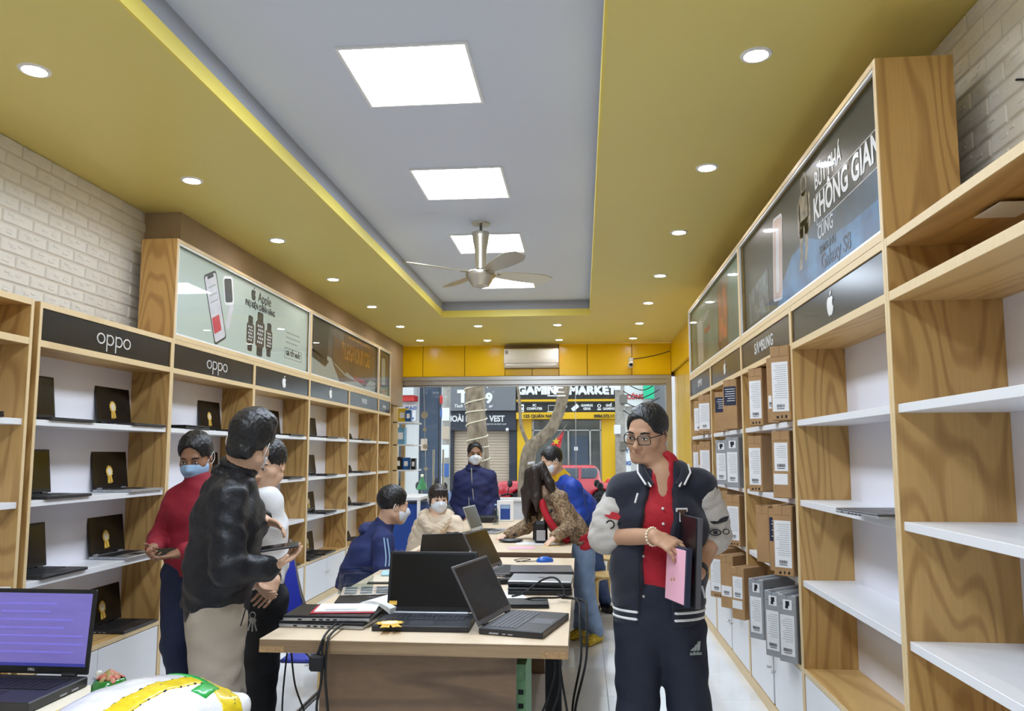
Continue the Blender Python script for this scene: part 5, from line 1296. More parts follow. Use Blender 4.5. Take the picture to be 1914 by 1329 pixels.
    F.cone(neck - (0, 0, .02), neck + (0, .012, .03), .088, .076, .02); F.ell(H.p(0, .01, -.06), (.075, .085, .095), H.R, .005, 'sub')
    F.econe(A(1226, 1170, 3.14), A(1229, 985, 3.14), (1, 0, 0), (.078, .09), (.068, .085), .01, 'sub'); F.econe(A(1229, 985, 3.14), neck + (.0, -.10, .06), (1, 0, 0), (.068, .085), (.052, .075), .01, 'sub')
    F.wrinkle(.003, 26, 1); ja = P.put('jacket', F, 'cloth_navy')
    # ribbed hem with two white stripes
    def hemband(y0, y1, grow, mat, nm):
        B = Field(A(1231, 1150) - (.26, .2, .05), A(1231, 1090) + (.26, .2, .05), .007); B.econe(A(1231, 1165), A(1231, 1080), (1, 0, 0), (.182 + grow, .126 + grow), (.19 + grow, .132 + grow), .01)
        B.half(A(1231, y1), (0, 0, -1)); B.half(A(1231, y0), (0, 0, 1)); B.econe(A(1226, 1200, 3.12), A(1229, 1050, 3.12), (1, 0, 0), (.095, .10), (.09, .10), .005, 'sub'); return P.put(nm, B, mat, ja)
    hemband(1122, 1162, .0, 'cloth_navy', 'rib_hem'); hemband(1132, 1138, .0035, 'cloth_white', 'hem_stripe'); hemband(1145, 1151, .0035, 'cloth_white', 'hem_stripe')
    for sx in (-1, 1):      # striped collar halves
        c0 = neck + (sx * .055, -.085, -.035); c1 = neck + (sx * .083, -.02, .045)
        P.mesh('collar', MB().tube(spline([c0, between(c0, c1, .5) + (sx * .012, -.012, .006), c1, neck + (sx * .05, .07, .055)], 5), [.016 + .0 * i for i in range(16)], 8), 'cloth_navy', ja)
        for q in (-.011, .009): P.mesh('collar_stripe', MB().tube([c0 + (sx * .012 + sx * q, -.016, q * .4), between(c0, c1, .55) + (sx * .026 + sx * q, -.022, .008), c1 + (sx * .014 + sx * q * .6, -.012, .004)], .0042, 6), 'cloth_white', ja)
    # pale sleeves pushed up to the elbow with navy cuffs
    for sh_, el, wr, nm in ((shR, elR, wrR, 'R'), (shL, elL, wrL, 'L')):
        lo2, hi2 = bounds(sh_, el, between(el, wr, .4), m=.13); F = Field(lo2, hi2, .0075); a0 = between(sh_, el, .1); e2 = between(el, wr, .16)
        F.cone(a0, between(a0, el, .6), .073, .078, .03); F.cone(between(a0, el, .6), el, .078, .072, .03); F.cone(el, e2, .068, .058, .02); F.wrinkle(.0032, 55, 3 if nm == 'R' else 5)
        F.half(a0 + nrm(el - sh_) * .005, -(el - sh_) * .7 - V3((shL - shR) if nm == 'R' else (shR - shL)) * -.5); sl = P.put('sleeve', F, 'cloth_sleeve', ja)
        C = Field(lo2, hi2, .007); C.cone(between(el, wr, .12), between(el, wr, .2), .062, .057, .01); C.half(between(el, wr, .17) + (0, 0, 0), (wr - el)); P.put('cuff', C, 'cloth_navy', ja)
        out = nrm(np.cross(el - sh_, (0, -1, 0))); ctr = between(sh_, el, .62 if nm == 'R' else .8) + V3((.0 if nm == 'R' else .02, -.084, 0)); b = MB()
        Mx = frame(tuple(ctr), (1, -.2 if nm == 'R' else .3, 0), (0, -.1, 1)) @ Matrix.Scale(.85, 4)
        if nm == 'R':
            b = MB(); [b.prism(q, 0, .004, Mx) for q in ring2d(.022, .022, .007, (-.018, -.016), 16) + ring2d(.02, .02, .007, (.036, -.012), 16)]; P.mesh('patch_wheels', b, 'ink', sl, False)
            P.mesh('patch_motif', MB().prism([(-.05, .03), (-.02, .012), (.02, .006), (.035, .02), (.02, .038), (-.01, .045), (-.02, .03)], 0, .004, Mx), 'patch_red', sl, False)
        else:
            P.mesh('patch_motif', MB().prism([(-.05, .028), (-.02, .03), (.03, .05), (.05, .052), (.04, .03), (.0, .018), (-.03, .015)], 0, .004, Mx), 'ink', sl, False)
            b = MB(); [b.prism(q, 0, .004, Mx) for q in ring2d(.03, .016, .005, (-.02, -.025), 14) + ring2d(.018, .014, .004, (.035, -.022), 12)]; b.box(-.03, -.01, -.032, -.018, 0, .004, Mx); P.mesh('patch_outline', b, 'ink', sl, False)
    Mx = frame(tuple(A(1274, 962, Y - .137)), (1, .25, 0), (0, -.05, 1))
    for nm, s_, m_, z_ in (('letter_backing', .66, 'cloth_white', 0), ('letter_patch', .50, 'print_brown', .003)):
        P.mesh(nm, MB().prism([(-.036 * s_, .04 * s_), (.036 * s_, .04 * s_), (.036 * s_, .018 * s_), (.014 * s_, .02 * s_), (.014 * s_, -.042 * s_), (-.014 * s_, -.042 * s_), (-.014 * s_, .02 * s_), (-.036 * s_, .018 * s_)], z_, z_ + .004, Mx), m_, ja, False)
    P.mesh('pocket_trim', MB().tube([A(1187, 940, Y - .12), A(1192, 922, Y - .115)], .004, 6), 'cloth_white', ja); P.mesh('pocket_trim', MB().tube([A(1312, 1095, Y - .10), A(1318, 1118, Y - .10)], .004, 6), 'cloth_white', ja)
    for k in range(2): P.mesh('snap', MB().sph(tuple(A(1203, 1040 + 75 * k, Y - .125)), .006, 8, 6), 'steel', ja)
    # trousers
    lo, hi = bounds(hipR, hipL, anR, anL, m=.16); hi[2] = A(0, 1100)[2] + .05; F = Field(lo, hi, .010)
    legs(F, hipR + (0, 0, -.03), hipL + (0, 0, -.03), knR, knL, anR, anL, (.108, .082, .07), (A(1231, 1160), A(1231, 1110)), (1, 0, 0), (.165, .112)); F.wrinkle(.004, 24, 4); tr = P.put('trousers', F, 'cloth_navy_trouser')
    Mx = frame(tuple(A(1300, 1212, Y - .112)), (1, .3, 0), (0, -.02, 1)); b = MB()
    for k in range(3): b.prism([(-.022 + .014 * k, -.008), (-.012 + .014 * k, -.008), (.002 + .012 * k - .006, .006 + .011 * k), (-.008 + .010 * k - .004, .002 + .011 * k)], 0, .004, Mx)
    P.mesh('stripe_emblem', b, 'print_grey', tr, False)
    me = text_mesh('adidas', .02, 'print_grey', depth=.001, bold=.0004); me.transform(Matrix.Translation(Vector(-P.base)) @ Mx @ Matrix.Translation((0, -.018, .003))); link('trouser_lettering', me, tr)
    shoes(P, (anR, anL), (-.1, -1), 'plastic_white')
    # wrist watch and bracelet
    d = nrm(wrL - elL); P.mesh('watch', MB().cyl(tuple(wrL - d * .035), tuple(wrL - d * .012), .0345, 18), 'plastic_black')
    d = nrm(wrR - elR); u = nrm(np.cross(d, (0, 0, 1))); v = np.cross(d, u); b = MB()
    for k in range(18):
        a = 2 * PI * k / 18; q = wrR - d * .012 + u * .034 * math.cos(a) + v * .034 * math.sin(a); b.sph(tuple(q), .0052, 6, 5)
    br = P.mesh('bracelet', b, 'gold_pale'); br['kind'] = 'stuff'
    # what he holds
    def slab(name, label, cat, c, half, rz, tilt, mats, extra=None):
        o = thing(name, label, cat, tuple(c), 0); o.rotation_euler = (0, tilt, rz)
        part('cover', MB().bbox(-half[0], half[0], -half[1], half[1], -half[2], half[2], .003), mats[0], o)
        if len(mats) > 1: part('pages', MB().bbox(-half[0] - .002, -half[0] + .004, -half[1] + .006, half[1] - .006, -half[2] + .006, half[2] - .008, .001), mats[1], o)
        return o
    o = slab('closed_laptop', 'closed laptop held upright under the varsity man arm', 'laptop', A(1288, 1046, 3.10), (.011, .11, .165), math.radians(12), math.radians(3), ('lap_grey',)); part('lid', MB().bbox(-.016, -.011, -.11, .11, -.165, .165, .002), 'lap_black', o)
    slab('notebook', 'pink-paged notebook held in front of the red shirt', 'notebook', A(1268, 1074, 3.05), (.012, .085, .105), math.radians(19), math.radians(4), ('ink_blue', 'paper_pink'))
    return P
varsity()
# ================================================================== the other people
pm('leather', (22, 23, 29), .46, bump=.3, bscale=70, spec=.4); pm('cloth_khaki', (176, 164, 148), .8, bump=.2, bscale=200); pm('cloth_maroon', (140, 18, 40), .75, bump=.25, bscale=200)
pm('cloth_jeans_dark', (26, 34, 62), .8, bump=.2, bscale=250); pm('cloth_tee', (226, 226, 228), .75, bump=.12, bscale=60); pm('cloth_hoodie', (34, 46, 96), .8, bump=.2, bscale=250)
pm('cloth_cream', (218, 200, 176), .75, bump=.25, bscale=30); pm('fur_cream', (214, 196, 172), .95, bump=.9, bscale=70); pm('cloth_navy_b', (28, 36, 84), .75, bump=.2, bscale=220)
pm('cloth_royal', (24, 66, 168), .6, bump=.3, bscale=60); pm('cloth_yellow', (232, 186, 30), .7); pm('jeans_blue', (134, 156, 186), .8, var=.3, vscale=9, bump=.2, bscale=250); pm('jeans_mid', (62, 84, 128), .8, var=.25, vscale=9, bump=.2, bscale=250)
pm('leopard', (176, 150, 118), .9, var=.6, vscale=55, col2=(92, 72, 54), bump=.5, bscale=80); pm('slipper', (236, 202, 44), .8, var=.5, vscale=60, col2=(130, 104, 30))
def biped(label, skin, Y, head, face, neck, sh, el, wr, pel, kn, an, hands, up=(0, 0, 1), hk=1.0, h=.011, fh=.005, mid=None):
    P = Person(label, (V3(pel)[0], V3(pel)[1], 0), skin, h); H = Head(head, face, up, hk); lat = nrm(V3(sh[1]) - V3(sh[0]))
    hips = (V3(pel) - lat * .09, V3(pel) + lat * .09); chest = between(neck, pel, .3) if mid is None else V3(mid)
    c = [(neck, chest, .06, .09), (chest, pel, .09, .09), (hips[0], hips[1], .07, .07)]
    for i in (0, 1):
        c += [(sh[i], neck, .038, .045), (sh[i], el[i], .042, .038), (el[i], wr[i], .038, .028), (hips[i], kn[i], .065, .05), (kn[i], an[i], .05, .038)]
    P.body(H, neck, dict(pts=[*sh, *el, *kn, *an, pel], cones=c), hands=hands, fine_h=fh); P.lat = lat; P.hips = hips; P.chest = chest; P.J = dict(neck=V3(neck), sh=sh, el=el, wr=wr, pel=V3(pel), kn=kn, an=an)
    return P
def jacket(P, mat, w, hem_t=1.0, name='jacket', sl=1.0, sr=(.062, .056, .044), h=.009, collar=.06, amp=.003, freq=28, seed=1, hem=None, sh_r=.062, k=.04):
    J = P.J; lo, hi = bounds(J['neck'], J['pel'], *J['sh'], *J['el'], *[between(J['el'][i], J['wr'][i], sl) for i in (0, 1)], m=.19); F = Field(lo, hi, h)
    hp = between(J['neck'], J['pel'], hem_t) if hem is None else V3(hem); waist = between(P.chest, hp, .55)
    torso(F, hp, waist, P.chest, J['neck'], J['sh'][0], J['sh'][1], w, sh_r, k)
    ax = hp - waist; F.half(hp + nrm(ax) * .02, ax)
    for i in (0, 1):
        s_, e_, w_ = V3(J['sh'][i]), V3(J['el'][i]), V3(J['wr'][i]); F.cone(s_, e_, sr[0], sr[1], .03)
        if sl > 0: F.cone(e_, between(e_, w_, sl), sr[1], sr[2], .02)
    if collar:
        u = nrm(P.head.c - J['neck']); F.cone(J['neck'] - u * .03, J['neck'] + u * collar * .5, .085, .072, .02); F.ell(P.head.p(0, .0, -.045), (.062, .074, .08), P.head.R, .005, 'sub')
    F.wrinkle(amp, freq, seed); return P.put(name, F, mat)
def trousers(P, mat, r=(.1, .075, .062), h=.011, pw=(.165, .115), top=.12, amp=.003, seed=3, name='trousers', cut=None):
    J = P.J; lo, hi = bounds(J['pel'] + (0, 0, top), *P.hips, *J['kn'], *J['an'], m=.17); F = Field(lo, hi, h); up = nrm(P.chest - J['pel'])
    legs(F, *P.hips, *J['kn'], *J['an'], r, (J['pel'] - (0, 0, .02), J['pel'] + up * top), P.lat, pw); F.wrinkle(amp, 26, seed)
    return P.put(name, F, mat)
def stand_collar(P, mat, parent, r=.085, t=.02, up=.022):
    n0 = P.J['neck']; u = nrm(P.head.c - n0); a = nrm(np.cross(u, (0, 1, .1))); b = np.cross(u, a)
    F = Field(n0 - .17, n0 + .17, .007)
    for k in range(16):
        g0, g1 = 2 * PI * k / 16, 2 * PI * (k + 1) / 16
        for z in (0, up): F.cone(n0 + u * z + (a * math.cos(g0) + b * math.sin(g0)) * (r - z * .3), n0 + u * z + (a * math.cos(g1) + b * math.sin(g1)) * (r - z * .3), t * .72, t * .72, .012)
    return P.put('collar', F, mat, parent)
# ---- man in the black leather jacket
def leather_man():
    Y = 3.25; A = lambda x, y, yy=Y: V3(at(x, y, Y=yy))
    f = nrm((.86, .5, 0)); r = V3((f[1], -f[0], 0)); c = A(418, 925)
    shR, shL = c + r * .195 + (0, 0, -.012), c - r * .225; elR = A(424, 1062, 3.02); wrR = A(505, 1062, 3.14); elL = A(455, 1010, 3.52); wrL = A(490, 970, 3.33)
    pel = A(402, 1160); hd = dict(wrist=wrR, d=A(545, 1040, 3.2) - wrR, n=(-.1, -.1, 1), side=1, curl=(.25, .3, .35, .4), thumb=(.9, .3, .5))
    hl = dict(wrist=wrL, d=A(555, 992, 3.28) - wrL, n=(.1, -.5, -.8), side=-1, curl=(.2, .3, .35, .4), spread=.25)
    kn = [V3((pel[0] + x, pel[1] + y, .47)) for x, y in ((.06, -.1), (-.0, .1))]; an = [V3((pel[0] + x, pel[1] + y, .09)) for x, y in ((.03, -.12), (-.05, .12))]
    P = biped('man in black leather jacket and beige trousers, seen from behind', 'skin_b', Y, A(468, 826), (-.03, .98, -.18), A(438, 890), (shR, shL), (elR, elL), (wrR, wrL), pel, kn, an, (hd, hl), (.25, .15, 1), 1.02, .010, .0045)
    P.hair('quiff', h=.005, vol=.016); P.mask('mask_white', .012)
    j = jacket(P, 'leather', ((.175, .135), (.19, .145), (.205, .145)), hem=A(402, 1128), sr=(.077, .068, .05), h=.008, collar=.09, amp=.0045, freq=32, seed=2, sh_r=.07, sl=.93)
    F = Field(A(402, 1150) - .26, A(402, 1110) + .26, .008); F.econe(A(402, 1142), A(402, 1112), P.lat, (.168, .124), (.172, .127), .01); P.put('rib_hem', F, 'leather', j)
    stand_collar(P, 'leather', j, .080, .022, .045)
    t = trousers(P, 'cloth_khaki', (.118, .09, .075), .010, (.165, .12), .10, .004)
    P.mesh('pocket_welt', MB().tube(spline([A(352, 1163, Y - .125), A(372, 1168, Y - .135), A(402, 1162, Y - .135)], 5), .004, 6), 'cloth_khaki', t); P.mesh('pocket_seam', MB().tube([A(460, 1135, Y - .11), A(450, 1170, Y - .12)], .003, 6), 'ink', t)
    shoes(P, an, f[:2], 'plastic_black')
    ph = thing('phone', 'dark phone held flat by the man in the leather jacket', 'phone', tuple(A(523, 1022, 3.17) + (0, 0, .0)), .5); part('case', MB().bbox(-.075, .075, -.036, .036, -.005, .004, .003), 'plastic_black', ph); part('screen', MB().box(-.07, .07, -.032, .032, .004, .0046), 'screen_off', ph); ph.rotation_euler = (.12, -.12, .35)
leather_man()
# ---- man in the maroon pullover
def maroon_man():
    Y = 4.15; A = lambda x, y, yy=Y: V3(at(x, y, Y=yy)); shR, shL = A(333, 934), A(430, 932); elR, elL = A(297, 1012, 4.12), A(438, 1015, 4.1); wrR, wrL = A(288, 1024, 3.9), A(336, 1034, 3.86)
    pel = A(368, 1075); kn = [V3((pel[0] + x, Y - .03, .47)) for x in (-.09, .1)]; an = [V3((pel[0] + x, Y + .02, .09)) for x in (-.04, .12)]
    hr = dict(wrist=wrR, d=(.3, -.8, -.35), n=(.7, .1, .6), side=1, curl=(.5, .6, .7, .7)); hl = dict(wrist=wrL, d=(-.85, -.3, -.15), n=(.1, -.2, 1), side=-1, curl=(.45, .5, .6, .6))
    P = biped('man in maroon pullover and blue mask beside the left shelves', 'skin_c', Y, A(366, 852), (.08, -.88, -.40), A(372, 908), (shR, shL), (elR, elL), (wrR, wrL), pel, kn, an, (hr, hl), (0, -.3, 1), 1.0, .011, .005)
    P.hair('short', h=.006, vol=.010); P.eyes(); P.mask('mask_sky')
    jacket(P, 'cloth_maroon', ((.175, .12), (.17, .12), (.18, .125)), name='pullover', hem=A(368, 1066), sr=(.068, .06, .048), h=.009, amp=.003, seed=4, sl=.9); trousers(P, 'cloth_jeans_dark', (.105, .075, .055)); shoes(P, an, (0, -1))
    k = thing('phone', 'small phone in the hands of the man in maroon', 'phone', tuple(A(307, 1032, 3.84)), .4); part('case', MB().bbox(-.05, .05, -.03, .03, -.004, .004, .002), 'plastic_black', k); part('screen', MB().box(-.045, .045, -.026, .026, .004, .0045), 'screen_off', k); k.rotation_euler = (.5, 0, .5)
maroon_man()
# ---- man in the white T-shirt
def white_man():
    Y = 3.85; A = lambda x, y, yy=Y: V3(at(x, y, Y=yy)); f = nrm((-.7, -.7, 0)); l = V3((-f[1], f[0], 0)); c = A(468, 932); shL, shR = c + l * .17, c - l * .17   # his left is on the right of the picture
    shL = A(500, 938, 3.78); shR = A(436, 938, 3.95); elL = A(514, 1045, 3.83); wrL = A(512, 1088, 3.65); elR = A(420, 1040, 3.75); wrR = A(478, 1088, 3.58)
    pel = A(478, 1120); kn = [V3((pel[0] + x, Y - .03 + y, .46)) for x, y in ((-.09, .03), (.07, -.05))]; an = [V3((pel[0] + x, Y + y, .09)) for x, y in ((-.1, .05), (.05, -.03))]
    hl = dict(wrist=wrL, d=A(494, 1118, 3.56) - wrL, n=(-.6, .5, -.3), side=-1, curl=(.35, .4, .45, .5)); hr = dict(wrist=wrR, d=A(496, 1112, 3.52) - wrR, n=(.2, .6, .6), side=1, curl=(.3, .35, .4, .4))
    P = biped('man in white T-shirt and black trousers behind the leather jacket', 'skin_b', Y, A(500, 868), (-.16, -.94, -.26), A(482, 925), (shR, shL), (elR, elL), (wrR, wrL), pel, kn, an, (hr, hl), (0, -.1, 1), 1.0, .010, .0045)
    P.hair('short', h=.005, vol=.008); P.eyes(); H = P.head
    P.mesh('lips', MB().sph(tuple(H.p(0, .092, -.062)), (.02, .007, .004), 12, 6).sph(tuple(H.p(0, .091, -.073)), (.016, .008, .0055), 12, 6), 'lip')
    jacket(P, 'cloth_tee', ((.17, .12), (.165, .118), (.18, .12)), name='t_shirt', hem=A(478, 1128), sr=(.07, .066, .04), h=.009, sl=0, collar=.02, amp=.0035, seed=6); trousers(P, 'cloth_black', (.11, .085, .07)); shoes(P, an, f[:2])
    d = nrm(wrL - elL); P.mesh('watch', MB().cyl(tuple(wrL - d * .05), tuple(wrL - d * .03), .034, 16), 'plastic_black')
    ks = thing('key_bunch', 'bunch of keys hanging from the belt of the T-shirt man', 'keys', tuple(A(472, 1150, 3.62))); part('ring', MB().tube([(.014 * math.cos(a * PI / 8), 0, .014 * math.sin(a * PI / 8)) for a in range(16)], .0018, 6, True), 'steel', ks, True)
    for i, a in enumerate((-.3, .0, .3)):
        k = part('key', MB().prism(disc2d(.012, n=14), -.0012, .0012, Matrix.Translation((0, .003 * i, -.024)) @ Matrix.Rotation(PI / 2, 4, 'X')).box(-.0035, .0035, -.001 + .003 * i, .001 + .003 * i, -.075, -.03), 'steel', ks); k.rotation_euler = (0, a, 0)
white_man()
# ---- seated man in the dark blue hoodie
def hoodie_man():
    Y = 5.2; A = lambda x, y, yy=Y: V3(at(x, y, Y=yy)); shR, shL = A(716, 1012, 5.02), A(695, 1002, 5.38); elR, elL = A(716, 1062, 4.98), A(735, 1050, 5.5); wrR, wrL = A(748, 1046, 5.15), A(752, 1040, 5.35)
    pel = V3((-1.50, 5.18, .52)); kn = [V3((-1.10, 5.08, .52)), V3((-1.08, 5.36, .52))]; an = [V3((-1.14, 5.05, .09)), V3((-1.12, 5.4, .09))]
    hr = dict(wrist=wrR, d=(.8, .45, .05), n=(-.2, .3, 1), side=1, curl=(.4, .5, .5, .6)); hl = dict(wrist=wrL, d=(.9, -.2, -.1), n=(0, -.3, -1), side=-1, curl=(.4, .4, .5, .5))
    P = biped('man in dark blue hoodie sitting at the left of the tables', 'skin_b', Y, A(735, 944), (.80, .55, -.16), A(714, 988), (shR, shL), (elR, elL), (wrR, wrL), pel, kn, an, (hr, hl), (.2, .1, 1), 1.0, .012, .006, mid=A(692, 1035))
    P.hair('short', h=.006, vol=.008); P.mask('mask_white')
    j = jacket(P, 'cloth_hoodie', ((.18, .15), (.18, .15), (.185, .135)), name='hoodie', hem=pel + (0, 0, .06), sr=(.07, .064, .048), h=.010, collar=.05, amp=.004, seed=7, sl=.92)
    F = Field(A(700, 985) - .2, A(700, 985) + .2, .010); F.ell(A(696, 990, 5.25), (.09, .13, .055), None, .01); F.ell(P.head.p(0, .0, -.04), (.07, .085, .09), P.head.R, .01, 'sub'); F.wrinkle(.004, 40, 2); P.put('hood', F, 'cloth_hoodie', j)
    P.mesh('sleeve_stripe', MB().tube(spline([shR + (.02, -.06, .03), between(shR, elR, .5) + (.035, -.064, 0), elR + (.03, -.06, .02)], 6), .005, 6), 'mask_sky', j); P.mesh('sleeve_stripe', MB().tube(spline([shR + (.04, -.052, .025), between(shR, elR, .5) + (.055, -.052, 0), elR + (.05, -.048, .02)], 6), .005, 6), 'mask_sky', j)
    trousers(P, 'cloth_jeans_dark', (.1, .075, .06)); shoes(P, an, (1, 0))
    k = thing('phone', 'dark phone held at the table edge by the seated man in the hoodie', 'phone', tuple(A(758, 1036, 5.2)), .2); part('case', MB().bbox(-.07, .07, -.035, .035, -.005, .005, .003), 'plastic_black', k); part('screen', MB().box(-.065, .065, -.03, .03, .005, .0056), 'screen_off', k); k.rotation_euler = (0, -.1, .5)
hoodie_man()
# ---- seated woman in the cream coat
def cream_woman():
    Y = 6.75; A = lambda x, y, yy=Y: V3(at(x, y, Y=yy)); shR, shL = A(790, 985, 6.82), A(850, 980, 6.72); elR, elL = A(786, 1040, 6.7), A(862, 1028, 6.62); wrR, wrL = A(828, 1062, 6.52), A(852, 1048, 6.5)
    pel = V3((-1.36, 6.8, .52)); kn = [V3((-1.1, 6.45, .52)), V3((-.98, 6.62, .52))]; an = [V3((-1.1, 6.5, .09)), V3((-.96, 6.68, .09))]
    hr = dict(wrist=wrR, d=(.6, -.6, -.1), n=(0, 0, -1), side=1, curl=(.3, .3, .3, .3)); hl = dict(wrist=wrL, d=(-.1, -.9, -.1), n=(0, 0, -1), side=-1, curl=(.3, .3, .3, .3))
    P = biped('woman in cream padded coat and white mask sitting at the far table', 'skin_d', Y, A(819, 932), (.42, -.88, -.12), A(816, 968), (shR, shL), (elR, elL), (wrR, wrL), pel, kn, an, (hr, hl), hk=.95, h=.012, fh=.006)
    def bang(F, H):
        for x in (-.05, -.025, 0, .025, .05): F.cone(H.p(x, .075, .085), H.p(x * 1.1, .098 - abs(x) * .35, .028), .016, .009, .01)
        for s in (-1, 1): F.cone(H.p(s * .075, .02, .04), H.p(s * .078, .03, -.06), .016, .010, .01)
        F.ell(H.p(0, -.1, .0), (.05, .045, .06), H.R, .02)
    P.hair('short', 'hair_brown', .006, .008, bang); P.eyes(False, 'iris'); P.mask('mask_white')
    j = jacket(P, 'cloth_cream', ((.20, .16), (.195, .15), (.18, .13)), name='coat', hem=pel + (0, 0, .03), sr=(.074, .07, .055), h=.010, collar=0, amp=.006, freq=34, seed=8, sl=.95)
    nk = P.J['neck']; F = Field(nk - .24, nk + .2, .009)
    F.path([nk + (-.02, .09, .02), nk + (-.105, .02, .02), nk + (-.10, -.06, -.02), nk + (-.03, -.135, -.085), nk + (-.02, -.15, -.13)], (.045, .05, .05, .042, .02), .02); F.path([nk + (.0, .09, .02), nk + (.095, .02, .02), nk + (.11, -.05, -.02), nk + (.04, -.13, -.085), nk + (.02, -.15, -.13)], (.045, .05, .05, .042, .02), .02); F.wrinkle(.005, 70, 1)
    P.put('fur_collar', F, 'fur_cream', j); trousers(P, 'cloth_black', (.09, .07, .055)); shoes(P, an, (.3, -1))
cream_woman()
# ---- standing man in the navy zip jacket
def navy_man():
    Y = 8.62; A = lambda x, y, yy=Y: V3(at(x, y, Y=yy)); shR, shL = A(862, 893), A(915, 892); elR, elL = A(853, 940, 8.66), A(924, 940, 8.64); wrR, wrL = A(864, 966, 8.5), A(912, 966, 8.5)
    pel = A(887, 975); kn = [V3((pel[0] + x, Y - .02, .47)) for x in (-.1, .1)]; an = [V3((pel[0] + x, Y + .03, .09)) for x in (-.1, .1)]
    hs = [dict(wrist=w, d=(s * .5, -.3, -.6), n=(0, 1, 0), side=-s if False else (1 if s > 0 else -1), curl=(.3, .3, .3, .3)) for w, s in ((wrR, 1), (wrL, -1))]
    P = biped('masked man in navy zip jacket standing behind the far table', 'skin_c', Y, A(888, 848), (.22, -.96, -.06), A(885, 878), (shR, shL), (elR, elL), (wrR, wrL), pel, kn, an, hs, hk=1.0, h=.013, fh=.007)
    P.hair('short', h=.008, vol=.006); P.eyes(True, 'iris'); P.mask('mask_white')
    j = jacket(P, 'cloth_navy_b', ((.20, .13), (.2, .13), (.2, .13)), hem=A(887, 966), sr=(.078, .07, .055), h=.011, collar=.09, amp=.005, seed=9, sl=.95, sh_r=.07)
    stand_collar(P, 'cloth_navy_b', j, .082, .02, .03); nk = P.J['neck']; P.mesh('zip', MB().tube(spline([nk + (-.01, -.095, .02), nk + (.0, -.128, -.1), nk + (.02, -.135, -.3), nk + (.06, -.14, -.5)], 6), .006, 6), 'lap_silver', j); P.mesh('pocket_zip', MB().tube([A(876, 930, Y - .14), A(877, 950, Y - .14)], .006, 6), 'lap_silver', j)
    trousers(P, 'jeans_mid', (.11, .08, .065)); shoes(P, an, (0, -1))
navy_man()
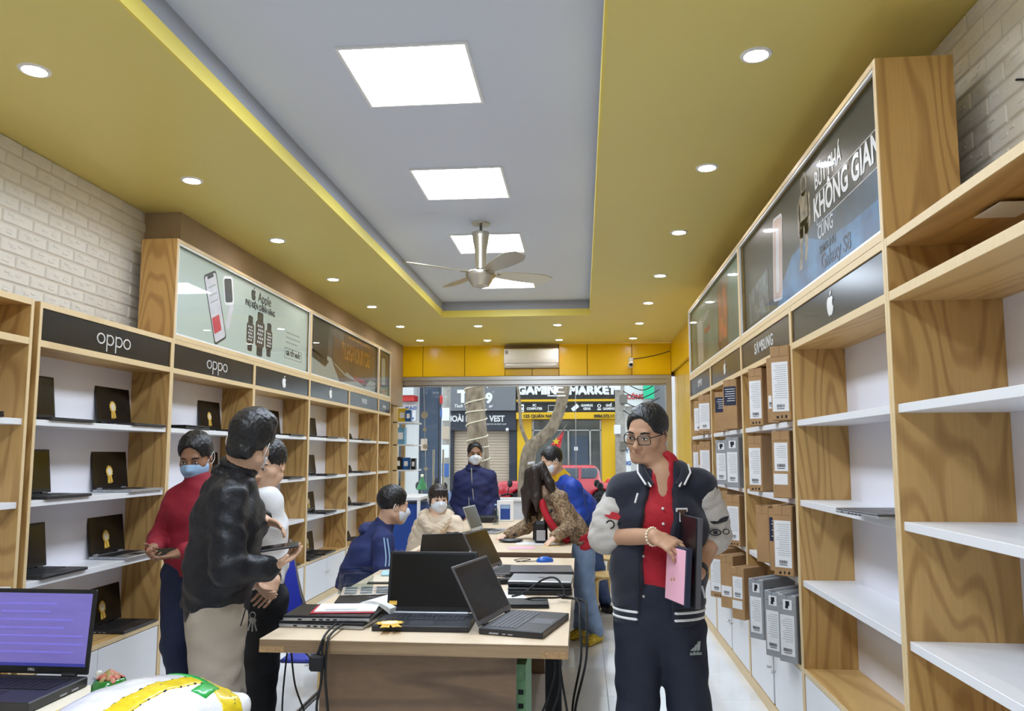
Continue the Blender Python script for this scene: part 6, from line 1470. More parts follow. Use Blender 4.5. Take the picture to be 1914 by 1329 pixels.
# ---- woman in the leopard jacket leaning over the table
def leopard_woman():
    Y = 6.35; A = lambda x, y, yy=Y: V3(at(x, y, Y=yy)); shL, shR = A(1046, 932, 6.2), A(1030, 922, 6.48); elL, elR = A(1066, 985, 6.15), A(983, 985, 6.5); wrL, wrR = A(1036, 1004, 6.0), A(948, 1000, 6.4)
    pel = A(1083, 1035, 6.38); kn = [A(1092, 1110, 6.48), A(1095, 1115, 6.30)]; an = [V3((-.025, 6.56, .09)), V3((.095, 6.38, .09))]
    hl = dict(wrist=wrL, d=(-.6, -.2, -.55), n=(.3, .2, -.7), side=-1, curl=(.4, .5, .5, .5)); hr = dict(wrist=wrR, d=(-.85, -.1, -.32), n=(.2, .1, -1), side=1, curl=(.35, .4, .4, .4))
    P = biped('woman in leopard-print jacket and jeans leaning over the far table', 'skin_d', Y, A(1006, 908, 6.33), (-.72, .12, -.68), A(1026, 925, 6.34), (shR, shL), (elR, elL), (wrR, wrL), pel, kn, an, (hr, hl), (-.6, 0, .8), .97, .011, .0055, mid=A(1047, 965, 6.35))
    H = P.head
    def lng(F, H):
        for k in range(9):
            a = -1.2 + k * .3; p0 = H.p(.075 * math.sin(a * 1.1), -.03 + .05 * math.cos(a), .06); x = p0[0] - .02 - .012 * k; F.path([p0, V3((p0[0] - .045, p0[1], p0[2] - .07)), V3((p0[0] - .055 + .004 * k, p0[1] + .01 * math.sin(k), p0[2] - .22 - .02 * math.sin(k * 2))), V3((p0[0] - .05 + .008 * k, p0[1], p0[2] - .30 - .03 * math.sin(k * 1.7)))], (.04, .038, .026, .008), .015)
        F.path([A(1012, 872, 6.24), A(1028, 905, 6.22), A(1036, 925, 6.2)], (.04, .04, .015), .02); F.path([A(1000, 880, 6.22), A(1003, 930, 6.2), A(1003, 955, 6.2)], (.05, .042, .01), .02); F.path([A(990, 885, 6.26), A(988, 925, 6.25), A(987, 955, 6.25)], (.045, .035, .008), .02)
    P.hair('long', 'hair_brown', .007, .012, lng); P.mesh('hair_clip', MB().bbox(-.03, .03, -.012, .012, -.006, .006, .004, frame(tuple(A(993, 866, 6.28)), (.9, .4, .1), (0, .3, 1))), 'letter_chrome', smooth=False)
    j = jacket(P, 'leopard', ((.165, .13), (.165, .13), (.17, .125)), hem=A(1078, 1010, 6.37), sr=(.066, .058, .046), h=.010, collar=.07, amp=.004, seed=10, sl=.9)
    J = P.J; ax = nrm(J['pel'] - J['neck'])
    lo, hi = bounds(A(1085, 1015, 6.37), m=.25); F = Field(lo, hi, .010); F.econe(A(1078, 1005, 6.37), A(1090, 1026, 6.38), P.lat, (.163, .125), (.172, .135), .01); F.half(A(1090, 1026, 6.38), ax); F.half(A(1075, 1002, 6.37), -ax); F.wrinkle(.004, 30, 2); P.put('pullover_hem', F, 'cloth_red')
    P.mesh('pullover_front', MB().tube(spline([A(1012, 935, 6.2), A(1020, 960, 6.17), A(1035, 985, 6.15), A(1062, 1012, 6.17)], 6), .028, 10), 'cloth_red')
    b = thing('handbag', 'black and silver shoulder bag hanging by the leaning woman', 'bag', tuple(V3((A(1010, 1005, 6.14)[0], 6.14, TZ2 + .002)))); part('pouch', MB().bbox(-.06, .055, .0, .06, 0, .17, .025), 'plastic_black', b); part('flap', MB().bbox(-.03, .04, -.006, .0, .02, .10, .004), 'lap_silver', b); part('strap', MB().tube(spline([(.02, .03, .16), (.06, .05, .22), (.09, .06, .26)], 6), .008, 6), 'plastic_black', b, True)
    t = trousers(P, 'jeans_blue', (.1, .075, .062), .010, (.165, .125), .10, .004); shoes(P, an, (-.5, -1), 'slipper', .25, 'slipper')
leopard_woman()
# ---- man in the royal blue jacket
def blue_man():
    Y = 7.3; A = lambda x, y, yy=Y: V3(at(x, y, Y=yy)); shL, shR = A(1072, 912, 7.1), A(1056, 908, 7.45); elL, elR = A(1085, 960, 7.1), A(1060, 965, 7.5); wrL, wrR = A(1060, 985, 6.95), A(1045, 985, 7.3)
    pel = A(1092, 985, 7.42); kn = [A(1095, 1062, 7.45), A(1116, 1062, 7.25)]; an = [V3((.06, 7.75, .09)), V3((.2, 7.68, .09))]
    hs = (dict(wrist=wrR, d=(-.7, -.2, -.4), n=(0, 0, -1), side=1), dict(wrist=wrL, d=(-.7, -.2, -.4), n=(0, 0, -1), side=-1))
    P = biped('masked man in royal blue jacket with yellow collar behind the leaning woman', 'skin_b', Y, A(1031, 862, 7.25), (-.86, -.36, -.32), A(1050, 895, 7.3), (shR, shL), (elR, elL), (wrR, wrL), pel, kn, an, hs, (-.3, 0, 1), 1.0, .012, .006, mid=A(1068, 930, 7.35))
    P.hair('short', h=.007, vol=.012); P.eyes(True, 'iris'); P.mask('mask_white')
    j = jacket(P, 'cloth_royal', ((.19, .15), (.2, .155), (.19, .135)), hem=A(1094, 965, 7.42), sr=(.08, .072, .055), h=.010, collar=.03, amp=.005, seed=11, sl=.9, sh_r=.07)
    nk = P.J['neck']; u = nrm(P.head.c - nk); F = Field(nk - .16, nk + .16, .008); F.cone(nk - u * .01, nk + u * .035, .088, .076, .01); F.ell(P.head.p(0, .01, -.05), (.066, .08, .08), P.head.R, .004, 'sub'); P.put('collar', F, 'cloth_yellow', j)
    trousers(P, 'jeans_mid', (.1, .075, .06)); shoes(P, an, (.3, -1))
blue_man()
# ================================================================== shop front corner
pm('box_blue', (30, 110, 190), .4, var=.4, vscale=20, col2=(20, 60, 120)); pm('box_yellow', (222, 186, 30), .45); pm('cabinet_blue', (30, 70, 150), .4); pm('box_pale', (120, 176, 214), .45, var=.3, vscale=16)
rk = thing('accessory_rack', 'slim wooden rack with accessories at the end of the left shelves', 'rack', (-2.62, 10.9, 0))
part('upright', MB().bbox(-.06, .0, .0, .05, 0, 2.15, .003), 'edge_band', rk); part('upright', MB().bbox(-.06, .0, .5, .55, 0, 2.15, .003), 'edge_band', rk)
for z_ in (1.26, 1.62, 1.94): part('shelf', MB().bbox(-.06, .24, .0, .55, z_ - .02, z_, .002), 'laminate_white', rk)
for nm, l, x, y, z_, s, m in (('yellow blister pack on the accessory rack', 0, -2.58, 11.15, 1.94, (.09, .06, .2), 'box_yellow'), ('blue phone case box beside the yellow pack', 0, -2.48, 11.05, 1.94, (.05, .05, .17), 'box_blue'),
                          ('pale blue box on the middle of the accessory rack', 0, -2.58, 11.05, 1.62, (.08, .07, .24), 'box_pale'), ('dark box on the lower shelf of the accessory rack', 0, -2.6, 11.0, 1.26, (.05, .05, .18), 'plastic_black'),
                          ('bright blue box on the lower shelf of the accessory rack', 0, -2.5, 11.05, 1.26, (.06, .06, .17), 'box_blue'), ('black box at the outer end of the accessory rack', 0, -2.41, 11.1, 1.26, (.04, .05, .16), 'plastic_black')):
    o = thing('accessory_box', nm, 'box', (x, y, z_ + .001)); part('carton_body', MB().bbox(-s[0], s[0] * .6, -s[1], s[1], 0, s[2], .004), m, o); part('printed_label', MB().box(-s[0] * .6, s[0] * .3, -s[1] - .001, -s[1], s[2] * .3, s[2] * .7), 'label_white', o)
dc = thing('display_cabinet', 'white framed glass cabinet with blue sides behind the seated woman', 'cabinet', (-1.78, 7.75, 0))
part('blue_body', MB().bbox(-.16, .16, -.1, .5, .05, .99, .003), 'cabinet_blue', dc)
for x in (-.17, .17):
    for y in (-.11, .51): part('post', MB().bbox(x - .015, x + .015, y - .015, y + .015, 0, 1.03, .003), 'plastic_white', dc)
part('cabinet_top', MB().bbox(-.19, .19, -.13, .53, 1.03, 1.06, .003), 'plastic_white', dc); part('foot_board', MB().bbox(-.18, .18, -.12, .52, .0, .05, .003), 'plastic_white', dc)
wc = thing('white_counter', 'white counter behind the far table by the shop front', 'counter', (-.74, 9.5, 0)); part('counter_body', MB().bbox(-.26, .26, -.2, .2, 0, .92, .004), 'laminate_white', wc); part('counter_top', MB().bbox(-.28, .28, -.22, .22, .92, .95, .004), 'plastic_white', wc)
bs = thing('brochure_stand', 'white framed stand with a blue phone picture on the far table', 'sign stand', (-.80, 8.1, TZ2 + .001), .1)
part('board', MB().bbox(-.085, .085, -.008, .008, 0, .215, .004), 'plastic_white', bs); part('printed_picture', MB().box(-.05, .05, -.0095, -.008, .02, .17), 'cabinet_blue', bs); part('printed_heading', MB().box(-.045, .045, -.0105, -.0095, .13, .165), 'mask_sky', bs)
glass('bottle_plastic', (225, 232, 232), base=.06)
bt = thing('water_bottle', 'clear plastic bottle beside the brochure stand', 'bottle', (-.86, 7.75, TZ2 + .001)); part('bottle_body', MB().lathe([(.001, 0), (.03, 0), (.032, .01), (.032, .12), (.026, .15), (.012, .17), (.012, .185), (.001, .185)], 20), 'bottle_plastic', bt, True); part('cap', MB().cyl((0, 0, .185), (0, 0, .2), .014, 14), 'mask_sky', bt, True)
bd = thing('device_box', 'dark flat device box at the back of the far table', 'box', (-1.0, 8.0, TZ2 + .001)); part('case', MB().bbox(-.13, .13, -.08, .08, 0, .06, .006), 'plastic_black', bd); part('case_lid', MB().bbox(-.12, .12, -.07, .07, .06, .066, .002), 'lap_dark', bd)
# ================================================================== the street
GZ = -.32; YF = 31.5
pm('asphalt', (112, 112, 114), .9, var=.2, vscale=3); pm('paving', (168, 164, 158), .85, var=.15, vscale=6); pm('kerb', (176, 174, 170), .8)
struct('ground_pavement', MB().box(-14, 14, 12.3, 18.5, GZ - .1, GZ), 'paving', label='pavement in front of the shop'); struct('ground_road', MB().box(-30, 30, 18.5, 28.4, GZ - .2, GZ - .08), 'asphalt', label='asphalt street'); struct('ground_pavement_far', MB().box(-30, 30, 28.4, 40, GZ - .1, GZ + .02), 'paving', label='pavement across the street')
struct('doorstep', MB().box(XL - .1, XR + .1, 11.95, 12.35, GZ - .1, -.004), 'paving', label='doorstep of the shop')
A = lambda x, y, yy=YF: at(x, y, Y=yy)
pm('facade_grey', (122, 124, 130), .6, var=.06, vscale=1); pm('facade_navy', (46, 52, 66), .5); pm('shutter_beige', (206, 186, 166), .6); pm('facade_white', (222, 222, 222), .7, var=.06, vscale=1); pm('facade_blue', (70, 84, 104), .6)
pm('sign_dark', (34, 33, 32), .5); pm('sign_yellow', (240, 190, 6), .45); pm('shop_glass', (110, 116, 118), .08, var=.4, vscale=1.2, spec=.6); pm('sign_red', (210, 40, 40), .5); pm('sign_blue', (70, 110, 180), .5); pm('sign_green', (24, 206, 150), .4)
def fbox(name, x0, x1, y0, y1, mat, parent, d0=0., d1=.3, Y=YF, org=None):
    """facade block given by where its corners stand in the view, at depth Y; d0..d1 towards the back"""
    a = at(x0, (y0 + y1) / 2, Y=Y); b = at(x1, (y0 + y1) / 2, Y=Y); t = at((x0 + x1) / 2, y0, Y=Y).z; bt = at((x0 + x1) / 2, y1, Y=Y).z
    o = org; return part(name, MB().box(a.x - o[0], b.x - o[0], Y + d0 - o[1], Y + d1 - o[1], bt - o[2], t - o[2]), mat, parent)
def building(label, x, w, y=YF):
    o = thing('building', label, 'building', (x, y, GZ + .02)); return o, (x, y, GZ + .02)
# gaming shop
xa, xb = A(967, 800).x, A(1150, 800).x; xc = (xa + xb) / 2
g, go = building('yellow gaming shop across the street with black sign', xc, 4)
part('wall', MB().box(xa - xc, xb - xc, .3, 6, 0, 9), 'facade_white', g)
fbox('sign_panel', 967, 1150, 640, 756, 'sign_dark', g, -.5, .3, org=go); s2 = fbox('sign_strip', 967, 1150, 757, 771, 'sign_dark', g, -.5, .3, org=go); fbox('yellow_rule', 967, 1150, 748, 752, 'sign_yellow', g, -.53, -.5, org=go); s3 = fbox('yellow_strip', 967, 1150, 772, 784, 'sign_yellow', g, -.55, .3, org=go)
fbox('pillar', 967, 994, 784, 930, 'sign_yellow', g, -.1, .3, org=go); fbox('pillar', 1125, 1150, 784, 930, 'sign_yellow', g, -.1, .3, org=go)
w_ = fbox('shop_window', 994, 1125, 784, 930, 'shop_glass', g, .22, .28, org=go)
for x0, x1, y0, y1 in ((994, 1125, 803, 805), (1061, 1064, 803, 930), (1102, 1105, 803, 930), (994, 997, 784, 930), (1122, 1125, 784, 930)): fbox('mullion', x0, x1, y0, y1, 'steel', w_, .16, .24, org=go)
fbox('door_leaf', 1068, 1100, 815, 930, 'facade_blue', w_, .18, .23, org=go); fbox('door_sign', 1073, 1080, 835, 842, 'letter_white', w_, .17, .18, org=go)
def ftext(body, x, y, hpx, mat, parent, org, Y, bold=.01, align='CENTER', sx=1., shear=0):
    p = at(x, y, Y=Y); s = hpx / F_PX * Y * 1.4; me = text_mesh(body, s, mat, bold=bold, align=align, depth=.01, sx=sx, shear=shear); me.transform(frame((p.x - org[0], Y - org[1], p.z - org[2]), (1, 0, 0), (0, 0, 1))); return link('lettering', me, parent)
ftext('GAMING', 1012, 730, 15, 'letter_white', g, go, YF - .52, .03, sx=1.1); ftext('MARKET', 1107, 730, 15, 'letter_white', g, go, YF - .52, .03, sx=1.1)
for b_, x in (('PC\nCOMPUTER', 999), ('LAPTOP', 1050), ('GAMING\nGEAR', 1097), ('GH\u1ebe\nGAMING', 1138)): ftext(b_, x, 761, 4.4, 'letter_white', g, go, YF - .52, .006, sx=.9)
ftext('125 QU\u00c1N NAM', 1008, 778, 6, 'sign_dark', g, go, YF - .57, .004); ftext('0984.373.111', 1131, 778, 6, 'sign_dark', g, go, YF - .57, .004, sx=.9)
def ficon(polys, x, y, px, mat, nm):
    p = at(x, y, Y=YF - .53); k = px / F_PX * YF; shape2d(nm, [[(a * k, b * k) for a, b in q] for q in polys], mat, g, frame((p.x - go[0], YF - .53 - go[1], p.z - go[2]), (1, 0, 0), (0, 0, 1)), .01)
ficon([rrect(-.4, .4, -.9, .9, .1)], 976, 763, 8, 'letter_white', 'computer_icon'); ficon([disc2d(.18, c=(0, .3), n=12), rrect(-.2, .2, -.6, -.4, .05)], 976, 763, 8.5, 'sign_dark', 'computer_icon')
ficon([q for q in ([(-.9, -.7), (.9, -.7), (1.1, -.9), (-1.1, -.9)], [(-.8, -.6), (-.7, -.6), (-.7, .7), (-.8, .7)], [(.7, -.6), (.8, -.6), (.8, .7), (.7, .7)], [(-.8, .6), (.8, .6), (.8, .7), (-.8, .7)])], 1031, 763, 8, 'letter_white', 'laptop_icon')
ficon([rot2(rrect(-.9, .9, -.45, .45, .1), .7)], 1075, 762, 8, 'letter_white', 'camera_icon'); ficon(ring2d(.45, .45, .2, (0, .4), 12) + [[(-.4, -.2), (.4, -.2), (.5, -.5), (-.5, -.5)], [(-.5, -.9), (-.1, -.6), (.1, -.6), (.5, -.9), (.0, -.5)]], 1120, 762, 8, 'letter_white', 'chair_icon')
ficon([rrect(-.6, .6, -.5, .5, .05)], 980, 778, 6, 'sign_dark', 'shop_icon'); ficon([[(-.5, .5), (-.2, .6), (-.1, .2), (-.3, .1), (.1, -.3), (.2, -.1), (.6, -.2), (.5, -.5), (.1, -.6), (-.4, -.1)]], 1105, 778, 6, 'sign_red', 'phone_icon')
# grey tailor shop
xa, xb = A(838, 800).x, A(966, 800).x; xc = (xa + xb) / 2; g2, o2 = building('grey shop with beige roller shutter across the street', xc, 4)
part('wall', MB().box(xa - xc, xb - xc, .3, 6, 0, 9), 'facade_navy', g2); fbox('sign_panel', 846, 966, 640, 769, 'facade_grey', g2, -.6, .3, org=o2); fbox('name_panel', 838, 966, 770, 805, 'facade_navy', g2, -.35, .3, org=o2)
fbox('column', 838, 848, 805, 925, 'facade_navy', g2, -.1, .3, org=o2); fbox('column', 952, 966, 805, 925, 'facade_navy', g2, -.1, .3, org=o2)
sh_ = fbox('roller_shutter', 848, 952, 805, 925, 'shutter_beige', g2, .1, .2, org=o2)
sl = A(848, 860).x - o2[0]; sr_ = A(952, 860).x - o2[0]; zt = A(900, 805).z - o2[2]
lath = MB().bbox(sl, sr_, .06, .1, 0, .105, .012).mesh('shutter_lath', 'shutter_beige')
for k in range(21):
    q = link('shutter_lath', lath, sh_); q.location = (0, 0, zt - .115 * (k + 1))
ftext('T.J', 872, 742, 22, 'letter_white', g2, o2, YF - .62, .04, 'CENTER'); ftext('9', 914, 745, 18, 'letter_white', g2, o2, YF - .62, .03); ftext('Tech T', 860, 759, 6, 'letter_white', g2, o2, YF - .62, .004, shear=.3); ftext('er', 917, 759, 6, 'letter_white', g2, o2, YF - .62, .004, shear=.3)
ftext('HO\u00c0I D\u0168NG', 872, 783, 11, 'letter_white', g2, o2, YF - .37, .012, sx=.85); ftext('VEST', 929, 783, 11, 'letter_white', g2, o2, YF - .37, .012, sx=.85); ftext('MAY \u0110O \u00c2U PH\u1ee4C NAM', 928, 793, 3, 'letter_white', g2, o2, YF - .37, .0, sx=.8)
lm = thing('wall_lamp', 'small round lamp on the grey shop corner', 'lamp', tuple(A(948, 803, YF - .45))); part('globe', MB().sph((0, 0, 0), .07, 12, 8), 'plastic_white', lm, True); part('arm', MB().cyl((0, 0, 0), (0, .2, .05), .02, 8), 'steel_dark', lm)
# white neighbours
xa, xb = A(700, 800).x, A(783, 800).x; xc = (xa + xb) / 2; g3, o3 = building('white house at the far left across the street', xc, 3)
part('wall', MB().box(xa - xc - 2, xb - xc, 0, 6, 0, 9), 'facade_white', g3); fbox('name_board', 757, 779, 757, 787, 'letter_white', g3, -.2, -.05, org=o3); ftext('M.A.D', 768, 763, 6, 'sign_blue', g3, o3, YF - .22, .006)
p = at(766, 774, Y=YF - .22); shape2d('star', [[(math.cos(PI / 2 + k * PI / 5) * (.1 if k % 2 == 0 else .042), math.sin(PI / 2 + k * PI / 5) * (.1 if k % 2 == 0 else .042)) for k in range(10)]], 'sign_red', g3, frame((p.x - o3[0], YF - .22 - o3[1], p.z - o3[2]), (1, 0, 0), (0, 0, 1)), .01); ftext('0988', 768, 782, 4, 'sign_blue', g3, o3, YF - .22, .003)
fbox('awning', 740, 783, 700, 742, 'facade_white', g3, -1.0, 0, org=o3); fbox('red_fascia', 740, 783, 742, 752, 'sign_red', g3, -.9, -.2, org=o3); fbox('door', 742, 756, 790, 930, 'facade_blue', g3, -.06, 0, org=o3)
xa, xb = A(783, 800).x, A(838, 800).x; xc = (xa + xb) / 2; g4, o4 = building('narrow blue-grey house between the white house and the grey shop', xc, 2)
part('wall', MB().box(xa - xc, xb - xc, .1, 6, 0, 9), 'facade_blue', g4); fbox('pale_panel', 826, 838, 710, 930, 'facade_white', g4, -.15, .1, org=o4); fbox('window', 786, 798, 820, 842, 'shutter_beige', g4, .03, .1, org=o4); fbox('red_sign', 823, 832, 740, 755, 'sign_red', g4, -.25, -.15, org=o4); fbox('blue_sign', 824, 836, 765, 780, 'sign_blue', g4, -.22, -.15, org=o4)
xa, xb = A(1150, 800).x, A(1275, 800).x; xc = (xa + xb) / 2; g5, o5 = building('pale house with company sign right of the gaming shop', xc, 3)
part('wall', MB().box(xa - xc, xb - xc, .2, 6, 0, 9), 'facade_white', g5); fbox('name_board', 1165, 1200, 690, 760, 'letter_white', g5, -.3, .2, org=o5); ftext('C\u00d4NG TY', 1196, 742, 9, 'sign_red', g5, o5, YF - .32, .01, sx=.85)
gs = fbox('green_sign', 1200, 1219, 715, 748, 'sign_green', g5, -.9, -.6, org=o5); fbox('vertical_board', 1153, 1178, 822, 890, 'letter_white', g5, -.4, -.3, org=o5); ftext('\u0110I\u1ec6N\nM\u00c1Y', 1165, 838, 7, 'sign_blue', g5, o5, YF - .42, .008); ftext('H\u00d9NG', 1165, 866, 7, 'sign_blue', g5, o5, YF - .42, .008)
fbox('column', 1222, 1246, 690, 930, 'facade_grey', g5, -.1, .2, org=o5)
# utility pole
pm('concrete', (178, 172, 164), .85, var=.2, vscale=8); pY = 28.9
pl = at(1160, 850, Y=pY); po_ = thing('utility_pole', 'concrete utility pole with wires and boxes right of the gaming shop', 'pole', (pl.x, pY, GZ + .02)); part('shaft', MB().cyl((0, 0, 0), (0, 0, 8.5), .2, 14, .15), 'concrete', po_, True)
for k, (z_, x) in enumerate(((1.9, .1), (2.5, -.12), (3.6, .14), (4.1, -.1), (4.6, .2))): part('meter_box', MB().bbox(x - .12, x + .12, -.32, -.17, z_, z_ + .34, .02), 'plastic_white' if k % 2 else 'steel_dark', po_)
for k in range(5): part('wire', MB().tube(spline([(.1, -.1, 3.4 + .35 * k), (.5 + .1 * k, -.3, 3.2 + .3 * k), (1.4, -.5, 3.5 + .3 * k)], 6), .018, 5), 'ink', po_, True)
pB = thing('utility_pole', 'pale post seen through the left door leaf', 'pole', (at(834, 850, Y=21).x, 21, GZ)); part('shaft', MB().cyl((0, 0, 0), (0, 0, 7), .11, 12), 'concrete', pB, True)
for k in range(4): part('paper_notice', MB().bbox(-.1, .1, -.13, -.115, 1.2 + .5 * k, 1.55 + .5 * k, .004), ('sign_blue', 'letter_white', 'shutter_beige', 'letter_white')[k], pB)
# ------------------------------------------------------------------ trees
pm('bark', (160, 142, 120), .9, var=.45, vscale=9, col2=(112, 96, 80), bump=1., bscale=18, stretch=(1, 1, .5)); pm('rope_light', (222, 210, 186), .5); pm('leaf', (74, 104, 52), .7, var=.4, vscale=3)
def crown(o, c, r, seed, n=260):
    rn = random.Random(seed); b = MB()
    for k in range(n):
        d = Vector((rn.gauss(0, 1), rn.gauss(0, 1), rn.gauss(0, .7))).normalized() * r * rn.uniform(.5, 1); M = Matrix.Translation(Vector(c) + d) @ Matrix.Rotation(rn.uniform(0, 6.3), 4, 'Z') @ Matrix.Rotation(rn.uniform(-.9, .9), 4, 'X')
        b.add([(-.16, 0, 0), (0, -.08, .03), (.16, 0, 0), (0, .08, .03)], [(0, 1, 2, 3)], M)
    part('crown', b.mesh('crown', 'leaf', recalc=False), None, o, kind='stuff')
ty = 17.2; q = [at(x, y, Y=ty) for x, y in ((905, 985), (899, 930), (896, 880), (893, 830), (890, 780), (888, 735), (886, 700), (884, 640))]; t0 = Vector((q[0].x, ty, GZ)); t = thing('tree', 'thick tree trunk wrapped in rope light outside the door', 'tree', tuple(t0))
tp = [Vector((0, 0, 0))] + [p - t0 for p in q[1:]] + [q[-1] - t0 + Vector((0, 0, 1.4))]; part('trunk', MB().tube(spline(tp, 4), [.27 - .05 * min(i / 14, 1) for i in range(len(spline(tp, 4)))], 16), 'bark', t, True)
sp = spline(tp, 4); pts = []
for i in range(150):
    u = i / 149; k = u * (len(sp) - 12) + 4; a = int(k); c = sp[a].lerp(sp[a + 1], k - a); g_ = u * 2 * PI * 11; rr = .27 - .05 * min(k / 14, 1) + .016; pts.append(c + Vector((rr * math.cos(g_), rr * math.sin(g_), .05 * math.sin(g_ * .37))))
part('rope_light', MB().tube(pts, .017, 6), 'rope_light', t, True)
b = MB()
for a in (.4, 2.1, 3.7, 5.2): part('branch', MB().tube(spline([tp[-1], tp[-1] + Vector((.7 * math.cos(a), .7 * math.sin(a), .6)), tp[-1] + Vector((1.8 * math.cos(a), 1.8 * math.sin(a), 1.4))], 4), [.14 - .011 * i for i in range(9)], 8), 'bark', t, True)
crown(t, tuple(tp[-1] + Vector((0, 0, 2.0))), 2.3, 1)
ty = 20.5; q = [at(x, y, Y=ty) for x, y in ((982, 960), (984, 900), (986, 862), (992, 838), (1010, 822), (1030, 802), (1043, 775), (1051, 745), (1056, 715), (1060, 660))]; t0 = Vector((q[0].x, ty, GZ - .08)); t = thing('tree', 'bent tree trunk leaning right in front of the gaming shop', 'tree', tuple(t0))
tp = [Vector((0, 0, 0))] + [p - t0 for p in q[1:]]; s4 = spline(tp, 4); part('trunk', MB().tube(s4, [.24 - .09 * min(i / 22, 1) for i in range(len(s4))], 14), 'bark', t, True)
part('branch', MB().tube(spline([q[3] - t0, at(975, 800, Y=ty) - t0, at(970, 740, Y=ty + .5) - t0, at(960, 690, Y=ty + .8) - t0], 4), [.06 - .003 * i for i in range(13)], 10), 'bark', t, True); crown(t, tuple(tp[-1] + Vector((.2, 0, 1.6))), 2.0, 2)
# flag
fY = 19.4; pm('flag_red', (226, 52, 62), .6); f0 = at(1052, 803, Y=fY); fg = thing('flag', 'red flag with yellow star hanging from a slanted pole', 'flag', tuple(f0))
d1 = at(1022, 842, Y=fY) - f0; d2 = at(1036, 838, Y=fY) - f0
vs = []; fs = []; n = 10
for i in range(n + 1):
    u = i / n
    for j in range(n + 1):
        v = j / n; a = Vector((0, 0, 0)).lerp(d1 * 1.0, u); w = (Vector((.02, 0, -.06)).lerp((d2 - d1) * 1.25 + Vector((.1, 0, .0)), u)) * v; vs.append(tuple(a + w + Vector((0, .05 * math.sin(6 * u + 4 * v), 0))))
for i in range(n):
    for j in range(n): k = i * (n + 1) + j; fs.append((k, k + 1, k + n + 2, k + n + 1))
fm = MB().add(vs, fs).mesh('cloth', 'flag_red', True); co = link('cloth', fm, fg); md = co.modifiers.new('thickness', 'SOLIDIFY'); md.thickness = .006
ctr = (d1 * .62 + (d2 - d1) * .45); shape2d('star', [[(math.cos(PI / 2 + k * PI / 5) * (.1 if k % 2 == 0 else .042), math.sin(PI / 2 + k * PI / 5) * (.1 if k % 2 == 0 else .042)) for k in range(10)]], 'box_yellow', fg, frame((ctr.x, -.07, ctr.z), (1, 0, 0), (0, 0, 1)), .006)
part('pole', MB().cyl(tuple(Vector((.1, 0, .12))), tuple(at(1012, 862, Y=fY) - f0), .016, 8), 'steel_dark', fg, True)
# ------------------------------------------------------------------ red car
pm('car_red', (200, 26, 46), .22, coat=1.); pm('car_glass', (60, 72, 84), .06, spec=.7); pm('tyre', (24, 24, 25), .8); pm('lamp_glass', (230, 234, 236), .12, spec=.7)
CARZ = 1.1
F = Field((-2.1, -.9, .1), (2.1, .9, 1.5), .03)
F.rbox((0, 0, .58), (1.95, .80, .26), None, .2, .1).rbox((.25, 0, .98), (1.05, .66, .38), None, .28, .22).rbox((-1.3, 0, .72), (.6, .72, .16), None, .14, .15)
for x in (-1.25, 1.25):
    for y in (-.8, .8): F.cone((x, y - .15, .3), (x, y + .15, .3), .36, .36, .02, 'sub')
car = thing('car', 'red hatchback parked across the street behind the leaning woman', 'car', (at(1040, 900, Y=26.6).x, 26.6, GZ - .08), math.radians(14))
car.scale = (1.08, 1.0, 1.12)
part('bodywork', F.mesh('bodywork', 'car_red'), None, car)
W = Field((-1.2, -.9, .8), (1.5, .9, 1.5), .03); W.rbox((.25, 0, 1.02), (1.0, .675, .34), None, .24, .05); W.half((0, 0, .93), (0, 0, -1)); W.half((0, 0, 1.27), (0, 0, 1)); part('windows', W.mesh('windows', 'car_glass'), None, car)
for y in (-.675, .675):
    for x in (-.1, .6): part('window_pillar', MB().bbox(x - .05, x + .05, y - .02, y + .02, .92, 1.3, .01), 'car_red', car)
for x in (-1.25, 1.25):
    for y in (-.74, .74):
        w_ = part('wheel', MB().lathe([(.18, -.1), (.28, -.1), (.3, -.07), (.3, .07), (.28, .1), (.18, .1)], 28, Matrix.Translation((x, y, .3)) @ Matrix.Rotation(PI / 2, 4, 'X')), 'tyre', car, True); part('rim', MB().lathe([(.001, -.04), (.05, -.05), (.19, -.08), (.19, .08), (.001, .04)], 20, Matrix.Translation((x, y, .3)) @ Matrix.Rotation(PI / 2, 4, 'X')), 'lap_silver', w_, True)
for y in (-.55, .55): part('headlight', MB().sph((-1.86, y, .68), (.14, .2, .1), 14, 8), 'lamp_glass', car, True); part('tail_light', MB().sph((1.84, y, .8), (.12, .16, .12), 12, 8), 'flag_red', car, True)
for y in (-.82, .82): part('wing_mirror', MB().sph((-.55, y, .98), (.09, .1, .07), 10, 7), 'car_red', car, True)
# ------------------------------------------------------------------ parked scooters
pm('sc_white', (222, 226, 232), .25, coat=.6); pm('sc_blue', (92, 118, 160), .25, coat=.6); pm('sc_red', (176, 24, 34), .25, coat=.6); pm('sc_black', (30, 31, 34), .3, coat=.6); pm('sc_grey', (128, 134, 144), .25, coat=.6); pm('seat_vinyl', (26, 26, 28), .5)
F = Field((-.75, -.3, .2), (.8, .3, 1.0), .018)
F.path([(-.52, 0, .50), (-.48, 0, .80), (-.42, 0, .92)], (.10, .14, .11), .06); F.path([(-.45, 0, .36), (-.1, 0, .34), (.2, 0, .42)], (.10, .12, .14), .08); F.econe((.1, 0, .55), (.7, 0, .68), (0, 1, 0), (.13, .12), (.09, .07), .08); F.ell((-.66, 0, .46), (.17, .06, .14), None, .04); F.cone((-.62, 0, .28), (-.62, 0, .28), .27, .27, .02, 'sub')
SB = F.mesh('fairing', 'sc_white')
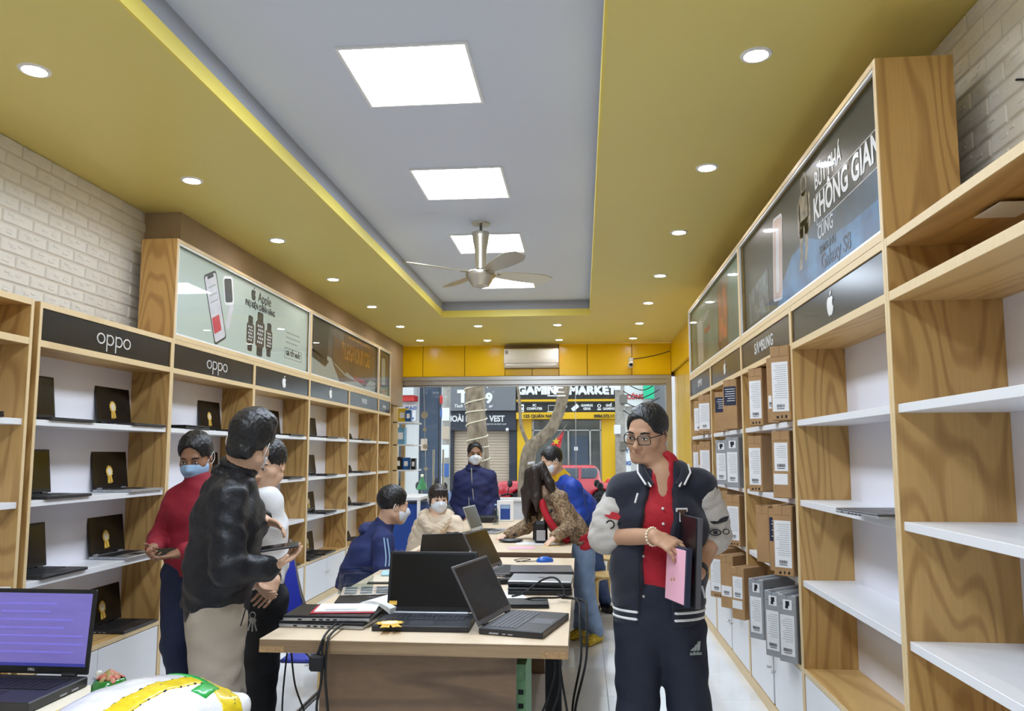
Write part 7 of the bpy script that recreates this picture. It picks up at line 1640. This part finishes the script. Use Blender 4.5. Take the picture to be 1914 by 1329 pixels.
ST = MB().tube(spline([(-.08, 0, .70), (.15, 0, .76), (.45, 0, .79), (.72, 0, .80)], 5), [.06, .09, .11, .12, .12, .12, .12, .115, .115, .11, .11, .1, .1, .09, .08, .05], 12).mesh('seat', 'seat_vinyl', True)
WH = MB().lathe([(.17, -.045), (.25, -.05), (.275, 0), (.25, .05), (.17, .045)], 26, Matrix.Rotation(PI / 2, 4, 'X')).mesh('wheel', 'tyre', True)
HUB = MB().lathe([(.001, -.05), (.05, -.05), (.06, 0), (.05, .05), (.001, .05)], 14, Matrix.Rotation(PI / 2, 4, 'X')).mesh('hub', 'lap_silver', True)
SPK = MB()
for k in range(5): a = k * 2 * PI / 5; SPK.box(-.015, .015, -.02, .02, .04, .18, Matrix.Rotation(a, 4, 'Y'))
SPK = SPK.mesh('spokes', 'lap_silver')
HB = MB().tube(spline([(-.36, -.33, 1.03), (-.40, -.15, 1.02), (-.43, 0, .97), (-.40, .15, 1.02), (-.36, .33, 1.03)], 5), .018, 8).mesh('handlebar', 'rubber', True)
FK = MB().cyl((-.50, -.06, .75), (-.62, -.06, .28), .022, 8).cyl((-.50, .06, .75), (-.62, .06, .28), .022, 8).mesh('fork', 'steel_dark', True)
MR = [MB().tube([(-.40, s * .22, 1.02), (-.42, s * .27, 1.18)], .008, 6).sph((-.42, s * .29, 1.24), (.02, .06, .075), 12, 8).mesh('mirror', 'plastic_black', True) for s in (-1, 1)]
HL_ = MB().sph((-.52, 0, .90), (.06, .09, .06), 12, 8).mesh('headlight', 'lamp_glass', True); TL_ = MB().sph((.76, 0, .66), (.05, .08, .04), 10, 6).mesh('tail_light', 'flag_red', True); EX = MB().tube(spline([(.1, .13, .28), (.4, .15, .28), (.72, .16, .36)], 4), [.03, .035, .04, .045, .05, .055, .055, .055, .05], 10).mesh('exhaust', 'steel_dark', True)
def scooter(label, px, py, Y, rz, mat):
    x = at(px, py, Y=Y).x; o = thing('scooter', label, 'scooter', (x, Y, GZ), math.radians(rz), 'scooters parked outside'); me = SB.copy(); me.materials[0] = M_[mat]; link('fairing', me, o); link('seat', ST, o)
    for wx in (-.62, .58):
        w = link('wheel', WH, o); w.location = (wx, 0, .275); link('hub', HUB, w); link('spokes', SPK, w)
    link('handlebar', HB, o); link('fork', FK, o); link('mirror', MR[0], o); link('mirror', MR[1], o); link('headlight', HL_, o); link('tail_light', TL_, o); link('exhaust', EX, o)
scooter('red and black scooter with tall mirror right of the leaning woman', 1106, 950, 14.2, 72, 'sc_red')
scooter('grey scooter beside the red one at the right', 1150, 950, 15.6, 80, 'sc_grey')
scooter('white scooter at the far left outside the door', 752, 940, 15.9, 60, 'sc_white')
scooter('blue scooter between the white one and the seated woman', 792, 940, 15.0, 62, 'sc_blue')
scooter('black scooter just behind the seated woman head', 832, 940, 14.0, 64, 'sc_black')
scooter('grey-blue scooter behind the standing man, left of the tree', 856, 940, 16.6, 70, 'sc_blue')
scooter('pale grey scooter right of the standing man', 930, 940, 14.6, 50, 'sc_grey')
scooter('red scooter by the white counter', 952, 940, 15.6, 62, 'sc_red')
pm('helmet_blue', (60, 110, 190), .25, coat=.5)
h_ = thing('helmet', 'blue helmet resting on the white scooter at the left', 'helmet', (at(752, 866, Y=15.4).x, 15.4, at(752, 872, Y=15.4).z)); part('shell', MB().sph((0, 0, .02), (.13, .15, .13), 18, 10), 'helmet_blue', h_, True); part('visor', MB().bbox(-.1, .1, -.2, -.12, -.03, -.01, .008), 'plastic_black', h_)
part('stalk', MB().cyl((0, 0, -.08), (0, 0, -.55), .012, 6), 'steel_dark', h_)
pm('plant_green', (70, 150, 96), .7, var=.3, vscale=20)
oz = thing('green_ornament', 'small green tree-shaped ornament seen outside the left door leaf', 'ornament', (at(789, 915, Y=13).x, 13, at(789, 915, Y=13).z)); part('cone', MB().lathe([(.1, 0), (.09, .02), (.02, .2), (.001, .21)], 14), 'plant_green', oz, True); part('star', MB().sph((0, 0, .23), (.03, .03, .03), 8, 6), 'gold_pale', oz, True); part('stand', MB().cyl((0, 0, 0), (0, 0, at(789, 915, Y=13).z * -1 + GZ), .012, 6), 'steel_dark', oz)
hg = thing('hanging_ornament', 'string of pale discs hanging behind the left door leaf', 'ornament', (at(792, 720, Y=12.2).x, 12.2, 2.55)); part('string', MB().cyl((0, 0, 0), (.06, 0, -1.6), .004, 5), 'rope_light', hg)
for z_, r in ((-.45, .055), (-.68, .03), (-.95, .04), (-1.3, .03)): part('disc', MB().prism(disc2d(r, n=16), -.006, .006, Matrix.Translation((-.0375 * z_, 0, z_)) @ Matrix.Rotation(PI / 2, 4, 'X')), 'shutter_beige', hg)
